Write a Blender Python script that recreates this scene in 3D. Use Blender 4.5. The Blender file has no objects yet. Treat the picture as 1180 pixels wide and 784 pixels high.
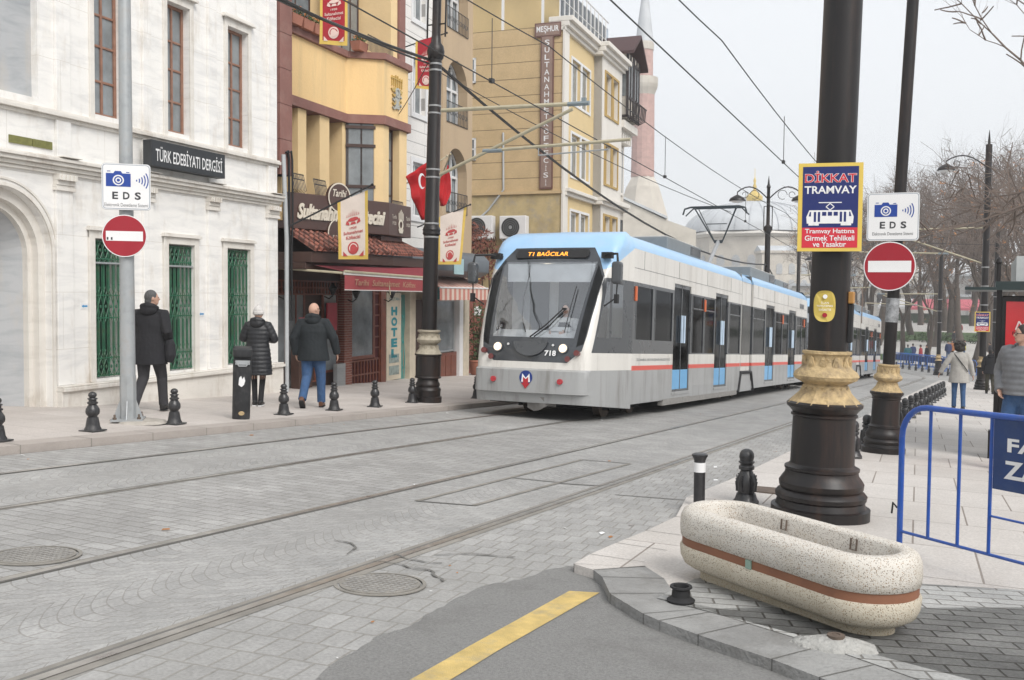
import bpy, bmesh, math, random
from mathutils import Vector, Matrix
random.seed(7)
PI=math.pi; RAD=math.radians
scene=bpy.context.scene
COL=scene.collection
V=Vector
# ------------------------------------------------------------ camera solve
S_=0.052905; CX=-0.0173
CF=V((-0.43166258,0.90084947,-0.04623474)); CR=V((0.90160518,0.43247209,0.0087172)); CU=V((-0.02784812,0.03792259,0.99889257))
C0=V((0,0,1.5))
def ray(x,y): return CF*1150+CR*(x-590)-CU*(y-392)
def gz(X,Y,off=0.0):
    Xc=max(-22,min(12,X)); Yc=max(-15,Y)
    if Yc<=75: z=-S_*Yc
    elif Yc<=92: z=-S_*75-0.02*(Yc-75)
    elif Yc<=150: z=-S_*75-0.34+(Yc-92)*0.034
    else: z=-S_*75-0.34+58*0.034
    return z+CX*Xc*(1 if Yc<75 else max(0,1-(Yc-75)/20))+off
def GP(x,y,off=0.0):            # pixel -> point on the sloping street
    d=ray(x,y); t=(off-1.5)/(d.z+S_*d.y-CX*d.x); return C0+d*t
# the row of houses on the left stands along this line
UA=RAD(5.6); SD=V((-math.sin(UA),math.cos(UA),0)); DD=V((-math.cos(UA),-math.sin(UA),0)); P0=V((-12.62,10.61,0)); ROTA=math.atan2(SD.y,SD.x)
def A(x,y,d=0.0):
    r=ray(x,y); t=((P0-C0).dot(DD)+d)/r.dot(DD); P=C0+r*t; return ((P-P0).dot(SD),P.z)
def AW(s,d,z): return P0+SD*s+DD*d+V((0,0,z))
def AG(s,d): P=AW(s,d,0); return gz(P.x,P.y,.09)
# ------------------------------------------------------------ materials
def _nt(name):
    m=bpy.data.materials.new(name); m.use_nodes=True; nt=m.node_tree
    return m,nt,nt.nodes['Principled BSDF']
def N(nt,t,**k):
    n=nt.nodes.new(t)
    for a,b in k.items():
        if a in n.inputs.keys(): n.inputs[a].default_value=b
        else: setattr(n,a,b)
    return n
def L(nt,a,b): nt.links.new(a,b)
def rgb(c): return (c[0],c[1],c[2],1)
MC={}
def mat(name,col,rough=.6,metal=0.0,var=.18,scale=3.0,bump=0.0,bscale=60,dirt=None,dscale=1.2,damt=.5,emit=0,spec=.5,coat=0,streak=False):
    if name in MC: return MC[name]
    m,nt,b=_nt(name)
    tc=N(nt,'ShaderNodeTexCoord'); src=tc.outputs['Object']
    n1=N(nt,'ShaderNodeTexNoise',Scale=scale,Detail=7,Roughness=.6)
    if streak:
        mp=N(nt,'ShaderNodeMapping'); mp.inputs['Scale'].default_value=(1,1,.15); L(nt,src,mp.inputs[0]); L(nt,mp.outputs[0],n1.inputs['Vector'])
    else: L(nt,src,n1.inputs['Vector'])
    r=N(nt,'ShaderNodeMapRange'); r.inputs[1].default_value=.25; r.inputs[2].default_value=.75; r.inputs[3].default_value=1-var; r.inputs[4].default_value=1+var*.6
    L(nt,n1.outputs[0],r.inputs[0])
    mx=N(nt,'ShaderNodeMix',data_type='RGBA',blend_type='MULTIPLY'); mx.inputs[0].default_value=1
    mx.inputs[6].default_value=rgb(col); L(nt,r.outputs[0],mx.inputs[7])
    out=mx.outputs[2]
    if dirt is not None:
        n2=N(nt,'ShaderNodeTexNoise',Scale=dscale,Detail=9,Roughness=.7)
        if streak:
            mp2=N(nt,'ShaderNodeMapping'); mp2.inputs['Scale'].default_value=(2.2,2.2,.22); L(nt,src,mp2.inputs[0]); L(nt,mp2.outputs[0],n2.inputs['Vector'])
        else: L(nt,src,n2.inputs['Vector'])
        r2=N(nt,'ShaderNodeMapRange'); r2.inputs[1].default_value=.5; r2.inputs[2].default_value=.72; r2.inputs[4].default_value=damt
        L(nt,n2.outputs[0],r2.inputs[0])
        m2=N(nt,'ShaderNodeMix',data_type='RGBA'); L(nt,r2.outputs[0],m2.inputs[0]); L(nt,out,m2.inputs[6]); m2.inputs[7].default_value=rgb(dirt); out=m2.outputs[2]
    L(nt,out,b.inputs['Base Color'])
    rr=N(nt,'ShaderNodeMapRange'); rr.inputs[3].default_value=max(.02,rough-.08); rr.inputs[4].default_value=min(1,rough+.1); L(nt,n1.outputs[0],rr.inputs[0]); L(nt,rr.outputs[0],b.inputs['Roughness'])
    b.inputs['Metallic'].default_value=metal; b.inputs['Specular IOR Level'].default_value=spec; b.inputs['Coat Weight'].default_value=coat
    if bump>0:
        n3=N(nt,'ShaderNodeTexNoise',Scale=bscale,Detail=4); L(nt,src,n3.inputs['Vector'])
        bp=N(nt,'ShaderNodeBump',Strength=bump,Distance=.02); L(nt,n3.outputs[0],bp.inputs['Height']); L(nt,bp.outputs[0],b.inputs['Normal'])
    if emit: b.inputs['Emission Color'].default_value=rgb(col); b.inputs['Emission Strength'].default_value=emit
    MC[name]=m; return m
def math_(nt,op,a,b=None,c=None):
    n=nt.nodes.new('ShaderNodeMath'); n.operation=op
    for i,v in enumerate((a,b,c)):
        if v is None: continue
        if isinstance(v,(int,float)): n.inputs[i].default_value=v
        else: L(nt,v,n.inputs[i])
    return n.outputs[0]
def mat_brick(name,c1,c2,mortar,bw,bh,ms,bump=.5,rough=.75,fan=0,fanw=1.2,rot=0,off=(0,0),offset=.5,stain=None,samt=.35,axes='XY',wob=.0,mixvar=.25):
    if name in MC: return MC[name]
    m,nt,b=_nt(name); tc=N(nt,'ShaderNodeTexCoord'); sp=N(nt,'ShaderNodeSeparateXYZ'); L(nt,tc.outputs['Object'],sp.inputs[0])
    x,y=sp.outputs['XYZ'.index(axes[0])],sp.outputs['XYZ'.index(axes[1])]
    if rot:
        c_,s_=math.cos(rot),math.sin(rot)
        x2=math_(nt,'ADD',math_(nt,'MULTIPLY',x,c_),math_(nt,'MULTIPLY',y,s_)); y2=math_(nt,'SUBTRACT',math_(nt,'MULTIPLY',y,c_),math_(nt,'MULTIPLY',x,s_)); x,y=x2,y2
    x=math_(nt,'ADD',x,off[0]); y=math_(nt,'ADD',y,off[1])
    if wob:
        nw=N(nt,'ShaderNodeTexNoise',Scale=1.7,Detail=3); L(nt,tc.outputs['Object'],nw.inputs['Vector'])
        w=math_(nt,'MULTIPLY',math_(nt,'SUBTRACT',nw.outputs[0],.5),wob); x=math_(nt,'ADD',x,w); y=math_(nt,'ADD',y,w)
    if fan:
        ph=math_(nt,'MULTIPLY',x,PI/fanw); y=math_(nt,'ADD',y,math_(nt,'MULTIPLY',math_(nt,'ABSOLUTE',math_(nt,'SINE',ph)),fan))
    cb=N(nt,'ShaderNodeCombineXYZ'); L(nt,x,cb.inputs[0]); L(nt,y,cb.inputs[1])
    br=N(nt,'ShaderNodeTexBrick'); br.inputs['Color1'].default_value=rgb(c1); br.inputs['Color2'].default_value=rgb(c2); br.inputs['Mortar'].default_value=rgb(mortar)
    br.inputs['Scale'].default_value=1; br.inputs['Mortar Size'].default_value=ms; br.inputs['Mortar Smooth'].default_value=.4; br.inputs['Brick Width'].default_value=bw; br.inputs['Row Height'].default_value=bh; br.offset=offset
    L(nt,cb.outputs[0],br.inputs['Vector'])
    n1=N(nt,'ShaderNodeTexNoise',Scale=1.1,Detail=10,Roughness=.72); L(nt,tc.outputs['Object'],n1.inputs['Vector'])
    r=N(nt,'ShaderNodeMapRange'); r.inputs[1].default_value=.3; r.inputs[2].default_value=.7; r.inputs[3].default_value=1-mixvar; r.inputs[4].default_value=1+mixvar*.6; L(nt,n1.outputs[0],r.inputs[0])
    mx=N(nt,'ShaderNodeMix',data_type='RGBA',blend_type='MULTIPLY'); mx.inputs[0].default_value=1; L(nt,br.outputs[0],mx.inputs[6]); L(nt,r.outputs[0],mx.inputs[7]); out=mx.outputs[2]
    n4=N(nt,'ShaderNodeTexNoise',Scale=55,Detail=3); L(nt,tc.outputs['Object'],n4.inputs['Vector'])
    r4=N(nt,'ShaderNodeMapRange'); r4.inputs[1].default_value=.3; r4.inputs[2].default_value=.7; r4.inputs[3].default_value=.84; r4.inputs[4].default_value=1.12; L(nt,n4.outputs[0],r4.inputs[0])
    m4=N(nt,'ShaderNodeMix',data_type='RGBA',blend_type='MULTIPLY'); m4.inputs[0].default_value=1; L(nt,out,m4.inputs[6]); L(nt,r4.outputs[0],m4.inputs[7]); out=m4.outputs[2]
    if stain is not None:
        n2=N(nt,'ShaderNodeTexNoise',Scale=.45,Detail=12,Roughness=.75); mp=N(nt,'ShaderNodeMapping'); mp.inputs['Scale'].default_value=(2.5,.6,1); L(nt,tc.outputs['Object'],mp.inputs[0]); L(nt,mp.outputs[0],n2.inputs['Vector'])
        r2=N(nt,'ShaderNodeMapRange'); r2.inputs[1].default_value=.48; r2.inputs[2].default_value=.7; r2.inputs[4].default_value=samt; L(nt,n2.outputs[0],r2.inputs[0])
        m2=N(nt,'ShaderNodeMix',data_type='RGBA'); L(nt,r2.outputs[0],m2.inputs[0]); L(nt,out,m2.inputs[6]); m2.inputs[7].default_value=rgb(stain); out=m2.outputs[2]
    L(nt,out,b.inputs['Base Color']); b.inputs['Roughness'].default_value=rough
    h=math_(nt,'SUBTRACT',math_(nt,'MULTIPLY',n4.outputs[0],.35),br.outputs['Fac'])
    bp=N(nt,'ShaderNodeBump',Strength=bump,Distance=.012); L(nt,h,bp.inputs['Height']); L(nt,bp.outputs[0],b.inputs['Normal'])
    MC[name]=m; return m
def mat_glass_dark(name,col=(.02,.022,.024),rough=.06):
    return mat(name,col,rough=rough,var=.4,scale=2.5,spec=.9,bump=.03,bscale=1.2)
def mat_see(name,tint=(.55,.6,.62),refl=.35,rough=.03,bl=.35):
    if name in MC: return MC[name]
    m,nt,b=_nt(name); nt.nodes.remove(b); o=nt.nodes['Material Output']
    t=N(nt,'ShaderNodeBsdfTransparent'); t.inputs[0].default_value=rgb(tint); g=N(nt,'ShaderNodeBsdfGlossy',Roughness=rough); g.inputs[0].default_value=(.9,.92,.95,1)
    fr=N(nt,'ShaderNodeLayerWeight',Blend=bl); f=math_(nt,'MAXIMUM',fr.outputs['Fresnel'],refl); mx=N(nt,'ShaderNodeMixShader'); L(nt,f,mx.inputs[0]); L(nt,t.outputs[0],mx.inputs[1]); L(nt,g.outputs[0],mx.inputs[2]); L(nt,mx.outputs[0],o.inputs[0])
    MC[name]=m; return m
def mat_marble(name,base=(.72,.70,.67),vein=(.42,.43,.44),stain=(.5,.44,.36),bw=1.9,bh=.86,joint=(.5,.46,.4),amt=.6):
    if name in MC: return MC[name]
    m,nt,b=_nt(name); tc=N(nt,'ShaderNodeTexCoord')
    mp=N(nt,'ShaderNodeMapping'); mp.inputs['Rotation'].default_value=(0,.9,0); mp.inputs['Scale'].default_value=(1,1,4.5); L(nt,tc.outputs['Object'],mp.inputs[0])
    n1=N(nt,'ShaderNodeTexNoise',Scale=1.3,Detail=9,Roughness=.65,Distortion=.6); L(nt,mp.outputs[0],n1.inputs['Vector'])
    r1=N(nt,'ShaderNodeMapRange'); r1.inputs[1].default_value=.46; r1.inputs[2].default_value=.75; r1.inputs[4].default_value=amt; L(nt,n1.outputs[0],r1.inputs[0])
    m1=N(nt,'ShaderNodeMix',data_type='RGBA'); L(nt,r1.outputs[0],m1.inputs[0]); m1.inputs[6].default_value=rgb(base); m1.inputs[7].default_value=rgb(vein)
    mp2=N(nt,'ShaderNodeMapping'); mp2.inputs['Scale'].default_value=(2.5,2.5,.7); L(nt,tc.outputs['Object'],mp2.inputs[0])
    n2=N(nt,'ShaderNodeTexNoise',Scale=1.2,Detail=10,Roughness=.7); L(nt,mp2.outputs[0],n2.inputs['Vector'])
    r2=N(nt,'ShaderNodeMapRange'); r2.inputs[1].default_value=.52; r2.inputs[2].default_value=.8; r2.inputs[4].default_value=.8; L(nt,n2.outputs[0],r2.inputs[0])
    m2=N(nt,'ShaderNodeMix',data_type='RGBA'); L(nt,r2.outputs[0],m2.inputs[0]); L(nt,m1.outputs[2],m2.inputs[6]); m2.inputs[7].default_value=rgb(stain)
    out=m2.outputs[2]
    if bw:
        sp=N(nt,'ShaderNodeSeparateXYZ'); L(nt,tc.outputs['Object'],sp.inputs[0]); cb=N(nt,'ShaderNodeCombineXYZ'); L(nt,sp.outputs[0],cb.inputs[0]); L(nt,sp.outputs[2],cb.inputs[1])
        br=N(nt,'ShaderNodeTexBrick'); br.inputs['Scale'].default_value=1; br.inputs['Brick Width'].default_value=bw; br.inputs['Row Height'].default_value=bh; br.inputs['Mortar Size'].default_value=.004; L(nt,cb.outputs[0],br.inputs['Vector'])
        m3=N(nt,'ShaderNodeMix',data_type='RGBA'); L(nt,math_(nt,'MULTIPLY',br.outputs['Fac'],.6),m3.inputs[0]); L(nt,out,m3.inputs[6]); m3.inputs[7].default_value=rgb(joint); out=m3.outputs[2]
    L(nt,out,b.inputs['Base Color']); b.inputs['Roughness'].default_value=.55
    n3=N(nt,'ShaderNodeTexNoise',Scale=25,Detail=5); L(nt,tc.outputs['Object'],n3.inputs['Vector']); bp=N(nt,'ShaderNodeBump',Strength=.15,Distance=.01); L(nt,n3.outputs[0],bp.inputs['Height']); L(nt,bp.outputs[0],b.inputs['Normal'])
    MC[name]=m; return m
def mat_terrazzo(name,base,spot,scale=90,amt=.5,stain=(.35,.31,.25)):
    m,nt,b=_nt(name); tc=N(nt,'ShaderNodeTexCoord')
    vo=N(nt,'ShaderNodeTexVoronoi',Scale=scale); L(nt,tc.outputs['Object'],vo.inputs['Vector'])
    sp=N(nt,'ShaderNodeSeparateColor'); L(nt,vo.outputs['Color'],sp.inputs[0])
    r=N(nt,'ShaderNodeMapRange'); r.inputs[1].default_value=1-amt; r.inputs[2].default_value=1-amt+.12; L(nt,sp.outputs[0],r.inputs[0])
    near=math_(nt,'LESS_THAN',vo.outputs['Distance'],.42)
    f=math_(nt,'MULTIPLY',r.outputs[0],near)
    m1=N(nt,'ShaderNodeMix',data_type='RGBA'); L(nt,f,m1.inputs[0]); m1.inputs[6].default_value=rgb(base)
    cr=N(nt,'ShaderNodeMix',data_type='RGBA'); L(nt,sp.outputs[1],cr.inputs[0]); cr.inputs[6].default_value=rgb(spot); cr.inputs[7].default_value=(.33,.22,.13,1); L(nt,cr.outputs[2],m1.inputs[7])
    n2=N(nt,'ShaderNodeTexNoise',Scale=3,Detail=9,Roughness=.7); L(nt,tc.outputs['Object'],n2.inputs['Vector'])
    r2=N(nt,'ShaderNodeMapRange'); r2.inputs[1].default_value=.48; r2.inputs[2].default_value=.8; r2.inputs[4].default_value=.7; L(nt,n2.outputs[0],r2.inputs[0])
    m2=N(nt,'ShaderNodeMix',data_type='RGBA'); L(nt,r2.outputs[0],m2.inputs[0]); L(nt,m1.outputs[2],m2.inputs[6]); m2.inputs[7].default_value=rgb(stain)
    L(nt,m2.outputs[2],b.inputs['Base Color']); b.inputs['Roughness'].default_value=.8
    bp=N(nt,'ShaderNodeBump',Strength=.35,Distance=.004); L(nt,vo.outputs['Distance'],bp.inputs['Height']); L(nt,bp.outputs[0],b.inputs['Normal'])
    MC[name]=m; return m
# ------------------------------------------------------------ mesh builder
SPLIT={'awning_arm','bracket','clamp','cab_door_panel','insulator','frame','lower_panel','pane','pantograph','photo_panel','pilaster','pole','poles','post','sticker','stone_pier','terrace_frame','capital','cornice','awning_bar','feet','foot','window_rail','stems','frame'}
class MB:
    def __init__(s): s.v=[]; s.f=[]; s.m=[]; s.mi=0; s.T=None
    def av(s,p):
        p=V(p)
        if s.T is not None: p=s.T@p
        s.v.append(p); return len(s.v)-1
    def face(s,idx): s.f.append(tuple(idx)); s.m.append(s.mi)
    def poly(s,pts): s.face([s.av(p) for p in pts])
    def box(s,x0,x1,y0,y1,z0,z1):
        if x0>x1:x0,x1=x1,x0
        if y0>y1:y0,y1=y1,y0
        if z0>z1:z0,z1=z1,z0
        i=[s.av(p) for p in ((x0,y0,z0),(x1,y0,z0),(x1,y1,z0),(x0,y1,z0),(x0,y0,z1),(x1,y0,z1),(x1,y1,z1),(x0,y1,z1))]
        for q in ((0,3,2,1),(4,5,6,7),(0,1,5,4),(1,2,6,5),(2,3,7,6),(3,0,4,7)): s.face([i[k] for k in q])
    def hexa(s,P):   # 8 points bottom ring then top ring
        i=[s.av(p) for p in P]
        for q in ((0,3,2,1),(4,5,6,7),(0,1,5,4),(1,2,6,5),(2,3,7,6),(3,0,4,7)): s.face([i[k] for k in q])
    def loft(s,rings,cap=True,closed=True):
        ids=[[s.av(p) for p in r] for r in rings]; n=len(ids[0])
        for a,b in zip(ids,ids[1:]):
            for k in range(n if closed else n-1):
                k2=(k+1)%n; s.face((a[k],a[k2],b[k2],b[k]))
        if cap and closed: s.face(ids[0][::-1]); s.face(ids[-1])
        return ids
    def tube(s,pts,r,n=8,cap=True):
        pts=[V(p) for p in pts]; rs=r if isinstance(r,(list,tuple)) else [r]*len(pts); rings=[]
        up=None
        for i,p in enumerate(pts):
            d=(pts[min(i+1,len(pts)-1)]-pts[max(i-1,0)])
            if d.length<1e-9: d=V((0,0,1))
            d.normalize()
            if up is None: up=V((0,0,1)) if abs(d.z)<.9 else V((1,0,0))
            a=up-d*up.dot(d)
            if a.length<1e-6: a=d.orthogonal()
            a.normalize(); up=a; b=d.cross(a)
            rings.append([p+(a*math.cos(t)+b*math.sin(t))*rs[i] for t in [2*PI*k/n for k in range(n)]])
        s.loft(rings,cap)
    def lathe(s,prof,n=24,c=(0,0,0),sx=1,sy=1,cap=True):
        s.loft([[(c[0]+r*math.cos(2*PI*k/n)*sx,c[1]+r*math.sin(2*PI*k/n)*sy,c[2]+z) for k in range(n)] for r,z in prof],cap)
    def ell(s,c,r,nu=14,nv=8,R=None):
        c=V(c); rings=[]
        for j in range(nv+1):
            ph=-PI/2+PI*j/nv; cr=max(.02,math.cos(ph))
            ring=[]
            for k in range(nu):
                p=V((r[0]*cr*math.cos(2*PI*k/nu),r[1]*cr*math.sin(2*PI*k/nu),r[2]*math.sin(ph)))
                if R is not None: p=R@p
                ring.append(c+p)
            rings.append(ring)
        s.loft(rings)
    def prism(s,pts,a,b,fn):      # polygon pts (u,v) swept from a to b, fn(u,v,w)->xyz
        i0=[s.av(fn(u,v,a)) for u,v in pts]; i1=[s.av(fn(u,v,b)) for u,v in pts]; n=len(pts)
        s.face(i0[::-1]); s.face(i1)
        for k in range(n): s.face((i0[k],i0[(k+1)%n],i1[(k+1)%n],i1[k]))
    def pieces(s):     # clusters of faces that stand apart from one another
        n=len(s.v); p=list(range(n))
        def f(a):
            while p[a]!=a: p[a]=p[p[a]]; a=p[a]
            return a
        for fc in s.f:
            for q in fc[1:]: p[f(q)]=f(fc[0])
        bb={}
        for i,c in enumerate(s.v):
            r=f(i)
            if r not in bb: bb[r]=[list(c),list(c)]
            for k in range(3): bb[r][0][k]=min(bb[r][0][k],c[k]); bb[r][1][k]=max(bb[r][1][k],c[k])
        K=list(bb); q={k:k for k in K}
        def g(a):
            while q[a]!=a: a=q[a]
            return a
        for i in range(len(K)):
            for j in range(i):
                A_,B_=bb[K[i]],bb[K[j]]
                if all(A_[0][k]<=B_[1][k]+.02 and B_[0][k]<=A_[1][k]+.02 for k in range(3)): q[g(K[i])]=g(K[j])
        out={}
        for fc,mi in zip(s.f,s.m): out.setdefault(g(f(fc[0])),[]).append((fc,mi))
        return sorted(out.values(),key=len,reverse=True)
    def build(s,name,mats,parent=None,smooth=0,bevel=0,bseg=2,loc=None,rot=None):
        if name in SPLIT and parent is not None:
            P=s.pieces()
            if len(P)>1:
                first=None
                for grp in P:
                    b=MB(); ix={}
                    for fc,mi in grp:
                        for k in fc:
                            if k not in ix: ix[k]=b.av(s.v[k])
                        b.mi=mi; b.face([ix[k] for k in fc])
                    o=b.build1(name,mats,parent,smooth,bevel,bseg,loc,rot); first=first or o
                return first
        return s.build1(name,mats,parent,smooth,bevel,bseg,loc,rot)
    def build1(s,name,mats,parent=None,smooth=0,bevel=0,bseg=2,loc=None,rot=None):
        me=bpy.data.meshes.new(name)
        o0=V((0,0,0))
        if parent is not None: o0=ORG.get(parent.name,V((0,0,0)))
        me.from_pydata([tuple(p-o0) for p in s.v],[],s.f)
        if not isinstance(mats,(list,tuple)): mats=[mats]
        for m in mats: me.materials.append(m)
        me.polygons.foreach_set('material_index',s.m)
        bm=bmesh.new(); bm.from_mesh(me); bmesh.ops.recalc_face_normals(bm,faces=bm.faces); bm.to_mesh(me); bm.free()
        if smooth:
            me.shade_smooth()
            if smooth<180: me.set_sharp_from_angle(angle=RAD(smooth))
        me.update()
        o=bpy.data.objects.new(name,me); COL.objects.link(o)
        if parent is not None: o.parent=parent; ORG[o.name]=o0
        if loc is not None: o.location=loc
        if rot is not None: o.rotation_euler=(0,0,rot)
        if bevel:
            md=o.modifiers.new('bevel','BEVEL'); md.width=bevel; md.segments=bseg; md.limit_method='ANGLE'; md.angle_limit=RAD(40); md.harden_normals=False
        return o
ORG={}
def tag(o,label=None,cat=None,group=None,kind=None):
    if label: o['label']=label
    if cat: o['category']=cat
    if group: o['group']=group
    if kind: o['kind']=kind
    return o
def thing(name,label,cat,loc=(0,0,0),rot=0,group=None,org=(0,0,0),euler=None):
    o=bpy.data.objects.new(name,None); COL.objects.link(o); o.location=loc; o.rotation_euler=euler if euler else (0,0,rot); o.empty_display_size=.2
    ORG[o.name]=V(org); tag(o,label,cat,group); return o
def Athing(name,label,cat,s,d=0,z=None,group=None):   # a thing standing on / at the house line; meshes given in (s,d,z)
    if z is None: z=AG(s,d)
    return thing(name,label,cat,AW(s,d,z),ROTA,group,org=(s,d,z))
def dup(root,loc=None,rot=None,label=None,group=None,euler=None):
    def rec(o,par):
        c=o.copy(); COL.objects.link(c)
        if par is not None: c.parent=par
        for ch in o.children: rec(ch,c)
        return c
    r=rec(root,None)
    if loc is not None: r.location=loc
    if rot is not None: r.rotation_euler=(0,0,rot)
    if euler is not None: r.rotation_euler=euler
    if label: r['label']=label
    if group: r['group']=group
    return r
class Pl:          # a drawing plane: o origin, u right, v up, n towards the reader
    def __init__(s,o,u,v): s.o=V(o); s.u=V(u).normalized(); s.v=V(v).normalized(); s.n=s.u.cross(s.v)
    def __call__(s,a,b,c=0): return s.o+s.u*a+s.v*b+s.n*c
XZ=Pl((0,0,0),(1,0,0),(0,0,1))   # normal -y
def rect(mb,pl,a0,a1,b0,b1,c0,c1): mb.prism([(a0,b0),(a1,b0),(a1,b1),(a0,b1)],c0,c1,pl)
def pgon(mb,pl,pts,c0,c1): mb.prism(pts,c0,c1,pl)
def disc(mb,pl,a,b,r,c0,c1,n=32,ry=None): mb.prism([(a+r*math.cos(2*PI*k/n),b+(ry or r)*math.sin(2*PI*k/n)) for k in range(n)],c0,c1,pl)
def rrect(a0,a1,b0,b1,r,n=6):
    P=[]
    for cx,cy,t0 in ((a1-r,b1-r,0),(a0+r,b1-r,PI/2),(a0+r,b0+r,PI),(a1-r,b0+r,1.5*PI)):
        for k in range(n+1):
            t=t0+PI/2*k/n; P.append((cx+r*math.cos(t),cy+r*math.sin(t)))
    return P
def ringp(mb,pl,a,b,r0,r1,c0,c1,t0=0,t1=2*PI,n=32):
    P=[pl(a+r1*math.cos(t0+(t1-t0)*k/n),b+r1*math.sin(t0+(t1-t0)*k/n),c1) for k in range(n+1)]
    Q=[pl(a+r0*math.cos(t0+(t1-t0)*k/n),b+r0*math.sin(t0+(t1-t0)*k/n),c1) for k in range(n+1)]
    P0_=[pl(a+r1*math.cos(t0+(t1-t0)*k/n),b+r1*math.sin(t0+(t1-t0)*k/n),c0) for k in range(n+1)]
    Q0_=[pl(a+r0*math.cos(t0+(t1-t0)*k/n),b+r0*math.sin(t0+(t1-t0)*k/n),c0) for k in range(n+1)]
    for k in range(n):
        mb.hexa([P0_[k],P0_[k+1],Q0_[k+1],Q0_[k],P[k],P[k+1],Q[k+1],Q[k]])
def text(mb,pl,s,a,b,w,h,c=.002,bold=0,shear=0,th=.002,space=1):
    cu=bpy.data.curves.new('t','FONT'); cu.body=s; cu.align_x='CENTER'; cu.size=1; cu.offset=bold; cu.shear=shear; cu.space_character=space; cu.resolution_u=3
    o=bpy.data.objects.new('t',cu); COL.objects.link(o); dg=bpy.context.evaluated_depsgraph_get(); me=bpy.data.meshes.new_from_object(o.evaluated_get(dg))
    vs=[v.co.copy() for v in me.vertices]; fs=[tuple(p.vertices) for p in me.polygons]
    bpy.data.objects.remove(o); bpy.data.curves.remove(cu)
    if not vs: return
    x0=min(v.x for v in vs); x1=max(v.x for v in vs); y0=min(v.y for v in vs); y1=max(v.y for v in vs)
    sx=w/(x1-x0); sy=h/(y1-y0) if h else sx
    ids=[mb.av(pl(a+(v.x-(x0+x1)/2)*sx,b+(v.y-(y0+y1)/2)*sy,c+th)) for v in vs]
    for f in fs: mb.face([ids[k] for k in f])
    bpy.data.meshes.remove(me)
def cells(mb,s0,s1,z0,z1,d0,d1,ops):      # wall with rectangular openings
    ss=sorted({s0,s1,*[max(s0,min(s1,v)) for o in ops for v in o[:2]]}); zs=sorted({z0,z1,*[max(z0,min(z1,v)) for o in ops for v in o[2:4]]})
    for a,b in zip(ss,ss[1:]):
        if b-a<1e-6: continue
        run=None
        for c,d in zip(zs,zs[1:]):
            if d-c<1e-6: continue
            m=((a+b)/2,(c+d)/2); hole=any(o[0]<m[0]<o[1] and o[2]<m[1]<o[3] for o in ops)
            if hole:
                if run: mb.box(a,b,d0,d1,run[0],run[1]); run=None
            else: run=(run[0],d) if run else (c,d)
        if run: mb.box(a,b,d0,d1,run[0],run[1])
def window(parent,s0,s1,z0,z1,d,fm,gm,nv=1,hz=(),fw=.05,depth=.05,pane_in=.02,name='window'):
    f=MB(); f.box(s0,s0+fw,d,d+depth,z0,z1); f.box(s1-fw,s1,d,d+depth,z0,z1); f.box(s0+fw,s1-fw,d,d+depth,z0,z0+fw); f.box(s0+fw,s1-fw,d,d+depth,z1-fw,z1)
    for k in range(1,nv):
        x=s0+(s1-s0)*k/nv; f.box(x-fw*.4,x+fw*.4,d+.004,d+depth-.004,z0+fw,z1-fw)
    for h in hz:
        z=z0+(z1-z0)*h; f.box(s0+fw,s1-fw,d+.008,d+depth-.008,z-fw*.35,z+fw*.35)
    w=f.build(name,fm,parent,bevel=.006)
    p=MB(); p.box(s0+fw*.5,s1-fw*.5,d+pane_in,d+pane_in+.01,z0+fw*.5,z1-fw*.5); p.build('pane',gm,w)
    return w
# ============================================================ camera, light
cam=bpy.data.cameras.new('camera'); co=bpy.data.objects.new('camera',cam); COL.objects.link(co); scene.camera=co
cam.sensor_width=36; cam.lens=1150/1180*36; cam.clip_end=2000; cam.clip_start=.05
M3=Matrix((CR,CU,-CF)).transposed(); co.matrix_world=Matrix.Translation(C0)@M3.to_4x4()
cam.dof.use_dof=False
SUN_EL=44; SUN_AZ=122       # azimuth clockwise from +Y
w=bpy.data.worlds.new('World'); scene.world=w; w.use_nodes=True; nt=w.node_tree; bg=nt.nodes['Background']
sk=N(nt,'ShaderNodeTexSky'); sk.sky_type='NISHITA'; sk.sun_disc=False; sk.sun_elevation=RAD(SUN_EL); sk.sun_rotation=RAD(SUN_AZ); sk.air_density=1; sk.dust_density=4; sk.ozone_density=1
tc=N(nt,'ShaderNodeTexCoord'); mpw=N(nt,'ShaderNodeMapping'); mpw.inputs['Scale'].default_value=(1,1,2.5); L(nt,tc.outputs['Generated'],mpw.inputs[0])
cl=N(nt,'ShaderNodeTexNoise',Scale=1.6,Detail=6,Roughness=.5); L(nt,mpw.outputs[0],cl.inputs['Vector'])
crp=N(nt,'ShaderNodeMix',data_type='RGBA'); L(nt,cl.outputs[0],crp.inputs[0]); crp.inputs[6].default_value=(6.3,6.55,6.85,1); crp.inputs[7].default_value=(7.2,7.3,7.4,1)
mxw=N(nt,'ShaderNodeMix',data_type='RGBA'); mxw.inputs[0].default_value=.9; L(nt,sk.outputs[0],mxw.inputs[6]); L(nt,crp.outputs[2],mxw.inputs[7]); L(nt,mxw.outputs[2],bg.inputs[0]); bg.inputs[1].default_value=.094
sl=bpy.data.lights.new('sun','SUN'); sl.energy=1.9; sl.angle=RAD(32); sl.color=(1,.97,.93); so=bpy.data.objects.new('sun',sl); COL.objects.link(so)
sd=V((math.sin(RAD(SUN_AZ))*math.cos(RAD(SUN_EL)),math.cos(RAD(SUN_AZ))*math.cos(RAD(SUN_EL)),math.sin(RAD(SUN_EL)))); so.rotation_euler=sd.to_track_quat('Z','Y').to_euler(); so.location=(10,-10,30)
vs=scene.view_settings; vs.view_transform='Standard'; vs.look='None'; vs.gamma=1; vs.exposure=.72
try: vs.use_curve_mapping=False
except: pass
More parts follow.
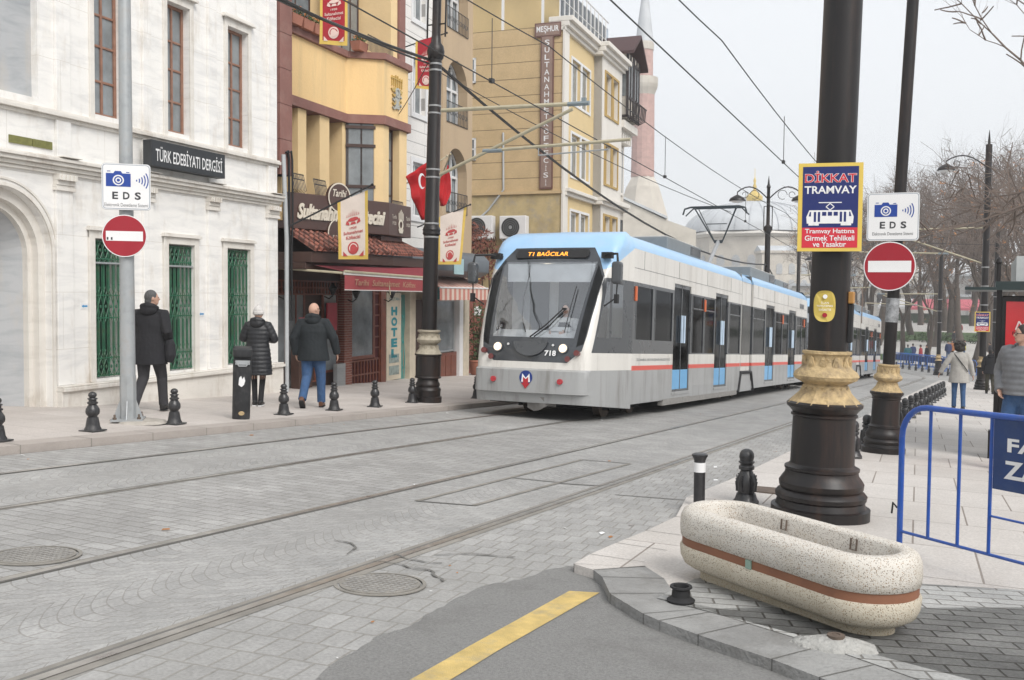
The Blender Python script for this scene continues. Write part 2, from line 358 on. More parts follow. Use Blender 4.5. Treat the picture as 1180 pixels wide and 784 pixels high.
# ============================================================ materials of the ground
mROAD=mat_brick('sett_road',(.29,.285,.275),(.36,.355,.345),(.2,.19,.175),.24,.13,.007,bump=.5,rot=PI/2*0+.0,wob=.05,stain=(.22,.215,.205),samt=.6)
mFAN=mat_brick('fan_setts',(.30,.298,.29),(.355,.35,.34),(.26,.25,.235),.12,.105,.006,bump=.4,fan=.34,fanw=.72,wob=.05,stain=(.23,.225,.215),samt=.6)
mSETT=mat_brick('large_setts',(.30,.295,.285),(.36,.355,.345),(.26,.25,.23),.13,.24,.008,bump=.45,rot=.12,wob=.04,stain=(.22,.215,.2),samt=.6,offset=.5)
mLEFTP=mat_brick('left_paving',(.46,.42,.39),(.51,.47,.44),(.33,.3,.27),.9,.6,.006,bump=.25,stain=(.36,.32,.29),samt=.5,mixvar=.12)
mRIGHTP=mat_brick('right_paving',(.47,.44,.41),(.53,.5,.47),(.22,.19,.165),.85,1.15,.009,bump=.25,stain=(.4,.36,.32),samt=.45,rot=.06,mixvar=.12)
mPAVER=mat_brick('grey_pavers',(.33,.33,.32),(.42,.42,.405),(.17,.16,.145),.24,.115,.007,bump=.8,rot=.35,stain=(.2,.195,.185),samt=.35)
mASPH=mat('worn_asphalt',(.34,.336,.326),rough=.9,var=.3,scale=70,bump=1.0,bscale=260,dirt=(.23,.225,.215),dscale=1.5,damt=.9)
mKERB=mat('kerb_stone',(.38,.34,.31),rough=.8,var=.2,scale=2,bump=.3,bscale=50,dirt=(.18,.16,.15),dscale=2,damt=.5)
mKERB2=mat('slate_kerb',(.27,.268,.26),rough=.85,var=.3,scale=2.6,bump=.6,bscale=40,dirt=(.15,.145,.135),dscale=3.4,damt=.8)
mSTEEL=mat('rail_steel',(.5,.48,.45),rough=.3,metal=.8,var=.3,scale=8)
mGROOVE=mat('rail_groove',(.14,.135,.125),rough=.9)
mFLANK=mat('rail_flank',(.24,.225,.2),rough=.8,var=.35,scale=4)
mYEL=mat('yellow_paint',(.6,.44,.16),rough=.75,var=.3,scale=9,bump=.5,bscale=200,dirt=(.3,.27,.2),dscale=5,damt=.95)
mIRON=mat('black_iron',(.022,.022,.024),rough=.38,var=.5,scale=14,bump=.15,bscale=40,dirt=(.09,.085,.08),dscale=7,damt=.5,coat=.15)
mRUST=mat('rusty_iron',(.12,.09,.07),rough=.8,var=.4,scale=12,bump=.3)
mGRASS=mat('lawn',(.07,.12,.035),rough=.95,var=.4,scale=8,bump=.5)
mPLAZA=mat('plaza_paving',(.5,.48,.45),rough=.85,var=.12,scale=.5)
mEARTH=mat('ground_base',(.33,.32,.3),rough=.95,var=.2,scale=.5)
def struct(o): o['kind']='structure'; return o
# base ground sheet out to the horizon
g=MB(); ys=[-58,-35,-15]+[i*5 for i in range(-2,31)]+[170,250,440]; xs=[-440,-200,-100,-50,-22,-10,0,6,12,50,100,200,440]
ys=sorted(set(ys)); ids=[[g.av((x,y,gz(x,y,-.03))) for x in xs] for y in ys]
for j in range(len(ys)-1):
    for i in range(len(xs)-1): g.face((ids[j][i],ids[j][i+1],ids[j+1][i+1],ids[j+1][i]))
struct(g.build('ground',mEARTH))
# path of the tracks: straight to Y=62, then bending left
YB=63.0; RC=46.0
def TP(t,X,off=0):
    if t<=YB: x,y=X,t
    else:
        xc=-7.4-RC; a=(t-YB)/RC; x=xc+(X-xc)*math.cos(a); y=YB+(X-xc)*math.sin(a)
    return V((x,y,gz(x,y,off)))
def strip(mb,X0,X1,t0,t1,off,dt=2.5,top=None):
    n=max(1,int(math.ceil((t1-t0)/dt)))
    for i in range(n):
        a=t0+(t1-t0)*i/n; b=t0+(t1-t0)*(i+1)/n
        mb.poly([TP(a,X0,off),TP(a,X1,off),TP(b,X1,off),TP(b,X0,off)])
T_END=YB+RC*1.45
rd=MB()
XR=[(-9.13,-8.12,0),(-8.12,-6.69,1),(-6.69,-4.9,0),(-4.9,-3.465,1),(-3.465,1.5,2)]
for a,b,k in XR: rd.mi=k; strip(rd,a,b,-14,T_END,0)
struct(rd.build('road',[mROAD,mFAN,mSETT]))
# rails: each grooved rail one object
for X in (-8.12,-6.69,-4.9,-3.465):
    r=MB(); s=1 if X in(-6.69,-3.465) else -1
    r.mi=2; strip(r,X-.05 if X<-4 else X-.09,X+.055 if X<-4 else X+.09,-14,T_END,.003)
    r.mi=0; strip(r,X-.022,X+.03,-14,T_END,.007)
    r.mi=1; strip(r,X-.046 if s>0 else X+.03,X-.022 if s>0 else X+.052,-14,T_END,.006)
    struct(r.build('tram_rail',[mSTEEL,mGROOVE,mFLANK]))
# left pavement and kerb
KL=-9.15
k=MB(); strip(k,KL-.32,KL,-14,YB,.09); 
n=64
for i in range(31):
    a=-14+2.5*i; b=a+2.5
    k.poly([TP(a,KL,-.03),TP(b,KL,-.03),TP(b,KL,.09),TP(a,KL,.09)])
    k.box  # joints come from the thin dark slots below
for i in range(84):
    a=-14+.92*i; P=TP(a,KL-.16,.092); k.mi=1
    k.poly([TP(a,KL-.32,.0925),TP(a,KL+.001,.0925),TP(a+.012,KL+.001,.0925),TP(a+.012,KL-.32,.0925)])
    k.poly([TP(a,KL+.002,0),TP(a+.012,KL+.002,0),TP(a+.012,KL+.002,.0925),TP(a,KL+.002,.0925)]); k.mi=0
struct(k.build('left_kerb',[mKERB,mFLANK]))
p=MB(); strip(p,-24,KL-.32,-14,YB+12,.088); struct(p.build('left_pavement',mLEFTP))
# ---- right pavement: outline read off the kerb line
kp=[(779,594),(745,610),(710,624),(680,637),(661,648),(684,655),(694,663),(703,682),(741,705),(760,713),(804,729),(889,757),(944,778)]
KP=[GP(x,y,.07) for x,y in kp]; KP=[V((q.x,q.y,0)) for q in KP]
d=(KP[-1]-KP[-2]).normalized(); KP.append(KP[-1]+d*1.0); KP.append(KP[-1]+d*4)
far=[V((-2.45,y,0)) for y in (60,45,30,20,14,10.5)]+[V((-2.5,9.0,0))]
OUT=far+KP                                    # from far to near
def inner(pts,w):                              # offset to the pavement side (right)
    R=[]
    for i,q in enumerate(pts):
        a=pts[max(0,i-1)]; b=pts[min(len(pts)-1,i+1)]; t=(b-a).normalized(); n=V((-t.y,t.x,0)); R.append(q+n*w)
    return R
INN=inner(OUT,.38)
PH=.06
def zz(q,off): return V((q.x,q.y,gz(q.x,q.y,off)))
kb=MB()
i_slate=len(far)+5
for i in range(len(OUT)-1):
    h0=PH if i>=i_slate-1 else .05; h=PH
    kb.mi=1 if i>=i_slate else 0
    kb.poly([zz(OUT[i],h),zz(OUT[i+1],h),zz(INN[i+1],h),zz(INN[i],h)]); kb.poly([zz(OUT[i],-.03),zz(OUT[i+1],-.03),zz(OUT[i+1],h),zz(OUT[i],h)])
# joints across the kerb stones
kb.mi=2; acc=0
for i in range(len(far)-1,len(OUT)-1):
    a,b=OUT[i],OUT[i+1]; ia,ib=INN[i],INN[i+1]; Ln=(b-a).length; m=max(1,int(round(Ln/1.1)))
    for j in range(m):
        f=j/m; f2=f+.007/max(Ln,.1)
        q=[a.lerp(b,f),a.lerp(b,f2),ia.lerp(ib,f2),ia.lerp(ib,f)]
        kb.poly([zz(v,PH+.003) for v in q]); kb.poly([zz(q[0],0),zz(q[1],0),zz(q[1],PH+.002),zz(q[0],PH+.002)])
struct(kb.build('right_kerb',[mRIGHTP,mKERB2,mGROOVE]))
sl_=MB()
for i in range(len(INN)-1):
    a,b=INN[i],INN[i+1]
    if a.y-b.y<.02 and i<len(far): continue
    sl_.poly([zz(a,PH),zz(b,PH),V((30,b.y,gz(30,b.y,PH))),V((30,a.y,gz(30,a.y,PH)))])
sl_.poly([V((-6.0,92,gz(-6,92,.05))),zz(INN[0],PH),V((30,60,gz(30,60,PH))),V((30,92,gz(30,92,.05)))])
sl_=MB()
poly=[zz(q,PH) for q in INN]; last=INN[-1]
poly+= [V((30,last.y,gz(30,last.y,PH))),V((30,60,gz(30,60,PH)))]
# planar up to x=12; beyond that the clamp matters little, so keep one plane
poly=[V((q.x,q.y,-S_*q.y+CX*q.x+PH)) for q in poly]
sl_.face([sl_.av(q) for q in poly]); struct(sl_.build('right_pavement',mRIGHTP))
pv=MB(); PV=[GP(x,y,PH) for x,y in ((1400,700),(1180,681),(1070,676),(1000,671),(905,664),(850,660),(800,668),(757,690))]
i0=len(far)+8
pts=[V((q.x,q.y,-S_*q.y+CX*q.x+PH+.004)) for q in INN[i0:]][::-1]
pts=[V((q.x,q.y,-S_*q.y+CX*q.x+PH+.004)) for q in PV][::-1]+[V((q.x,q.y,-S_*q.y+CX*q.x+PH+.004)) for q in INN[i0:]]+[V((8,INN[-1].y,-S_*INN[-1].y+CX*8+PH+.004)),V((8,5.0,-S_*5+CX*8+PH+.004))]
pv.face([pv.av(q) for q in pts]); struct(pv.build('paver_corner',mPAVER))
# asphalt patch and yellow line in front of the corner
ap=MB(); rnA=random.Random(6); AP=[(300,850),(352,795),(378,768),(405,752),(440,731),(470,722),(504,702),(530,688),(560,674),(600,668),(628,656),(655,653),(690,660),(720,700),(1010,815),(1100,900),(600,1000)]
AP2=[]
for (x0,y0),(x1,y1) in zip(AP,AP[1:]+AP[:1]):
    k=max(1,int(math.hypot(x1-x0,y1-y0)/7)) if 300<x0<700 and 300<x1<700 else 1
    for i in range(k): f=i/k; j=2.2 if k>1 else 0; AP2.append((x0+(x1-x0)*f+rnA.uniform(-j,j),y0+(y1-y0)*f+rnA.uniform(-j,j)*.6))
AP=[GP(x,y,.004) for x,y in AP2]; ap.face([ap.av(q) for q in AP]); struct(ap.build('asphalt_patch',mASPH))
yl=MB(); YL=[GP(x,y,.008) for x,y in ((656,681),(691,683),(640,712),(575,749),(505,792),(455,820),(400,835),(468,786),(540,745),(600,712))]; yl.face([yl.av(q) for q in YL]); struct(yl.build('yellow_line',mYEL))
# steel edged service trench between the rails of the near track
tr=MB()
def line(mb,a,b,w,off):
    a=V(a);b=V(b); t=(b-a); t.z=0; t.normalize(); n=V((-t.y,t.x,0))*w/2
    mb.poly([zz(a-n,off),zz(b-n,off),zz(b+n,off),zz(a+n,off)])
c1,c2,c3,c4=V((-4.47,7.43,0)),V((-3.98,7.56,0)),V((-3.87,11.4,0)),V((-4.45,11.3,0)); m1,m2=V((-4.45,9.3,0)),V((-3.9,9.35,0))
for a,b,w_,mi in ((c1,c2,.03,1),(c3,c4,.03,1),(m1,m2,.03,1),(c1,c4,.05,0),(c2,c3,.05,0),(V((-3.9,9.3,0)),V((-3.45,9.45,0)),.035,1),(V((-3.2,9.0,0)),V((-2.45,9.2,0)),.025,1)): tr.mi=mi; line(tr,a,b,w_,.006)
struct(tr.build('service_trench_frame',[mFLANK,mGROOVE]))
# broken tarry joints near the rail
bj=MB(); rnd=random.Random(4)
for (x,y,l,a) in ((430,648,.5,.4),(455,640,.4,-.3),(400,640,.5,1.9),(500,641,.45,.9),(535,640,.35,.5),(478,655,.4,.1)):
    q=GP(x,y,0); q=V((q.x,q.y,0)); 
    for j in range(7):
        e=q+V((math.cos(a),math.sin(a),0))*l/7; a+=rnd.uniform(-.6,.6); line(bj,q,e,rnd.uniform(.006,.022),.009); q=e
struct(bj.build('tar_seams',mGROOVE))
# far plaza, lawn
pz=MB()
for j in range(8):
    y0=92+8*j; pz.poly([V((x,y,gz(x,y,.03))) for x,y in ((-45,y0),(40,y0),(40,y0+8),(-45,y0+8))])
struct(pz.build('plaza',mPLAZA))
lw=MB()
for j in range(2):
    y0=120+7*j; lw.poly([V((x,y,gz(x,y,.12))) for x,y in ((-45,y0),(10,y0),(10,y0+7),(-45,y0+7))])
for j in range(2):
    y0=95+3*j; lw.poly([V((x,y,gz(x,y,.1))) for x,y in ((-22,y0),(-6,y0),(-6,y0+3),(-22,y0+3))])
struct(lw.build('lawn',mGRASS))
# manholes
def manhole(x,y,r,label):
    q=GP(x,y,0); t=thing('manhole_cover',label,'manhole cover',q,euler=(-math.atan(S_),0,0),group='round manhole covers in the road')
    m=MB(); m.lathe([(r*.92,.002),(r,.002),(r,.008),(r*.92,.008)],36,cap=False); m.build('rim',mFLANK,t)
    m=MB(); m.lathe([(r*.87,.0),(r*.87,.009)],36)
    for k in range(-5,6):
        for j in range(-5,6):
            if (k*k+j*j)<27: m.mi=1; m.box(k*r*.15-.014,k*r*.15+.014,j*r*.15-.014,j*r*.15+.014,.008,.013)
    m.build('lid',[mFLANK,mSTEEL2],t)
mSTEEL2=mat('worn_cover_steel',(.27,.26,.245),rough=.7,metal=.1,var=.3,scale=9)
manhole(438,674,.27,'round manhole cover beside the nearest rail, near the broken joints')
manhole(40,641,.27,'round manhole cover between the two tracks at the left edge')
# ============================================================ tram
mTW=mat('tram_white',(.66,.64,.6),rough=.32,var=.08,scale=1.5,coat=.25,dirt=(.36,.33,.29),dscale=1.6,damt=.6,streak=True)
mTG=mat('tram_grey',(.34,.345,.345),rough=.35,var=.1,scale=2,coat=.2,dirt=(.15,.14,.125),dscale=1.8,damt=.75,streak=True)
mTB=mat('tram_roof_blue',(.31,.51,.74),rough=.35,var=.08,scale=1.5,coat=.2,dirt=(.45,.5,.55),dscale=2.0,damt=.35)
mTDB=mat('tram_door_blue',(.13,.38,.66),rough=.35,var=.08,scale=3,coat=.2)
mTR=mat('tram_red_stripe',(.62,.09,.065),rough=.4,var=.1,scale=4)
mTD=mat('tram_dark_frame',(.055,.06,.066),rough=.28,var=.15,scale=3,coat=.3)
mTD2=mat('tram_mask',(.04,.045,.052),rough=.18,var=.2,scale=2,coat=.6)
mBLK=mat('rubber_black',(.012,.012,.013),rough=.7)
mPANE=mat_see('tram_window_glass',(.3,.31,.31),.09,.05,.12); mPAND=mat('tram_dark_glass',(.015,.016,.017),rough=.12,spec=.2,var=.5,scale=2)
mWS=mat_see('windscreen_glass',(.85,.88,.9),.2,.03,.22)
mSEE=mat_see('cab_side_glass',(.5,.53,.53),.3,.03)
mINT=mat('cab_interior',(.7,.71,.72),rough=.7)
mINTD=mat('cab_interior_dark',(.13,.135,.14),rough=.7)
mLAMP=mat('headlamp_glow',(1,.78,.5),rough=.3,emit=1.0,var=0)
mGALV_L=mat('lamp_bezel',(.35,.35,.36),rough=.3,metal=.6); mSW_L=mat('small_lamp_white',(.6,.6,.6),rough=.2); mLAMPI=mat('cab_lamp_glow',(1,.86,.65),rough=.3,emit=2.5,var=0)
mLED=mat('destination_led',(1,.33,.03),rough=.5,emit=1.4,var=0)
mDRED=mat('dark_red_lens',(.12,.012,.012),rough=.15,coat=.6)
mRED=mat('red_reflector',(.42,.02,.03),rough=.25,coat=.4)
mORG=mat('orange_marker',(.6,.13,.04),rough=.35)
mWHT=mat('white_marking',(.8,.8,.8),rough=.5,var=.05)
mBLU=mat('emblem_blue',(.01,.035,.2),rough=.4)
mHND=mat('door_handle_pale',(.5,.62,.75),rough=.3)
mSEAT=mat('seat_blue',(.05,.12,.3),rough=.7); mGALVT=mat('grab_yellow',(.5,.35,.05),rough=.4); mUND=mat('under_dark',(.015,.015,.015),rough=.9)
mBOX=mat('roof_box_grey',(.19,.21,.22),rough=.6,var=.15,scale=4)
mROOFG=mat('roof_walkway',(.3,.32,.33),rough=.7)
mDRAPE=mat('coupler_cover_grey',(.22,.21,.2),rough=.9,bump=.6,bscale=9)
mSKIN=mat('skin',(.5,.3,.22),rough=.55,var=.1,scale=8,bump=.1)
HW=1.325
# nose profile: height -> how far the front leans back
PR=[(.30,.10),(.46,.06),(.47,.0),(.87,.0),(.90,.09),(1.03,.10),(1.25,.14),(1.46,.2),(1.8,.33),(2.2,.52),(2.6,.74),(2.9,.93),(3.05,1.03),(3.16,1.11),(3.3,1.24),(3.4,1.38),(3.47,1.56),(3.51,1.74)]
def yf(z):
    for (a,b),(c,d) in zip(PR,PR[1:]):
        if a<=z<=c: return b+(d-b)*(z-a)/(c-a)
    return PR[0][1] if z<PR[0][0] else PR[-1][1]
NL=1.86
def xs_(y): 
    return 1.08+.245*min(1,max(0,(y-.1)/(NL-.1)))**.85
def topw(z):
    if z<=3.2: return 1
    return 1-((z-3.2)/.33)**2*.16
def ring(z):
    y0=yf(z); P=[]; bmp=.0
    ye=min(NL-.02,y0+.26); xe=xs_(ye); hf=max(.3,xs_(y0)-.17)
    for i in range(7): 
        x=hf*i/6; P.append((x,y0+.05*(i/6)**2))
    ya=y0+.05
    for i in range(1,7):
        t=PI/2*i/6; P.append((hf+(xe-hf)*math.sin(t),ya+(ye-ya)*(1-math.cos(t))))
    for i in range(1,8):
        y=ye+(NL-ye)*i/7; P.append((xs_(y),y))
    k=topw(z); P=[(x*k,y) for x,y in P]
    def zc(x,y): return z-(.13*(y/NL) if z<.46 else 0)*(1 if z<.4 else .0)
    L_=[(-x,y,zc(x,y)) for x,y in P[::-1]]+[(x,y,zc(x,y)) for x,y in P[1:]]
    return L_
def nose(parent):
    me=bmesh.new(); zs=[]
    for (a,_),(c,_) in zip(PR,PR[1:]):
        n=max(1,int(round((c-a)/.12)))
        zs+= [a+(c-a)*i/n for i in range(n)]
    zs.append(PR[-1][0])
    rings=[[me.verts.new(p) for p in ring(z)] for z in zs]
    for r1,r2 in zip(rings,rings[1:]):
        for k in range(len(r1)-1): me.faces.new((r1[k],r1[k+1],r2[k+1],r2[k]))
    me.faces.new(rings[-1])
    GL=[(-.8,1.46),(.8,1.46),(.93,2.87),(-.93,2.87)]
    MK=[(-.72,1.02),(.72,1.02),(.97,1.24),(1.02,1.5),(1.125,2.6),(.96,2.93),(.8,3.15),(-.8,3.15),(-.96,2.93),(-1.125,2.6),(-1.02,1.5),(-.97,1.24)]
    WR=[(.86,1.30),(.99,1.36),(1.105,2.56),(.96,2.83)]; WRL=[(-x,z) for x,z in WR][::-1]
    SB=[(.30,1.21),(1.87,1.21),(1.87,2.57),(.78,2.57)]         # side band in (y,z)
    CW=[(.46,1.48),(.9,1.48),(.9,2.5),(.82,2.5)]; CW2=[(1.0,1.5),(1.42,1.5),(1.42,2.47),(1.0,2.47)]
    WP=[(.55,2.57),(1.87,2.57),(1.87,3.2),(1.36,3.1),(1.0,2.88),(.78,2.68)]
    def cut(poly,ax):
        for (a,b),(c,d) in zip(poly,poly[1:]+poly[:1]):
            dx,dz=c-a,d-b; nrm=V((dz,0,-dx)) if ax==0 else V((0,dz,-dx)); pt=V((a,0,b)) if ax==0 else V((0,a,b))
            # restrict the cut to the polygon's neighbourhood
            lo=[min(p[i] for p in poly)-.25 for i in(0,1)]; hi=[max(p[i] for p in poly)+.25 for i in(0,1)]
            fs=[f for f in me.faces if lo[0]<(f.calc_center_median()[ax])<hi[0] and lo[1]<f.calc_center_median().z<hi[1]]
            es=list({e for f in fs for e in f.edges}); vv=list({v for f in fs for v in f.verts})
            bmesh.ops.bisect_plane(me,geom=fs+es+vv,plane_co=pt,plane_no=nrm.normalized(),dist=1e-5)
    for p in (GL,MK,WR,WRL): cut(p,0)
    for p in (SB,CW,CW2,WP): cut(p,1)
    def ins(poly,u,v):
        s=None
        for (a,b),(c,d) in zip(poly,poly[1:]+poly[:1]):
            cr=(c-a)*(v-b)-(d-b)*(u-a)
            if abs(cr)<1e-9: continue
            if s is None: s=cr>0
            elif (cr>0)!=s: return False
        return True
    groups={}
    for f in me.faces:
        c=f.calc_center_median(); x,y,z=c; front=abs(x)<xs_(y)-.055 or y<yf(min(z,3.5))+.27; g='s'
        if z>3.505: g='roof'
        elif ins(GL,x,z) and front: g='wind'
        elif (ins(WR,x,z) or ins(WRL,x,z)) and front: g='wrap'
        elif ins(MK,x,z) and front: g='mask'
        elif z<.46: g='skirt'
        elif z<.9: g='bump'
        elif (ins(CW,y,z) or ins(CW2,y,z)): g='cabw'
        elif ins(SB,y,z): g='band'
        elif z>2.55 and not ins(WP,y,z): g='roof'
        elif z>2.57 and ins(WP,y,z): g='s'
        groups.setdefault(g,[]).append(f)
    def part(g,name,m,par,push=0,th=0):
        fs=groups.get(g,[]); mb=MB(); idx={}
        for f in fs:
            row=[]
            for v in f.verts:
                if v.index not in idx or True:
                    key=tuple(round(q,5) for q in v.co)
                    if key not in idx: idx[key]=mb.av(v.co)
                    row.append(idx[key])
            if len(set(row))>=3: mb.face(row)
        # one object per connected piece
        n=len(mb.v); par_=list(range(n))
        def fd(a):
            while par_[a]!=a: par_[a]=par_[par_[a]]; a=par_[a]
            return a
        for f in mb.f:
            for q in f[1:]: par_[fd(q)]=fd(f[0])
        comp={}
        for f in mb.f: comp.setdefault(fd(f[0]),[]).append(f)
        o=None
        for fs_ in sorted(comp.values(),key=len,reverse=True):
            if len(fs_)<2 and o is not None: continue
            b=MB(); ix={}
            for f in fs_:
                for q in f:
                    if q not in ix: ix[q]=b.av(mb.v[q])
                b.face([ix[q] for q in f])
            w=b.build(name,m,par,smooth=42); o=o or w
        return o
    me.verts.index_update()
    nz=part('s','cab_shell',mTW,parent)
    part('roof','cab_roof',mTB,parent); mk=part('mask','front_mask',mTD2,parent); part('bump','bumper',mTG,parent); part('skirt','front_skirt',mTG,parent)
    ws=part('wind','windscreen',mWS,parent); part('wrap','corner_window',mPAND,ws); bd=part('band','cab_side_panel',mTD,parent); part('cabw','cab_side_window',mSEE,bd)
    me.free()
    return nz,mk,ws
def npl(z):       # drawing plane on the nose at height z, tangent to it (facing forward)
    dz=.05; a=yf(z-dz); b=yf(z+dz); return Pl((0,yf(z)-.005,z),(1,0,0),(0,(b-a),2*dz))
def detail_nose(root,mk):
    m=MB(); p=npl(3.03); 
    m.mi=0; pgon(m,p,rrect(-.74,.74,-.105,.095,.06),.0,.012); m.mi=1; text(m,p,'T1 BAĞCILAR',-.08,.0,.82,.125,.013,bold=.0)
    m.build('destination_display',[mBLK,mLED],mk)
    m=MB()
    for sx in (-1,1):
        p=npl(1.27); m=MB(); disc(m,p,sx*.64,0,.085,.0,.02); hl=m.build('headlight',mGALV_L,mk); m=MB(); disc(m,p,sx*.64,0,.07,.02,.03,24); m.build('lamp_lens',mLAMP,hl); m=MB(); disc(m,p,sx*.44,.055,.022,0,.015,12); m.build('small_lamp',mSW_L,mk)
        for (x,z) in ((.9,1.2),(.74,1.09)):
            if sx<0: x+=.02
            m=MB(); p=npl(z); disc(m,p,sx*x,0,.052,-.06 if x>.85 else 0,.018,20); m.build('marker_lens',mDRED,mk)
    m=MB(); p=npl(1.03+.1); 
    m=MB(); P_=npl(1.3); pgon(m,P_,[(.33*math.cos(PI+PI*k/16),.08+.27*math.sin(PI+PI*k/16)) for k in range(17)],.0,.035); m.build('wiper_cover',mTD,mk)
    m=MB(); text(m,npl(1.19),'718',.41,-.01,.22,.1,.022,bold=.03); m.build('car_number',mWHT,mk)
    # wiper
    m=MB(); y0=lambda z:yf(z)-.05
    m.tube([(-.02,y0(1.46),1.46),(.25,y0(1.68)-.01,1.68),(.52,y0(1.98),1.98)],.013,6); m.tube([(.06,y0(1.46),1.47),(.33,y0(1.68)-.01,1.68),(.56,y0(1.98),1.97)],.011,6); m.tube([(.63,y0(1.55),1.55),(.66,y0(1.98)-.01,1.98),(.68,y0(2.4),2.4)],.009,6); m.box(.5,.58,y0(1.99)-.015,y0(1.99)+.015,1.96,2.0)
    m.build('wiper',mBLK,root)
    # bumper reflectors and emblem
    p=Pl((0,-.002,.69),(1,0,0),(0,0,1))
    for sx in(-1,1): m=MB(); disc(m,p,sx*.65,.0,.05,-.03,.012,20); m.build('reflector',mRED,root)
    m=MB(); m.mi=0; disc(m,p,0,.05,.125,0,.006,36); m.mi=1; pgon(m,p,[(-.085,-.03),(-.07,.12),(-.0,.04),(.07,.12),(.085,-.03),(.05,-.03),(.045,.03),(.0,-.03),(-.045,.03),(-.05,-.03)],.006,.009)
    m.mi=2; pgon(m,p,[(-.05,.06),(0,.02),(.05,.06),(.05,-.05),(.085,-.05),(0,-.15),(-.085,-.05),(-.05,-.05)],.009,.013); m.build('emblem',[mBLU,mWHT,mRED],root)
    # mirrors
    for sx in(-1,1):
        m=MB(); m.tube([(sx*1.02,1.0,2.98),(sx*1.2,.8,3.0),(sx*1.42,.62,2.98),(sx*1.44,.6,2.84)],.022,8); m.box(sx*1.02,sx*1.22,.88,1.0,2.93,3.04)
        m.build('mirror_arm',mBLK,root); m=MB(); m.box(sx*1.35,sx*1.53,.5,.68,2.44,2.84); m.build('mirror',mTD,root,bevel=.05,bseg=3)
        m=MB(); m.tube([(sx*1.44,.6,2.45),(sx*1.43,.6,2.2),(sx*1.2,.62,2.05)],.014,6); m.box(sx*1.40,sx*1.47,.56,.64,2.1,2.26); m.build('lower_mirror',mBLK,root)
def cab_inside(root,driver=True):
    m=MB(); m.box(-1.15,1.15,1.75,1.8,.5,2.85); m.build('cab_rear_wall',mINT,root)
    m=MB(); m.box(-.15,.85,1.72,1.745,1.0,2.6); m.box(-.75,-.35,1.72,1.745,1.0,2.6); m.build('cab_door_panel',mINTD,root)
    m=MB(); m.loft([[(-.95,.3,1.38),(.95,.3,1.38),(1.0,.9,1.5),(-1.0,.9,1.5)],[(-.95,.3,1.42),(.95,.3,1.42),(1.0,.9,1.6),(-1.0,.9,1.6)]]); m.box(-.9,.9,.32,.85,.6,1.38); m.box(.1,.5,.75,.9,1.58,1.66); m.build('dashboard',mINT,root)
    m=MB(); m.box(-1.0,1.0,1.0,1.75,2.85,2.9); m.build('cab_ceiling',mINT,root)
    m=MB(); m.lathe([(.11,-.02),(.11,.0)],20,c=(-.12,1.15,2.84)); m.build('cab_lamp',mLAMPI,root)
    m=MB(); m.box(-.88,.88,.955,.975,2.5,2.84); m.build('sun_blind',mINT,root)
    m=MB(); m.tube([(-.42,.95,2.85),(-.34,.75,2.6),(-.37,.6,2.2),(-.32,.45,1.8),(-.22,.4,1.55)],.012,6); m.build('coiled_cord',mBLK,root)
    m=MB(); m.box(.05,.5,1.45,1.58,1.2,2.1); m.box(.05,.5,1.1,1.5,1.1,1.22); m.build('driver_seat',mINTD,root,bevel=.04)
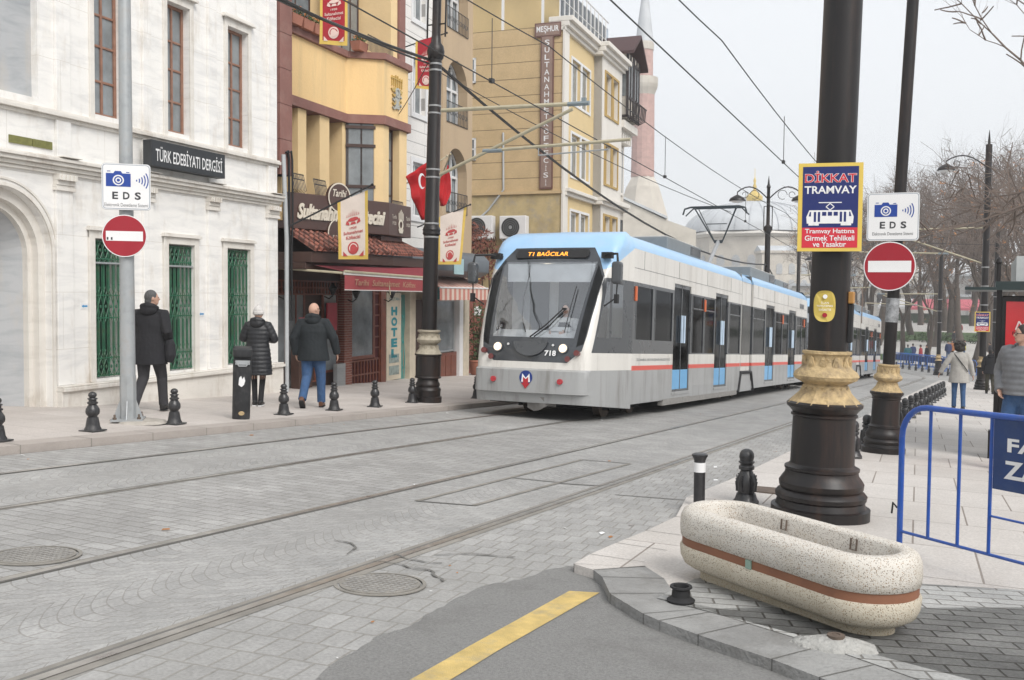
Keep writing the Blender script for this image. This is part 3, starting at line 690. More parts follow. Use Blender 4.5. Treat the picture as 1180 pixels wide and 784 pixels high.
def module(root,y0,y1,items,first=None):
    W=HW
    prof=[(W,3.2),(W-.02,3.28),(W-.08,3.37),(W-.2,3.46),(W-.42,3.51),(0,3.53)]; full=prof+[(-x,z) for x,z in prof[::-1][1:]]
    m=MB(); m.loft([[(x,y,z) for x,z in full]+[(-W+.02,y,3.19),(W-.02,y,3.19)] for y in (y0,y1)]); m.build('roof',mTB,root,smooth=35)
    ops=[(a,b,z0,z1) for kind,a,b,z0,z1 in items]
    for sx in(-1,1):
        xo,xi=sx*W,sx*(W-.06)
        def wall(name,m_,za,zb):
            m=MB(); ss=sorted({y0,y1,*[v for o in ops for v in o[:2] if o[2]<zb-.01 and o[3]>za+.01]})
            def flush(m):
                if m.v: m.build(name,m_,root)
                return MB()
            for a,b in zip(ss,ss[1:]):
                c=(a+b)/2; zz_=[za,zb]
                hs=[o for o in ops if o[0]<c<o[1] and o[2]<zb and o[3]>za]
                segs=[(za,zb)]
                for o in hs:
                    ns=[]
                    for p,q in segs:
                        if o[2]>p: ns.append((p,min(q,o[2])))
                        if o[3]<q: ns.append((max(p,o[3]),q))
                    segs=[s for s in ns if s[1]-s[0]>1e-4]
                if not segs: m=flush(m)
                for p,q in segs: m.box(xi,xo,a,b,p,q)
            flush(m)
        wall('side_panel',mTW,2.57,3.2); wall('window_band',mTD,1.21,2.57); wall('side_panel',mTW,.98,1.21); wall('red_stripe',mTR,.89,.98); wall('skirt',mTG,.25,.89)
        m=MB(); m.box(sx*(W+.001),sx*(W+.004),y0+.02,y1-.02,2.835,2.842); 
        for k in range(int((y1-y0)/2.4)+1): m.box(sx*(W+.001),sx*(W+.004),y0+.6+2.4*k,y0+.607+2.4*k,2.84,3.19)
        m.build('seam',mTD,root)
        for kind,a,b,z0,z1 in items:
            if kind=='win':
                m=MB(); m.box(sx*(W-.03),sx*(W-.012),a,b,z0,z1); p=m.build('window',mPANE,root)
                m=MB(); 
                for aa,bb in ((a,a+.03),(b-.03,b)): m.box(sx*(W-.03),sx*(W+.006),aa,bb,z0,z1)
                if z0<1.4: m.box(sx*(W-.03),sx*(W+.002),a,b,z1-.3,z1-.27)
                m.build('frame',mTD,p)
            elif kind=='door':
                d=MB(); mid=(a+b)/2
                for aa,bb in ((a,a+.05),(b-.05,b),(mid-.02,mid+.02)): d.box(sx*(W-.05),sx*(W-.02),aa,bb,z0,z1)
                d.box(sx*(W-.05),sx*(W-.02),a,b,z1-.08,z1); d.box(sx*(W-.05),sx*(W-.021),a,b,z0,z0+.05); d=d.build('door',mTD,root)
                m=MB(); m.box(sx*(W-.045),sx*(W-.03),a+.04,b-.04,.87,z1-.05); m.build('pane',mPANE,d)
                m=MB(); m.box(sx*(W-.045),sx*(W-.026),a+.05,mid-.02,z0+.05,.87); m.box(sx*(W-.045),sx*(W-.026),mid+.02,b-.05,z0+.05,.87); m.build('lower_panel',mTDB,d)
                for q in(-1,1): m=MB(); m.tube([(sx*(W+.02),mid+q*.1,1.45),(sx*(W+.02),mid+q*.1,2.05)],.028,6); m.build('handle',mHND,d)
                m=MB(); m.box(sx*(W-.2),sx*(W+.015),a-.03,b+.03,z0-.06,z0-.005); m.build('door_step',mTG,d)
def marker(root,y,z=2.35):
    for sx in(-1,1): m=MB(); m.box(sx*HW,sx*(HW+.035),y-.045,y+.045,z-.14,z+.14); m.build('side_marker',mORG,root,bevel=.01)
def build_tram(label):
    q=V((-7.405,16.0,gz(-7.405,16.0,.0)))
    root=thing('tram',label,'tram',q,euler=(-math.atan(S_),0,0),group='two coupled tram cars')
    nz,mk,ws=nose(root); detail_nose(root,mk); cab_inside(root)
    D0,D1=.40,2.72
    module(root,1.86,10.93,[('win',2.02,3.08,1.48,2.5),('win',3.22,4.46,1.48,2.5),('door',4.56,5.88,D0,D1),('win',6.02,7.02,1.24,2.53),('win',7.1,8.04,1.24,2.53),('door',8.12,9.42,D0,D1),('win',9.6,10.82,1.24,2.53)])
    module(root,12.4,21.55,[('win',12.5,14.1,1.24,2.53),('door',14.25,15.58,D0,D1),('win',15.75,16.85,1.24,2.53),('win',16.93,17.95,1.24,2.53),('door',18.05,19.38,D0,D1),('win',19.6,20.5,1.24,2.53),('win',20.6,21.5,1.24,2.53)])
    marker(root,1.96); marker(root,7.06); marker(root,16.89); marker(root,21.0)
    for sx in(-1,1):
        m=MB(); m.box(sx*(HW-.002),sx*(HW+.006),3.9,5.98,.17,.27) ; m.box(sx*(HW-.1),sx*(HW+.01),3.9,10.6,.14,.26); m.build('sill_step',mSTEEL2,root)
        m=MB(); p=Pl((sx*(HW+.001),3.25,1.095),(0,sx,0),(0,0,1)); text(m,p,'İSTANBUL BÜYÜKŞEHİR BELEDİYESİ',0,0,2.2,.08,.002); m.build('side_lettering',mBOX,root)
        m=MB(); m.box(sx*HW,sx*(HW+.006),20.05,20.9,2.86,3.02); m.build('vent',mTD,root)
    # joint section
    m=MB(); m.box(-HW+.03,HW-.03,11.12,12.21,.75,3.2); m.build('joint_body',mTW,root)
    prof=[(HW-.02,3.2),(HW-.05,3.3),(HW-.25,3.44),(0,3.5)]; full=prof+[(-x,z) for x,z in prof[::-1][1:]]
    m=MB(); m.loft([[(x,y,z) for x,z in full] for y in (11.12,12.21)]); m.build('joint_roof',mTB,root,smooth=35)
    for a,b in ((10.93,11.12),(12.21,12.4)):
        m=MB()
        for k in range(4): 
            y=a+(b-a)*(k+.1)/4; m.box(-HW+.06,HW-.06,y,y+(b-a)/4*.7,.3,3.42)
        m.box(-HW+.1,HW-.1,a,b,.3,3.38); m.build('bellows',mBOX if a<11 else mTD,root)
    for sx in(-1,1):
        x0=sx*(HW-.03); x1=sx*(HW-.02)
        m=MB(); m.box(x0,x1,11.14,12.19,1.21,2.57); m.build('joint_window',mPAND,root)
        m=MB(); m.box(x0,x1+sx*.001,11.13,12.2,.89,.98); m.build('joint_stripe',mTR,root)
        m=MB(); m.tube([(sx*HW,10.75,.2),(sx*HW,11.0,.72),(sx*HW,12.3,.72),(sx*HW,12.6,.2)],.05,6); m.build('joint_arch',mBLK,root)
        m=MB(); m.hexa([(sx*(HW-.04),10.85,.2),(sx*(HW-.01),10.85,.2),(sx*(HW-.01),12.5,.2),(sx*(HW-.04),12.5,.2),(sx*(HW-.04),11.05,.69),(sx*(HW-.01),11.05,.69),(sx*(HW-.01),12.25,.69),(sx*(HW-.04),12.25,.69)]); m.build('joint_cover',mTG,root)
    # floor, underside, bogies
    m=MB(); m.box(-1.2,1.2,1.0,22.4,.22,.34); m.box(-1.05,1.05,.35,1.2,.34,.44); m.build('floor',mUND,root)
    m=MB(); m.box(-1.24,1.24,1.9,21.5,2.62,2.66); m.build('inner_ceiling',mINT,root)
    rs_=random.Random(9)
    for k in range(22):
        y=2.5+.85*k
        if any(abs(y-d)<.85 for d in (5.2,8.8,14.9,18.7)) or abs(y-11.6)<.9: continue
        for sx in(-1,1):
            m=MB(); x0,x1=sorted((sx*.35,sx*1.15)); m.box(x0,x1,y-.04,y+.04,.85,1.62); m.box(x0,x1,y-.45,y-.04,.78,.88); m.build('passenger_seat',mSEAT if rs_.random()<.6 else mINTD,root,bevel=.03)
    for y in (4.3,6.1,7.9,9.7,13.9,15.8,17.8,19.6): m=MB(); m.tube([(.3,y,.34),(.3,y,2.62)],.02,6); m.build('grab_pole',mORG if int(y)%2 else mGALVT,root)
    for yb in (2.6,11.6,20.6):
        b=MB(); b.box(-.95,.95,yb-.85,yb+.85,.12,.3); b=b.build('bogie',mUND,root)
        for dy in(-.75,.75):
            for sx in(-1,1): m=MB(); m.T=Matrix.Translation((sx*.72,yb+dy,.3))@Matrix.Rotation(PI/2,4,'Y'); m.lathe([(.3,-.06),(.3,.06),(.33,.06),(.33,.09)],20); m.build('wheel',mRUST,b)
    m=MB(); m.loft([[(-.05+.5*u+.02*math.sin(9*u+k),.12+.05*math.sin(7*u)+.1*k*.3,.40-.1*k-.03*math.sin(5*u)*k) for u in [i/7 for i in range(8)]]+[(-.05+.5*u,.35,.40-.09*k) for u in [i/7 for i in range(7,-1,-1)]] for k in range(3)]); m.build('coupler_cover',mDRAPE,root,smooth=60)
    # mirrored rear nose: simple reuse
    # roof boxes
    for a,b,x0,x1,h in ((5.2,8.0,-.95,.95,3.80),(13.9,17.6,-.9,.9,3.84),(18.4,20.6,-.8,.8,3.78)):
        m=MB(); m.box(x0,x1,a,b,3.5,h); bx=m.build('roof_unit',mBOX,root,bevel=.03)
        m=MB(); m.box(x0+.06,x1-.06,a+.05,b-.05,h,h+.02); m.build('unit_lid',mTW,bx)
        m=MB(); m.box(x1,x1+.012,b-.95,b-.1,3.56,h-.05); m.build('vent',mTD,bx)
    for k in range(9):
        m=MB(); y=6+.5*k; m.box(.35,.5,y,y+.1,3.52,3.6); 
        if k%3==0: m.build('roof_bracket',mBLK,root)
    return root
tramA=build_tram('leading tram car with blue roof, lit headlights, car number 718 and an orange destination display')
# rear cab of the car: the nose again, turned round
def rear_nose(root):
    k=thing('rear_cab','','',(0,0,0)); 
    for key in('label','category'):
        if key in k: del k[key]
    nose(k)
    return k
def add_rear(root):
    k=MB()
    before=set(bpy.data.objects); e=rear_nose(root); 
    for c in list(e.children):
        c.parent=root; c.matrix_local=Matrix.Translation((0,23.41,0))@Matrix.Rotation(PI,4,'Z')
    bpy.data.objects.remove(e)
add_rear(tramA)
tramB=dup(tramA,loc=V((-7.25,39.95,gz(-7.25,39.95))),label='second tram car coupled behind the first, seen between the two black lamp posts')
tramB.rotation_euler=(-math.atan(S_),0,RAD(-.55))
# pantograph belongs to the leading car only
mPAN=mat('pantograph_steel',(.03,.04,.045),rough=.5); mPANG=mat('pantograph_arm_grey',(.3,.31,.32),rough=.5)
pg=MB(); yy=12.9
hz=5.52
pg.tube([(-.95,yy,hz-.22),(-.9,yy,hz-.05),(-.72,yy,hz),(.72,yy,hz),(.9,yy,hz-.05),(.95,yy,hz-.22)],.028,8); pg.tube([(-.72,yy+.3,hz),(.72,yy+.3,hz)],.028,8); pg.tube([(-.95,yy+.3,hz-.22),(-.72,yy+.3,hz)],.02,6); pg.tube([(.95,yy+.3,hz-.22),(.72,yy+.3,hz)],.02,6)
pgo=pg.build('pantograph',mPAN,tramA)
pg=MB(); ky=yy+.55; kz=4.55
for sx in(-1,1):
    pg.tube([(sx*.62,yy+.1,hz-.03),(sx*.12,ky,kz)],.022,6); pg.tube([(sx*.55,yy+.28,hz-.03),(sx*.1,ky+.02,kz-.02)],.014,6)
pg.tube([(-.12,ky,kz),(.12,ky,kz)],.05,8); pg.tube([(-.3,yy+.3,5.05),(.3,yy+.3,5.05)],.014,6)
pg.build('upper_arm',mPAN,pgo)
pg=MB(); pg.tube([(0,ky,kz),(0,ky-1.15,3.72)],.06,8); pg.box(-.3,.3,ky-1.5,ky-.7,3.5,3.72); pg.build('lower_arm',mPANG,pgo)
# ============================================================ poles
mGALV=mat('galvanised_steel',(.38,.4,.41),rough=.45,metal=.35,var=.3,scale=5,dirt=(.22,.17,.13),dscale=5,damt=.5)
mGOLD=mat('aged_gold_paint',(.46,.34,.18),rough=.7,var=.4,scale=14,bump=.8,bscale=30,dirt=(.16,.12,.08),dscale=9,damt=.9)
mTANP=mat('dusty_cream_paint',(.35,.31,.24),rough=.7,var=.3,scale=12,bump=.5,bscale=30)
mPOLE=mat('black_pole_paint',(.011,.009,.009),rough=.4,var=.5,scale=6,bump=.04,bscale=60,dirt=(.05,.028,.02),dscale=2.2,damt=.9,spec=.4,streak=True)
mCONC=mat('rough_mortar',(.4,.37,.33),rough=.95,var=.25,scale=9,bump=.9,bscale=30,dirt=(.25,.21,.17),dscale=6)
mSW=mat('sign_white',(.72,.72,.72),rough=.4,var=.05); mSB=mat('sign_blue',(.008,.045,.27),rough=.4,var=.06); mSK=mat('sign_black',(.03,.03,.035),rough=.5); mSR=mat('sign_red',(.30,.006,.018),rough=.4,var=.08,scale=5); mSGB=mat('sign_grey_blue',(.16,.2,.26),rough=.5)
mNAVY=mat('sign_navy',(.006,.016,.12),rough=.4,var=.06); mSYE=mat('sign_yellow',(.66,.48,.09),rough=.45,var=.08); mPINKR=mat('sign_bright_red',(.55,.02,.04),rough=.4,var=.06); mBAND=mat('band_steel',(.35,.35,.35),rough=.4,metal=.6)
def lean(ob,ang,dirv):   # tilt a pole slightly
    ax=V((0,0,1)).cross(V(dirv)).normalized(); ob.rotation_mode='XYZ'; ob.rotation_euler=(Matrix.Rotation(RAD(ang),3,ax)).to_euler()
def leaves(mb,r,z0,z1,n,out=.03):
    for k in range(n):
        t=2*PI*k/n
        for j,(w,h,o) in enumerate(((.75,1,out),(.5,.8,out*1.6),(.25,.6,out*2.1))):
            P=[]
            for q in range(9):
                a=PI*q/8; u=math.cos(a)*w*PI*r/n; hh=math.sin(a)*(z1-z0)*h; P.append((u,hh))
            ct,st=math.cos(t),math.sin(t)
            def fn(u,v,c,ct=ct,st=st):
                rr=r+c+ (v/(z1-z0))**2*out*1.2
                return ((rr*ct-u*st),(rr*st+u*ct),z0+v)
            mb.prism(P,-.01,o,fn)
def orn_pole(name,label,loc,R,H,hs=1.0,gold=mGOLD,group=None,full=True,hcap=None,rs=1.0,n=36):
    t=thing(name,label,'lamp post' if 'lamp' in name else 'pole',loc,group=group)
    b=MB()
    prof=[(.41,0),(.41,.09),(.375,.10),(.36,.15),(.375,.165),(.38,.2),(.36,.225),(.335,.24),(.348,.26),(.352,.3),(.33,.335),(.305,.37),(.3,.4),(.31,.41),(.31,.43),(.285,.44),(.265,.46),(.258,.86),(.275,.87),(.275,.885),(.262,.895),(.285,.925),(.313,.95),(.315,.975),(.295,.99)]
    b.lathe([(r*rs,z*hs) for r,z in prof],n); b.build('base',mPOLE,t,smooth=35)
    c=MB();  pr=[(.30,.985),(.25,1.02),(.205,1.08),(.178,1.105),(.185,1.115),(.185,1.13),(.175,1.14),(.205,1.155),(.255,1.18),(.272,1.21),(.255,1.245),(.215,1.275),(.19,1.31),(.18,1.35),(.185,1.385),(.203,1.40),(.203,1.42),(.17,1.425)]
    kx=1.0
    c.lathe([(r*rs*kx,z*hs) for r,z in pr],n)
    if full:
        leaves(c,.2*rs*.93,1.16*hs,1.38*hs,12,.009); 
        for k in range(14):   # leaves turned down over the shoulder
            tt=2*PI*k/14; P=[V((math.cos(tt)*r*rs,math.sin(tt)*r*rs,z*hs)) for r,z in ((.172,1.12),(.2,1.06),(.25,1.01),(.30,.965))]
            side=V((-math.sin(tt),math.cos(tt),0)); wds=(.03,.05,.06,.025)
            c.loft([[p+side*w*rs+V((math.cos(tt),math.sin(tt),.6))*.0,p+V((math.cos(tt),math.sin(tt),.6))*.016*rs,p-side*w*rs,p-V((math.cos(tt),math.sin(tt),.6))*.01] for p,w in zip(P,wds)])
    c.build('capital',gold,t,smooth=30)
    s=MB(); s.tube([(0,0,1.3*hs),(0,0,H)],[R,R*.93],n); s.build('shaft',mPOLE,t,smooth=40)
    return t
big=orn_pole('black_pole','very thick black pole with a gold acanthus capital standing behind the stone planter',V((0,0,0)),.163,7.0,full=True,rs=1.0)
big.location=V((-1.275,8.8,gz(-1.275,8.8,PH))); lean(big,1.3,CR)
p2=orn_pole('black_pole','slimmer black pole with scraped paint carrying a camera sign and round red sign',V((-1.33,15.05,gz(-1.33,15.05,PH))),.084,8.2,rs=.73,hs=.885); lean(p2,2.3,CR)
m=MB(); rr=.088
for k in range(1): m.lathe([(rr,1.86),(rr+.001,1.9),(rr,2.2)],24)
m.build('scraped_patch',mat('scraped_primer',(.3,.31,.32),rough=.8,var=.5,scale=14,dirt=(.03,.03,.03),dscale=9,damt=.95),p2)
m=MB(); m.box(-.02,.02,-.1,-.09,.55,.62); 
# far poles of the same family on the right
def far_pole(x,yb,Y,label,H=8.5,sign=False,lamp=False,name='black_pole'):
    P=V((((x-590)/1150),0,0)); r=ray(x,392); X=r.x/r.y*Y
    t=orn_pole(name,label,V((X,Y,gz(X,Y,PH))),.14,H,full=False,rs=.8,n=18); 
    m=MB()
    for z in (3.6,4.4,5.2): m.lathe([(.15,z),(.15,z+.05)],18)
    m.build('clamp',mBAND,t); return t
fp1=far_pole(1133,447,47.0,'distant black pole bearing a small tramway warning sign near the bus shelter',10.4)
fp2=far_pole(1082,430,75.0,'slim black pole with a gold collar standing by the blue barriers at the bend',8.5)
fp3=far_pole(1146,440,70.0,'thin black pole partly hidden behind the pole with the small warning sign',9.3)
# tilted lamp arm on far pole
def lamp_arm(root,z,dx,dy,out=1.4,drop=.0):
    m=MB(); d=V((dx,dy,0)).normalized(); pts=[]
    for k in range(9):
        a=PI*k/8*.62; pts.append(V((0,0,z))+d*(out*k/8)+V((0,0,.55*math.sin(PI*k/8*.8))))
    m.tube(pts,.028,6); 
    for (c,r) in ((.45,.2),(.75,.13)):
        q=V((0,0,z+.2))+d*out*c; m.tube([q+d*r*math.cos(a)+V((0,0,r*math.sin(a))) for a in [2*PI*k/12 for k in range(11)]],.014,5)
    e=pts[-1]; m.tube([e,e-V((0,0,.14))],.022,6); a=m.build('lamp_arm',mPOLE,root)
    m=MB(); m.lathe([(.04,-.12),(.12,-.16),(.3,-.26),(.36,-.36),(.36,-.4),(.3,-.4)],18,c=tuple(e)); m.build('lamp_shade',mPOLE,a,smooth=35)
    m=MB(); m.lathe([(.3,-.4),(.2,-.46),(.05,-.48)],14,c=tuple(e)); m.build('lamp_bowl',mSW,a,smooth=60)
lamp_arm(fp1,9.4,-1,-.3,1.7)
m=MB(); m.lathe([(.06,10.4),(.05,10.6),(.01,11.0)],10); m.build('finial',mPOLE,fp1)
# double armed ornate lamp standing beyond the tram
def double_lamp(X,Y,H,label,rot=.0,sc=1,group=None):
    t=thing('street_lamp',label,'street lamp',V((X,Y,gz(X,Y,.1))),rot=rot,group=group)
    m=MB(); m.lathe([(.3*sc,0),(.3*sc,.3),(.22*sc,.5),(.2*sc,1.3),(.13*sc,1.5),(.12*sc,H*.72),(.16*sc,H*.725),(.16*sc,H*.75),(.08*sc,H*.76),(.07*sc,H*.94),(.1*sc,H*.945),(.05*sc,H*.96),(.008,H)],16); m.build('post',mPOLE,t,smooth=35)
    for s in(-1,1):
        m=MB(); m.tube([(s*.18,0,H*.73),(s*.18,0,H*.85)],.02,6); m.tube([(-.18,0,H*.85),(.18,0,H*.85)],.015,5); m.build('bracket',mPOLE,t)
        lamp_arm(t,H*.885,s,0,1.35*sc)
    return t
double_lamp(-8.98,44.8,8.9,'double armed black street lamp behind the tram, its arms spread below the gilt dome finial',rot=RAD(20))
double_lamp(-10.6,75,8.9,'farther double armed street lamp half hidden behind the thick black pole',rot=RAD(20))
# ------------------------------------------------------------ left poles
pl=thing('steel_pole','galvanised steel signpost with a bolted base plate on the left pavement','signpost',V((-10.27,9.68,gz(-10.27,9.68,.09))),rot=RAD(40))
m=MB(); m.tube([(0,0,.02),(0,0,.62)],.105,8,); m.tube([(0,0,.6),(0,0,1.5),(0,0,7)],[.098,.095,.07],16); m.build('shaft',mGALV,pl,smooth=30)
m=MB(); m.box(-.2,.2,-.2,.2,.03,.055); bp=m.build('base_plate',mGALV,pl)
for a in(-.15,.15):
    for b in(-.15,.15): m=MB(); m.tube([(a,b,.05),(a,b,.12)],.014,8); m.tube([(a,b,.055),(a,b,.08)],.025,6); m.build('bolt',mRUST,bp)
for k in range(4): m=MB(); m.T=Matrix.Rotation(PI/2*k,4,'Z'); m.hexa([(.09,-.008,.05),(.19,-.008,.05),(.19,.008,.05),(.09,.008,.05),(.09,-.008,.3),(.1,-.008,.3),(.1,.008,.3),(.09,.008,.3)]); m.build('gusset',mGALV,bp)
m=MB(); m.loft([[(r*math.cos(2*PI*k/20)*(1+.12*math.sin(3*k)),r*.7*math.sin(2*PI*k/20)*(1+.1*math.cos(2*k)),z) for k in range(20)] for r,z in ((.42,0),(.38,.03),(.2,.034))]); m.T=None
o=m.build('mortar_pad',mCONC,None,smooth=50,loc=pl.location+V((.12,.05,0))); tag(o,'sandy mortar pad poured round the foot of the steel signpost','mortar pad')
def eds_sign(loc,rot,label,w=.60,h=.58):
    t=thing('camera_sign',label,'sign',loc,rot=rot)
    m=MB(); pgon(m,XZ,rrect(-w/2,w/2,-h/2,h/2,.05),-.018,0); m.build('plate',mGALV,t)
    m=MB(); pgon(m,XZ,rrect(-w/2+.004,w/2-.004,-h/2+.004,h/2-.004,.048),0,.002); m.mi=1; pgon(m,XZ,rrect(-w/2+.014,w/2-.014,-h/2+.014,h/2-.014,.04),.002,.003); m.mi=0; pgon(m,XZ,rrect(-w/2+.021,w/2-.021,-h/2+.021,h/2-.021,.035),.003,.004); m.build('face',[mSW,mSGB],t)
    m=MB(); c=.004
    rect(m,XZ,-.245,.055,.0,.17,c,c+.002); pgon(m,XZ,[(-.155,.17),(-.135,.2),(-.065,.2),(-.045,.17)],c,c+.002); rect(m,XZ,-.23,-.19,.19,.2,c,c+.002); rect(m,XZ,.0,.04,.18,.19,c,c+.002)
    m.mi=1; ringp(m,XZ,-.095,.082,.052,.068,c+.002,c+.004); disc(m,XZ,-.095,.082,.035,c+.002,c+.004); m.mi=0; disc(m,XZ,-.095,.082,.02,c+.004,c+.005,20)
    m.mi=2
    for k in range(5): ringp(m,XZ,.085,.085,.035+.035*k,.035+.035*k+.014,c,c+.002,-RAD(16+4*k),RAD(16+4*k),10)
    m.build('camera_symbol',[mSB,mSW,mSB],t)
    m=MB(); text(m,XZ,'E',-.135,-.115,.07,.095,c,bold=.03); text(m,XZ,'D',.0,-.115,.08,.095,c,bold=.03); text(m,XZ,'S',.14,-.115,.075,.097,c,bold=.03); m.build('letters',mSK,t); m=MB(); text(m,XZ,'Elektronik Denetleme Sistemi',0,-.235,.53,.045,c,bold=-.005); m.build('lettering',mSK,t)
    m=MB(); m.box(-.2,.2,.018,.035,.1,.13); m.box(-.2,.2,.018,.035,-.15,-.12); m.build('bracket',mGALV,t); return t
def no_entry(loc,rot,label,r=.29):
    t=thing('no_entry_sign',label,'sign',loc,rot=rot)
    m=MB(); disc(m,XZ,0,0,r,-.018,0,48); m.build('plate',mGALV,t)
    m=MB(); disc(m,XZ,0,0,r*.995,0,.002,48); m.mi=1; disc(m,XZ,0,0,r*.955,.002,.004,48); m.mi=0; rect(m,XZ,-r*.82,r*.82,-r*.24,r*.22,.004,.006); m.build('face',[mSW,mSR],t)
    m=MB(); m.box(-.15,.15,.018,.035,-.02,.02); m.build('bracket',mGALV,t); return t
def atpole(P,x,y,front):   # point at pole P's depth under pixel (x,y), moved towards the camera
    r=ray(x,y); h=V((CF.x,CF.y,0)).normalized(); t=((P-C0).dot(h)-front)/r.dot(h); return C0+r*t
PL=pl.location.copy()
eds_sign(atpole(PL,145.5,215.5,.14),RAD(43),'white camera enforcement sign on the galvanised post in front of the marble building',.60,.60)
s=no_entry(atpole(PL,143.5,272,.14),RAD(43),'round red no entry sign on the galvanised post, two small dark stickers on its bar',.275)
m=MB(); rect(m,XZ,-.215,-.195,-.055,-.02,.006,.008); rect(m,XZ,-.165,-.145,-.055,-.02,.006,.008); m.build('sticker',mSK,s)
P2=p2.location.copy()
eds_sign(atpole(P2,1029,250,.13),RAD(4),'white camera enforcement sign on the black pole beside the yellow bordered sign',.69,.67)
no_entry(atpole(P2,1025,307,.13),RAD(4),'round red no entry sign with clean white bar on the right slim pole',.345)
def tram_glyph(m,c,sx=1.0,ox=0,oy=0):
    def q(x,y): return (ox+x*sx,oy+y*sx)
    m.mi=1; pgon(m,XZ,[q(-.2,-.06),q(.2,-.06),q(.205,.0),q(.18,.06),q(-.18,.06),q(-.205,0)],c,c+.002)
    for x in (-.16,-.12,.12,.16): rect(m,XZ,ox+(x-.025)*sx,ox+(x+.025)*sx,oy-.078*sx,oy-.06*sx,c,c+.002)
    m.mi=2
    for x,w_ in ((-.13,.02),(-.095,.02),(.095,.02),(.13,.02)): rect(m,XZ,ox+(x-w_/2)*sx,ox+(x+w_/2)*sx,oy-.045*sx,oy+.045*sx,c+.002,c+.003)
    for x in (-.05,0,.05): rect(m,XZ,ox+(x-.018)*sx,ox+(x+.018)*sx,oy+.01*sx,oy+.045*sx,c+.002,c+.003)
    pgon(m,XZ,[q(-.185,.005),q(-.165,.005),q(-.165,.045),q(-.175,.045)],c+.002,c+.003); pgon(m,XZ,[q(.185,.005),q(.165,.005),q(.165,.045),q(.175,.045)],c+.002,c+.003)
    m.mi=1; rect(m,XZ,ox-.1*sx,ox+.1*sx,oy+.125*sx,oy+.133*sx,c,c+.002)
    for a,b in (((-.035,.09),(0,.122)),((0,.122),(.035,.09)),((.035,.09),(0,.062)),((0,.062),(-.035,.09))):
        d=V((b[0]-a[0],b[1]-a[1])); n=V((-d.y,d.x)).normalized()*.004
        pgon(m,XZ,[q(a[0]+n.x,a[1]+n.y),q(b[0]+n.x,b[1]+n.y),q(b[0]-n.x,b[1]-n.y),q(a[0]-n.x,a[1]-n.y)],c,c+.002)
def warn_sign(loc,rot,label,w,h,small=False):
    t=thing('warning_sign',label,'sign',loc,rot=rot); k=w/.52
    m=MB(); rect(m,XZ,-w/2,w/2,-h/2,h/2,-.035,0); m.build('panel_box',mat('sign_side_grey',(.06,.1,.1),rough=.6),t)
    m=MB(); rect(m,XZ,-w/2,w/2,-h/2,h/2,0,.003); m.mi=1; rect(m,XZ,-w/2+.035*k,w/2-.035*k,-h/2+.2*k,h/2-.03*k,.003,.005); m.mi=2; rect(m,XZ,-w/2+.035*k,w/2-.035*k,-h/2+.03*k,-h/2+.2*k,.003,.005); m.build('face',[mSYE,mNAVY,mPINKR],t)
    c=.005
    m=MB(); m.mi=0; text(m,XZ,'DİKKAT',0,h/2-.115*k,.42*k,.10*k,c,bold=.045); m.mi=1; text(m,XZ,'DİKKAT',0,h/2-.115*k,.415*k,.095*k,c+.002,bold=.012); m.mi=0; text(m,XZ,'TRAMVAY',0,h/2-.225*k,.42*k,.065*k,c,bold=.02)
    text(m,XZ,'Tramvay Hattına',0,-h/2+.165*k,.4*k,.05*k,c,bold=.015); text(m,XZ,'Girmek Tehlikeli',0,-h/2+.112*k,.4*k,.045*k,c,bold=.015); text(m,XZ,'ve Yasaktır',0,-h/2+.06*k,.27*k,.045*k,c,bold=.015); m.build('lettering',[mSW,mPINKR],t)
    m=MB(); tram_glyph(m,c,k*.93,0,-h/2+.29*k); m.build('tram_symbol',[mSW,mSW,mNAVY],t); return t
PB=big.location.copy()
warn_sign(atpole(PB,956.5,239,.22),RAD(12),'large yellow bordered blue tramway danger sign on the thick black pole',.508,.725)
Pf=fp1.location.copy(); warn_sign(atpole(Pf,1132,371,.2),RAD(5),'small distant tramway danger sign on the pole beyond the woman in the pale coat',.6,.85)
# oval gold sticker
t=thing('oval_plate','small oval gold plate with white writing halfway up the thick black pole','plate',atpole(PB,950.5,353,.175)); t.rotation_euler=(0,0,RAD(16))
m=MB(); P=[]
for k in range(40):
    a=2*PI*k/40; P.append((.09*math.copysign(abs(math.cos(a))**.7,math.cos(a)),.13*math.copysign(abs(math.sin(a))**.75,math.sin(a))))
# the plate is bent round the pole
def bend(u,v,c): R_=.178; a=u/R_; return V(((R_+c)*math.sin(a),R_-(R_+c)*math.cos(a),v))
m.prism(P,0,.004,bend); m.build('plate',mat('plate_gold',(.5,.38,.08),rough=.4,var=.1),t)
m=MB(); m.mi=0; text(m,bend,'İLAN',0,.03,.06,.02,.005); text(m,bend,'YAPIŞTIRMAK',0,.0,.13,.022,.005); text(m,bend,'YASAKTIR',0,-.03,.1,.02,.005); disc(m,bend,0,.08,.018,.004,.006,12); m.mi=1; disc(m,bend,0,-.075,.02,.004,.006,12)
m.build('lettering',[mSW,mSR],t)
# small box and clamp on the big pole's right
m=MB(); m.box(.155,.2,-.05,.05,1.83,1.93); m.build('sensor_box',mat('amber_box',(.4,.2,.05),rough=.5),big,bevel=.008); m=MB(); m.box(.155,.2,-.03,.03,1.5,1.83); m.build('cable_box',mBLK,big,bevel=.01)
m=MB(); m.lathe([(.05,0),(.05,.008)],20); 
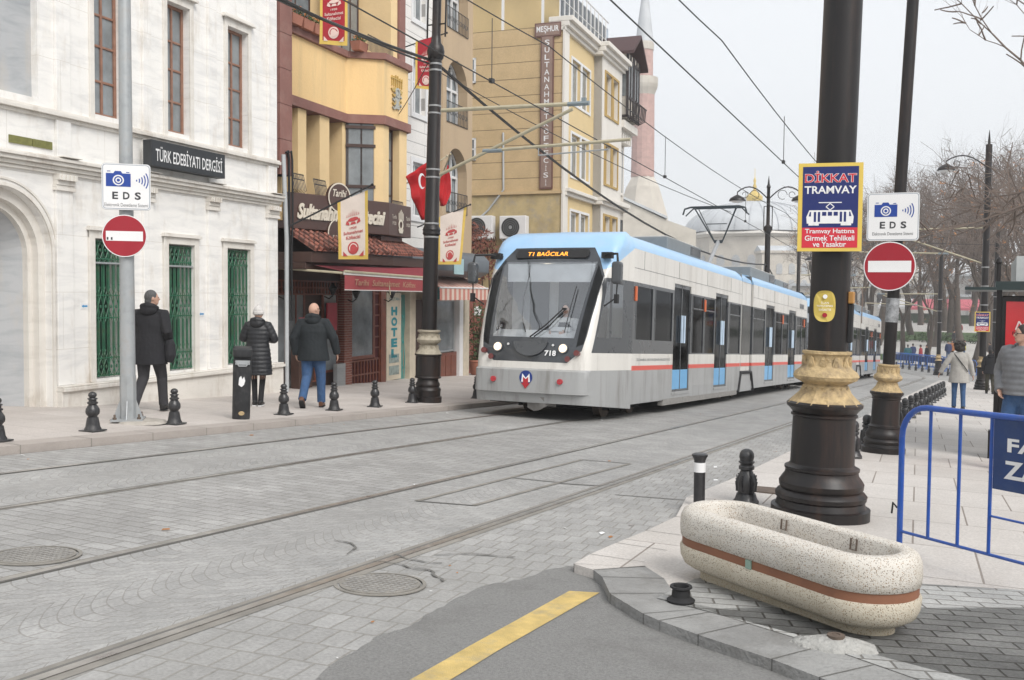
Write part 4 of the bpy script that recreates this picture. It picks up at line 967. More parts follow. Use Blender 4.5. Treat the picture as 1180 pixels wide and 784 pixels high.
# left tall black pole with cantilever arms
lb=thing('black_pole','tall black catenary pole with cream bracket arms standing on the left kerb','pole',V((-9.9,16.85,gz(-9.9,16.85,.09))))
m=MB(); rs=.66
prof=[(.41,0),(.41,.12),(.37,.13),(.37,.24),(.385,.26),(.37,.3),(.33,.33),(.35,.36),(.345,.4),(.31,.44),(.3,.5),(.38,.52),(.38,.54),(.36,.56),(.36,.98),(.39,1.0),(.39,1.03)]
m.lathe([(r*.68,z*.92) for r,z in prof],32); m.build('base',mPOLE,lb,smooth=35)
m=MB(); m.lathe([(r*.66,z*.92) for r,z in [(.4,1.02),(.34,1.09),(.26,1.17),(.23,1.22),(.26,1.24),(.34,1.28),(.37,1.33),(.32,1.38),(.27,1.42),(.28,1.47),(.34,1.5),(.34,1.53),(.22,1.54)]],32); leaves(m,.15,1.0,1.12,9,.02); leaves(m,.17,1.17,1.33,9,.02); m.build('capital',mTANP,lb,smooth=30)
m=MB(); m.lathe([(.152,1.38),(.142,3.24),(.175,3.28),(.165,3.32),(.175,3.36),(.14,3.45),(.118,6.62),(.15,6.66),(.17,6.78),(.15,6.88),(.1,6.95),(.085,7.1),(.08,9.5)],24); m.build('shaft',mPOLE,lb,smooth=35)
m=MB(); m.lathe([(.045,.72),(.045,.73)],12); 
for z in (3.2,3.46,4.35,4.5,5.58,5.72,6.4,6.52): rz=.154-.0065*z*1.0; rz=.142-(z-3.24)*.0073+.004; m=MB(); m.lathe([(rz,z),(rz+.004,z+.005),(rz+.004,z+.03),(rz,z+.035)],24); m.build('clamp_band',mBAND,lb)
for s in(-1,1): m=MB(); m.tube([(s*.2,0,7.05),(s*.2,0,9.0)],.02,6); m.tube([(-.2,0,7.3),(.2,0,7.3)],.015,5); m.build('bracket',mPOLE,lb)
mCRM=mat('bracket_cream',(.42,.38,.27),rough=.6,var=.2,scale=6); mINS=mat('insulator_grey',(.2,.24,.26),rough=.4)
def cantilever(root,side=1,z0=4.42,z1=5.65,reach=3.1,extra=True):
    m=MB(); m.tube([(side*.16,0,z1),(side*reach,0,z1-.03)],.038,8); m.build('upper_arm',mCRM,root)
    m=MB(); m.tube([(side*.16,0,z0),(side*reach*.93,0,z1-.12)],.033,8); m.build('stay_arm',mCRM,root)
    if extra: 
        m=MB(); m.tube([(side*reach*.35,0,z0+.42),(side*(reach+.9),0,z0+.52)],.03,8); m.build('steady_arm',mCRM,root)
        m=MB(); m.tube([(side*reach*.35,0,z0+.42),(side*reach*.35+.4*side,0,z0+.42)],.04,8); m.tube([(side*reach*.9,0,z1-.03),(side*(reach+.1),0,z1-.03)],.042,8); m.box(side*reach-.04,side*reach+.04,-.03,.03,z1,z1+.07); m.build('insulator',mINS,root)
        m=MB(); m.tube([(side*(reach*.72),0,z0+.46),(side*(reach*.72),0,z0+.3),(side*(reach+.5),0,z0+.36)],.015,5); m.build('registration_arm',mGALV,root)
cantilever(lb); lean(lb,1.1,CR)
# more brackets on far poles
for k,(X,Y,side,lab) in enumerate(((-10.2,60,1,'distant black catenary pole with cream arms behind the tram roof'),)):
    t=thing('black_pole',lab,'pole',V((X,Y,gz(X,Y,.1)))); m=MB(); m.lathe([(.27,0),(.25,1.2),(.12,1.4),(.1,8.2),(.02,8.5)],14); m.build('shaft',mPOLE,t,smooth=35); cantilever(t,side)
cantilever(fp1,-1,5.4,6.9,4.2); cantilever(fp2,-1,4.4,5.6,4.0)
# ============================================================ bollards
def bollard_left(name='bollard'):
    t=thing(name,'x','bollard'); m=MB(); m.box(-.115,.115,-.115,.115,0,.018); m.build('base_plate',mIRON,t,bevel=.006)
    m=MB(); m.lathe([(.1,.015),(.098,.03),(.083,.06),(.079,.09),(.068,.15),(.066,.165),(.052,.175),(.055,.185),(.078,.21),(.082,.235),(.078,.27),(.055,.31),(.045,.325),(.062,.335),(.062,.35),(.045,.36),(.045,.38),(.06,.39),(.055,.4),(.035,.405),(.036,.41),(.048,.425),(.05,.44),(.042,.46),(.02,.475),(.003,.478)],24); m.build('post',mIRON,t,smooth=35); return t
def bollard_right(name='bollard'):
    t=thing(name,'x','bollard'); m=MB(); m.lathe([(.115,0),(.115,.03),(.1,.05),(.09,.08),(.085,.1)],20); m.build('base',mIRON,t,smooth=35)
    m=MB(); m.lathe([(.07,.09),(.075,.11),(.085,.15),(.09,.2),(.08,.25),(.055,.3),(.05,.31),(.07,.32),(.07,.345),(.055,.36),(.06,.37),(.072,.38),(.072,.39),(.06,.395),(.062,.41),(.068,.43),(.062,.465),(.045,.49),(.02,.503),(.003,.505)],20); leaves(m,.052,.12,.27,7,.02); m.build('post',mIRON,t,smooth=35); return t
bl=bollard_left(); labs=['just left of the steel signpost','just right of the steel signpost by the man in the black coat','just right of the black litter bin','in front of the bald man in jeans','by the hotel entrance, second before the tall black pole','at the foot of the tall black catenary pole','beside the front corner of the tram, farthest on the left kerb']
for i,(x,y) in enumerate(((107,499),(201,491),(327,480),(385,475),(432,471),(475,466),(549,461))):
    q=GP(x,y-2,.09); q.z=gz(q.x,q.y,.09); o=bl if i==0 else dup(bl)
    o.location=q; o.rotation_euler=(0,0,RAD(4+i*3)); o['label']='black turned bollard '+labs[i]; o['group']='bollards along the left kerb'
q=GP(0,513,.09); o=dup(bl,loc=V((-9.55,7.2,gz(-9.55,7.2,.09))),label='black bollard cut by the left edge, only its foot in view',group='bollards along the left kerb')
br=bollard_right(); q=GP(861,570,PH)
br.location=V((-1.95,9.0,gz(-1.95,9,PH))); br['label']='black baluster bollard between the white banded post and the thick pole'; br['group']='bollards along the right kerb'
rl=['nearest black bollard of the long right row, left of the slimmer pole base','black baluster bollard second in the long right row, right of the slimmer pole base']
Ys=[13.9,15.4,17.3,18.9,20.5,22.0,23.6,25.2,26.8,28.4,30.0,31.6,33.2,34.8,36.4,38.0]
names=['third','fourth','fifth','sixth','seventh','eighth','ninth','tenth','eleventh','twelfth','thirteenth','fourteenth','fifteenth','sixteenth']
for i,Y in enumerate(Ys):
    X=-1.62 if i<2 else -1.5+.0*i
    X=-1.6+i*.012; lab=rl[i] if i<2 else 'black baluster bollard, %s from the front of the long row along the right kerb'%names[i-2]
    dup(br,loc=V((X,Y,gz(X,Y,PH))),label=lab,group='bollards along the right kerb')
# white banded post
wp=thing('banded_post','slim black post with a white band near its top behind the planter','bollard',V((-2.28,8.62,gz(-2.28,8.62,PH))))
m=MB(); m.tube([(0,0,0),(0,0,.40)],.05,24); m.build('post',mIRON,wp,smooth=35)
m=MB(); m.tube([(0,0,.30),(0,0,.385)],.052,24); m.build('white_band',mSW,wp,smooth=35)
m=MB(); m.lathe([(.051,.4),(.06,.425),(.07,.44),(.07,.455),(.05,.465)],24); m.build('cap',mIRON,wp,smooth=35)
# ============================================================ litter bin
lbn=thing('litter_bin','slim dark grey litter bin with a torn white sticker on the left pavement','litter bin',V((-9.72,11.25,gz(-9.72,11.25,.09))),rot=RAD(43)); lbn.rotation_euler=(0,RAD(1.5),RAD(43)); lbn.scale=(.84,.9,1)
mBIN=mat('bin_grey',(.018,.019,.021),rough=.45,var=.3,scale=6,dirt=(.1,.1,.1),dscale=8,damt=.4)
m=MB(); m.loft([[(rx*math.copysign(abs(math.cos(t))**.9,math.cos(t)),ry*math.copysign(abs(math.sin(t))**.9,math.sin(t)),z) for t in [2*PI*k/32 for k in range(32)]] for rx,ry,z in ((.145,.11,0),(.15,.115,.02),(.155,.12,.86))]); m.build('body',mBIN,lbn,smooth=40)
m=MB(); m.loft([[(rx*math.copysign(abs(math.cos(t))**.9,math.cos(t)),ry*math.copysign(abs(math.sin(t))**.9,math.sin(t))+.01,z+(.03 if math.sin(t)>0 else 0)) for t in [2*PI*k/32 for k in range(32)]] for rx,ry,z in ((.16,.125,.9),(.165,.13,.92),(.16,.125,1.0),(.14,.1,1.02))]); m.box(-.14,.14,.0,.1,.85,.92); m.build('hood',mBIN,lbn,smooth=40)
m=MB(); m.box(-.12,.12,-.124,-.118,.79,.85); m.tube([(-.12,-.125,.84),(-.06,-.13,.77),(.06,-.13,.77),(.12,-.125,.84)],.01,6); m.build('slot_plate',mGALV,lbn)
m=MB(); pgon(m,Pl((0,-.121,0),(1,0,0),(0,0,1)),[(-.06,.5),(-.01,.47),(.03,.5),(.05,.56),(.03,.62),(.0,.58),(-.02,.63),(-.05,.6)],0,.003); m.build('torn_sticker',mSW,lbn); m=MB(); disc(m,Pl((0,-.116,0),(1,0,0),(0,0,1)),0,.09,.05,0,.004,20,ry=.03); m.build('badge',mGOLD,lbn)
# ============================================================ planter
mTZ=mat_terrazzo('washed_stone',(.56,.53,.48),(.1,.09,.08),scale=150,amt=.5,stain=(.42,.37,.29)); mTZ2=mat_terrazzo('washed_stone_base',(.42,.37,.28),(.12,.1,.07),scale=150,amt=.5,stain=(.2,.17,.11))
mTZL=mat_terrazzo('washed_stone_lower',(.50,.455,.37),(.1,.09,.07),scale=150,amt=.5,stain=(.33,.28,.2)); mSOIL=mat('dry_soil',(.16,.12,.085),rough=1,var=.4,scale=12,bump=1,bscale=40); mBRB=mat('brown_band',(.23,.1,.055),rough=.7,var=.2,scale=6)
pa=GP(797,672,PH); pb=GP(1040,722,PH)
cA=V((-1.24,5.52,0)); cB=V((-.46,5.34,0))
# rim extremes seen: left (-1.52,5.34), right (-.24,5.04), near (-.72,4.5)...: long axis runs left-to-right and slightly nearer
ctr=V((-.982,5.70,0)); axis=V((math.cos(-.61),math.sin(-.61),0)); halfL=.80; halfW=.275
ang=math.atan2(axis.y,axis.x)
pt_=thing('planter','long oval speckled stone planter with a brown band, in front at the corner','planter',V((ctr.x,ctr.y,gz(ctr.x,ctr.y,PH))),rot=ang); pt_.scale=(1,1,1.01)
def stad(a,b,z,n=14):       # half length a, half width b
    P=[]; s=a-b
    for k in range(n+1): t=-PI/2+PI*k/n; P.append((s+b*math.cos(t),b*math.sin(t),z))
    for k in range(n+1): t=PI/2+PI*k/n; P.append((-s+b*math.cos(t),b*math.sin(t),z))
    return P
a,b=halfL,halfW
def off_(d,z): return stad(a+d,b+d,z)
m=MB(); m.loft([off_(-.12,.0),off_(-.12,.07),off_(-.13,.08)]); m.build('foot',mTZ2,pt_,smooth=40)
m=MB(); m.loft([off_(-.13,.07),off_(-.06,.075),off_(-.02,.10),off_(-.0,.14),off_(.006,.2),off_(-.004,.213)],cap=True); m.build('lower_body',mTZL,pt_,smooth=50)
m=MB(); m.loft([off_(-.008,.21),off_(-.008,.262)],cap=False); m.build('brown_band',mBRB,pt_,smooth=60)
m=MB(); m.loft([off_(-.012,.258),off_(.002,.266),off_(.006,.32),off_(.003,.38),off_(-.012,.412),off_(-.045,.432),off_(-.095,.432),off_(-.112,.415),off_(-.12,.2)],cap=False); m.build('rim',mTZ,pt_,smooth=60)
m=MB(); m.loft([off_(-.122,.2),off_(-.122,.25)]); m.build('soil',mSOIL,pt_)
m=MB(); m.box(-.06,-.02,-b-.003,-b+.01,.212,.26); m.build('repair_mark',mat('green_patch',(.25,.36,.3),rough=.8),pt_)
for x in (-.2,.32): m=MB(); m.tube([(x-.02,b-.125,.41),(x-.02,b-.13,.35),(x+.02,b-.13,.35),(x+.02,b-.125,.41)],.006,5); m.build('lifting_ring',mRUST,pt_)
# rubber pipe foot, mortar blob
t=thing('rubber_foot','empty round black rubber socket lying at the left end of the planter','rubber socket',V((-1.5,5.32,gz(-1.5,5.32,PH+.004))))
m=MB(); m.lathe([(.075,0),(.078,.012),(.062,.022),(.052,.03),(.048,.07),(.062,.08),(.06,.09),(.044,.088),(.038,.05),(.036,.02)],24); m.build('socket',mBLK,t,smooth=40)
q=GP(963,746,PH); t=thing('mortar_lump','lump of pale mortar round a rusty bolt stub on the pavers below the planter','mortar lump',V((q.x,q.y,gz(q.x,q.y,PH))),rot=.2)
m=MB(); rnd=random.Random(3); ph=[rnd.uniform(.8,1.2) for k in range(24)]
m.loft([[(r*ph[k]*math.cos(2*PI*k/24)*1.3,r*ph[(k+5)%24]*math.sin(2*PI*k/24)*.75,z+rnd.uniform(-.004,.004)) for k in range(24)] for r,z in ((.155,-.01),(.14,.018),(.1,.033),(.05,.05),(.02,.054))]); m.build('mortar',mat('pale_mortar',(.38,.375,.355),rough=.95,var=.3,scale=14,bump=1,bscale=40,dirt=(.25,.24,.22),dscale=12),t,smooth=60)
m=MB(); m.lathe([(.042,.04),(.042,.062),(.02,.064),(.02,.06)],16); m.build('bolt_stub',mRUST,t,smooth=30)
# drain grate behind the planter
q=GP(888,566,PH); t=thing('hatch_cover','small dark square hatch in the paving behind the bollard and thick pole','hatch',V((q.x,q.y,gz(q.x,q.y,PH))),euler=(-math.atan(S_),0,0)); m=MB(); m.box(-.2,.2,-.2,.2,.0,.012); m.build('plate',mRUST,t)
# ============================================================ blue barrier
mBAR=mat('barrier_blue',(.01,.07,.34),rough=.38,var=.2,scale=8,coat=.2,dirt=(.1,.13,.2),dscale=14,damt=.35)
bp0=V((-.60,7.65,0)); 
def gpt(x,y): q=GP(x,y,PH); return q
qa=gpt(1031,645); qb=gpt(1180,652)
bar=thing('crowd_barrier','bright blue tubular crowd barrier with a lettered dark blue panel at the right edge','barrier',V((0,0,0)))
# left upright at x~1031..1040, bottom rail falls to the right; barrier runs towards the camera-right
BA=V((-.54,7.531,0)); BB=V((-.54+math.cos(-.716),7.531+math.sin(-.716),0))
bd=(BB-BA).normalized(); bar.location=V((BA.x,BA.y,gz(BA.x,BA.y,PH))); bar.rotation_euler=(math.atan(0),0,math.atan2(bd.y,bd.x))
sl=(gz(BB.x,BB.y)-gz(BA.x,BA.y))/(BB-BA).length
BH=1.066; BW=2.3
def bz(x,z): return (x,0,z+sl*x)
m=MB(); pts=[bz(0,.0),bz(0,BH-.22)]+[bz(.22-.22*math.cos(t),BH-.22+.22*math.sin(t)) for t in [PI/2*k/6 for k in range(1,7)]]+[bz(BW-.22,BH)]+[bz(BW-.22+.22*math.sin(t),BH-.22+.22*math.cos(t)) for t in [PI/2*k/6 for k in range(1,7)]]+[bz(BW,.0)]
m.tube(pts,.021,12); m.build('outer_tube',mBAR,bar,smooth=50)
m=MB(); m.tube([bz(0,.17),bz(BW,.17)],.011,8); m.build('bottom_rail',mBAR,bar,smooth=50)
xs=[.27,.50,.76]
for x in (.255,.506,.754,1.62,1.84,2.06): m=MB(); m.tube([bz(x,.17),bz(x,BH-.01)],.0115,8); m.build('upright',mBAR,bar,smooth=50)
m=MB(); m.tube([bz(.767,.42),bz(1.62,.42)],.008,8); m.build('lower_rail',mBAR,bar,smooth=50)
m=MB(); z0,z1=.60,BH-.02; m.hexa([(.775,-.006,z0+sl*.775),(1.6,-.006,z0+sl*1.6),(1.6,.006,z0+sl*1.6),(.775,.006,z0+sl*.775),(.775,-.006,z1+sl*.775),(1.6,-.006,z1+sl*1.6),(1.6,.006,z1+sl*1.6),(.775,.006,z1+sl*.775)]); pn=m.build('name_panel',mat('panel_dark_blue',(.006,.035,.14),rough=.45,var=.25,scale=4,dirt=(.05,.08,.15),dscale=6,damt=.4),bar)
ppl=Pl((1.19,-.007,.82+sl*1.19),(1,0,sl),(0,0,1)); m=MB(); text(m,ppl,'FATİH',-.03,.085,.56,.115,.001,bold=.03); text(m,ppl,'ZABITA',0,-.085,.66,.115,.001,bold=.03); m.build('lettering',mSW,pn)
for x in (BW,):
    m=MB(); m.tube([(x,-.3,sl*x+.02),(x,-.2,.05+sl*x),(x,.2,.05+sl*x),(x,.3,sl*x+.02)],.018,8); m.build('foot',mBAR,bar,smooth=50)
m=MB(); m.tube([(-.03,0,.33),(-.07,0,.36),(-.08,0,.28)],.007,6); m.build('hook',mBLK,bar)
# ============================================================ marble building
mMAR=mat_marble('white_marble',base=(.8,.785,.755),vein=(.5,.5,.5)); mMARG=mat_marble('grey_marble',base=(.42,.43,.44),vein=(.25,.27,.29),bw=0,amt=.8); mMARP=mat_marble('marble_trim',base=(.7,.67,.62),vein=(.5,.47,.42),stain=(.34,.27,.2),bw=0,amt=.5)
mWOOD=mat('reddish_window_wood',(.26,.13,.085),rough=.55,var=.3,scale=10,dirt=(.3,.22,.17),dscale=6,damt=.4); mWPANE=mat_glass_dark('reflection_tinted_glass',(.2,.22,.23),.1)  # pane glass: a grey-blue reflection is put into its base colour
mGREEN=mat('green_wrought_iron',(.02,.115,.06),rough=.45,var=.4,scale=12,dirt=(.14,.09,.04),dscale=5,damt=.4); mGRNB=mat('green_shutter',(.003,.028,.015),rough=.7,var=.3); mRED2=mat('old_red_shutter',(.09,.05,.04),rough=.8)
mOLV=mat('olive_plaque',(.17,.17,.05),rough=.6,var=.3,scale=18); mBSG=mat('charcoal_sign',(.025,.028,.032),rough=.45); mARW=mat('sticker_blue',(.03,.25,.5),rough=.5)
wb=Athing('marble_building','white marble building with green window grilles, arched portal and tall brown sash windows','building',0,0)
LW=[(.68,1.40),(2.41,3.11),(4.07,4.81)]; UW=[(.72,1.36),(2.43,3.03),(4.13,4.78)]
ops=[(a,b,.10,2.31) for a,b in LW]+[(a,b,4.25,6.46) for a,b in UW]
m=MB(); cells(m,-.12,5.76,-1.3,8.6,0,.5,ops); cells(m,-8,-.12,3.35,8.6,0,.5,[(-1.9,-.38,4.28,8.0)]); cells(m,-8,-2.05,-1.3,3.35,0,.5,[])
# portal wall with stepped arches
def arch_wall(m,c,r,zs,ztop,x0,x1,d0,d1,zb=-1.3,n=20):
    P=[(x0,zb),(c-r,zb),(c-r,zs)]+[(c-r*math.cos(PI*k/n),zs+r*math.sin(PI*k/n)) for k in range(1,n)]+[(c+r,zs),(c+r,zb),(x1,zb),(x1,ztop),(x0,ztop)]
    # split into strips to keep it clean
    for k in range(n):
        a0=c-r*math.cos(PI*k/n); a1=c-r*math.cos(PI*(k+1)/n); z0=zs+r*math.sin(PI*k/n); z1=zs+r*math.sin(PI*(k+1)/n)
        m.hexa([(a0,d0,z0),(a1,d0,z1),(a1,d1,z1),(a0,d1,z0),(a0,d0,ztop),(a1,d0,ztop),(a1,d1,ztop),(a0,d1,ztop)])
    m.box(x0,c-r,d0,d1,zb,ztop); m.box(c+r,x1,d0,d1,zb,ztop)
arch_wall(m,-1.08,.90,2.05,3.35,-2.05,-.12,0,.12)
wall=m.build('wall',mMAR,wb)
m=MB(); arch_wall(m,-1.08,.78,2.02,3.2,-2.0,-.16,.121,.24); arch_wall(m,-1.08,.70,2.0,3.2,-2.0,-.16,.241,.34); arch_wall(m,-1.08,.42,1.95,3.2,-2.0,-.16,.70,.78); 
m.build('portal_arch',mMARP,wb)
m=MB(); n=16; c=-1.08
pr=[( .70,.34),(.42,.70)]
for s in(-1,1): m.hexa([(c+s*.70,.34,-1.3),(c+s*.42,.70,-1.3),(c+s*.44,.72,-1.3),(c+s*.8,.36,-1.3),(c+s*.70,.34,2.0),(c+s*.42,.70,1.95),(c+s*.44,.72,1.95),(c+s*.8,.36,2.0)])
for k in range(n):
    a,b=PI*k/n,PI*(k+1)/n; m.poly([(c+.70*math.cos(a),.34,2.0+.70*math.sin(a)),(c+.70*math.cos(b),.34,2.0+.70*math.sin(b)),(c+.42*math.cos(b),.70,1.95+.42*math.sin(b)),(c+.42*math.cos(a),.70,1.95+.42*math.sin(a))])
m.build('portal_reveal',mMARG,wb,smooth=40)
m=MB(); m.box(c-.6,c+.6,.85,.9,-1.3,2.9); dr=m.build('portal_door',mat('white_door',(.6,.6,.58),rough=.5),wb); m=MB(); m.box(c+.1,c+.28,.83,.85,.55,.6); m.build('handle',mIRON,dr)
m=MB()      # raised arch mouldings
for r,w_,d in ((.905,.05,-.03),(1.0,.03,-.02)):
    pl_=Pl((c,0,2.05),(1,0,0),(0,0,1)); ringp(m,pl_,0,0,r,r+w_,0,-d,0,PI,28); 
    for s in(-1,1): x=sorted((c+s*r,c+s*(r+w_))); m.box(x[0],x[1],d,0,-.5,2.05)
m.build('arch_moulding',mMARP,wb,smooth=30)
m=MB(); m.box(-1.9,-.38,.12,.2,4.2,8.1); m.box(-1.05,-1.02,.1,.12,4.28,8.0); m.build('recessed_panel',mMARG,wb)
# plinth, ledges, cornices
m=MB(); 
def ledge(m,s0,s1,steps): 
    for z0,z1,d in steps: m.box(s0,s1,-d,0.0,z0,z1)
ledge(m,-.13,5.80,[(-1.3,-.03,.14),(-.028,.03,.19),(.032,.058,.15)]); m.build('plinth',mMARP,wb,bevel=.008)
m=MB(); ledge(m,-8,5.82,[(3.22,3.27,.05),(3.272,3.33,.09),(3.332,3.39,.15),(3.392,3.44,.19),(3.442,3.46,.14)]); m.build('lower_cornice',mMARP,wb,bevel=.008)
m=MB(); ledge(m,-8,5.80,[(4.02,4.07,.04),(4.072,4.13,.10),(4.132,4.16,.07)]); m.build('upper_ledge',mMARP,wb,bevel=.006)
for s0,s1 in ((-.1,.22),(1.78,2.02),(3.50,3.78),(5.40,5.74)):
    m=MB(); m.box(s0,s1,-.05,0,.06,3.0); m.box(s0+.02,s1-.02,-.05,0,3.462,4.02); m.box(s0+.02,s1-.02,-.05,0,4.162,8.6); pp=m.build('pilaster',mMAR,wb,bevel=.006)
    m=MB(); ledge(m,s0-.03,s1+.03,[(2.98,3.03,.09),(3.032,3.06,.07)]); ledge(m,s0-.02,s1+.02,[(3.062,3.13,.085),(3.132,3.218,.13)])
    for k in range(4): x=s0+(s1-s0)*(k+.5)/4; m.box(x-.02,x+.02,-.15,-.13,3.13,3.215)
    m.box(s0-.03,s1+.03,-.22,-.0,3.462,3.475) 
    m.build('capital',mMARP,pp,bevel=.004)
for i,(a,b) in enumerate(LW):
    m=MB(); 
    for x0,x1 in ((a-.12,a-.0),(b+.0,b+.12)): m.box(x0,x1,-.045,0,.06,2.43)
    m.box(a-.12,b+.12,-.044,0,2.312,2.43); m.box(a-.15,b+.15,-.09,0,2.432,2.48); m.box(a-.13,b+.13,-.065,0,2.482,2.50); ar=m.build('window_surround',mMARP,wb,bevel=.006)
    m=MB(); m.box(a,b,.34,.36,.1,2.31); m.build('shutter',mGRNB,ar)
    g=MB(); n=6; w_=(b-a); r=.011
    for z in (.14,.42,1.06,1.42,2.0,2.27): g.box(a,b,.03,.05,z-.011,z+.011)
    for k in range(n+1):
        x=a+.02+(w_-.04)*k/n; g.tube([(x,.04,.12),(x,.04,2.29)],r,5)
    for k in range(n):
        x=a+.02+(w_-.04)*(k+.5)/n; h=(w_-.04)/n*.5
        for z0,z1 in ((.14,.42),(1.06,1.42),(2.0,2.27)):
            zm=(z0+z1)/2; g.tube([(x,.04,z0),(x-h*.85,.04,zm-.03),(x-h*.85,.04,zm+.03),(x,.04,z1)],.009,4); g.tube([(x,.04,z0),(x+h*.85,.04,zm-.03),(x+h*.85,.04,zm+.03),(x,.04,z1)],.009,4); g.ell((x,.04,zm),(.02,.014,.03),6,4)
        for z0,z1 in ((.42,1.06),(1.42,2.0)):
            g.tube([(x,.04,z0),(x-h*.5,.04,z0+.07),(x-h*.5,.04,z1-.07),(x,.04,z1)],.007,4); g.tube([(x,.04,z0),(x+h*.5,.04,z0+.07),(x+h*.5,.04,z1-.07),(x,.04,z1)],.007,4)
            g.tube([(x-h,.04,z0+.02),(x-h*.2,.04,z0+.13),(x-h,.04,z0+.2)],.007,4)
    g.build('iron_grille',mGREEN,ar)
    if i<2: m=MB(); m.tube([(a-.02,.01,1.93),(b+.02,.01,1.93)],.018,6); m.build('cross_bar',mGALV,ar)
for i,(a,b) in enumerate(UW):
    w_=window(wb,a,b,4.25,6.46,.12,mWOOD,mWPANE,nv=2,hz=(.25,.5,.72),fw=.055,depth=.07,pane_in=.03)
    m=MB(); 
    for x0,x1 in ((a-.1,a),(b,b+.1)): m.box(x0,x1,-.03,0,4.165,6.6)
    m.box(a-.1,b+.1,-.029,0,6.462,6.6); m.box(a-.16,b+.16,-.10,0,6.602,6.64); m.box(a-.14,b+.14,-.07,0,6.642,6.68); m.build('upper_surround',mMARP,wb,bevel=.005)
for x,y in ((97,353),(232,362),(292,366)):
    s,z=A(x,y); pl_=Pl((s,-.004 if x>240 else -.004,z),(1,0,0),(0,0,1)); m=MB(); rect(m,pl_,-.08,.08,-.045,.045,-.004,.002) ; m.mi=1; pgon(m,pl_,[(-.06,0),(-.02,.025),(-.02,.012),(.06,.014),(.06,-.014),(-.02,-.012),(-.02,-.025)],.002,.004); m.build('arrow_sticker',[mSW,mARW],wb)
for a,b in ((-.92,-.52),(-.50,-.14)): m=MB(); m.box(a,b,-.02,0,3.57,3.68); m.build('plaque',mOLV,wb)
m=MB(); 
for k in range(12):
    a=-3.0; 
m=MB(); m.tube([(1.0,-.3,8.6),(1.0,-.2,8.6)],.02,6)
# the sign
t=Athing('building_sign','dark grey sign with white capitals projecting from the marble wall above the galvanised post','sign',1.68,-.3,3.76)
m=MB(); m.box(1.66,3.62,-.32,-.14,3.55,3.98); m.build('sign_box',mBSG,t,bevel=.006); m=MB(); text(m,Pl((2.64,-.322,3.765),(1,0,0),(0,0,1)),'TÜRK EDEBİYATI DERGİSİ',0,.01,1.78,.27,.001,bold=.012); m.build('lettering',mSW,t)
m=MB(); 
for x in (1.9,3.4): m.box(x,x+.04,-.14,.0,3.7,3.74)
m.build('bracket',mBSG,t)
# drain pipe and cables between the houses
mPIPE=mat('grey_pipe',(.42,.44,.45),rough=.5,var=.2)
t=Athing('drain_pipe','pale drain pipe with black cable bundles between the marble building and the restaurant','drain pipe',5.95,-.1)
m=MB(); m.tube([(5.95,-.12,AG(5.95,0)),(5.95,-.12,2.6),(5.90,-.08,4.3)],.045,10); m.build('pipe',mPIPE,t,smooth=50)
for k,(x,d) in enumerate(((6.08,-.1),(6.13,-.06),(6.17,-.12))):
    m=MB(); m.tube([(x-.12,-.1,4.35),(x-.04,d,4.4),(x,d,4.2),(x+.01,d,3.0),(x-.02*k,d,2.2),(x,d,.9)],.022,6); m.build('cable',mBLK,t)
# ============================================================ restaurant
mYW=mat('yellow_stucco',(.78,.55,.27),rough=.85,var=.1,scale=1.2,bump=.25,bscale=18,dirt=(.45,.35,.2),dscale=.8,damt=.5,streak=True); mYL=mat('pale_yellow_stucco',(.74,.55,.3),rough=.85,var=.1,scale=1.4,bump=.25,bscale=18)
mROS=mat('dusky_rose_trim',(.24,.115,.095),rough=.8,var=.15,scale=3,dirt=(.35,.24,.2),dscale=2,damt=.4); mDKW=mat('dark_brown_wood',(.06,.03,.022),rough=.5,var=.3,scale=8); mRW=mat('red_brown_wood',(.17,.05,.028),rough=.45,var=.35,scale=7,coat=.2)
mFAS=mat('brown_fascia',(.075,.038,.03),rough=.4,var=.12,scale=3,coat=.15); mCRE=mat('cream_lettering',(.66,.6,.5),rough=.5,var=.1); mTILE=mat_brick('roof_tiles',(.3,.11,.075),(.24,.09,.065),(.1,.04,.03),.16,.12,.02,bump=1,stain=(.2,.15,.12),samt=.5); mAWN=mat('maroon_awning',(.2,.025,.035),rough=.9,var=.15,scale=3,bump=.1); mAWW=mat('awning_white',(.6,.57,.54),rough=.9); mAWD=mat('awning_underside',(.09,.02,.022),rough=1)
mBRK=mat_brick('red_brick',(.24,.07,.045),(.18,.05,.035),(.3,.22,.18),.2,.06,.008,axes='XZ',bump=.5)
rs=Athing('restaurant','yellow restaurant house with rose trim, brown name board, tiled eave and maroon awning','building',8.5,.2)
# red quoin at the left
m=MB(); 
for k in range(9): z0=3.9+.72*k; m.box(5.84,6.28,-.05,.6,z0,z0+.71)
m.box(5.85,6.27,-.04,.6,3.9,10.3); m.build('corner_pier',mROS,rs,bevel=.008)
zL0,zL1=5.45,5.66; zU0,zU1=6.95,7.1
bay=[(8.95,.2),(9.42,-.55),(10.7,-.55),(11.55,.6),(11.55,3),(6.28,3),(6.28,.2)]
def slab(m,pts,z0,z1): m.prism(pts,z0,z1,lambda u,v,w:(u,v,w))
m=MB(); slab(m,bay,zL1,zU0); m.build('parapet_wall',mYW,rs)
def grow(P,e,n=3): return [(P[0][0]-.01,P[0][1]-e),(P[1][0]-e*.6,P[1][1]-e),(P[2][0]+e,P[2][1]-e),(P[3][0]+e,P[3][1]),P[4],(P[5][0],P[5][1]),(P[6][0],P[6][1]-e)]
m=MB(); slab(m,grow(bay,.06),zL0,zL1-.002); m.build('lower_ledge',mROS,rs,bevel=.006); m=MB(); slab(m,grow(bay,.08),zU0+.002,zU1); m.build('upper_ledge',mROS,rs,bevel=.006)
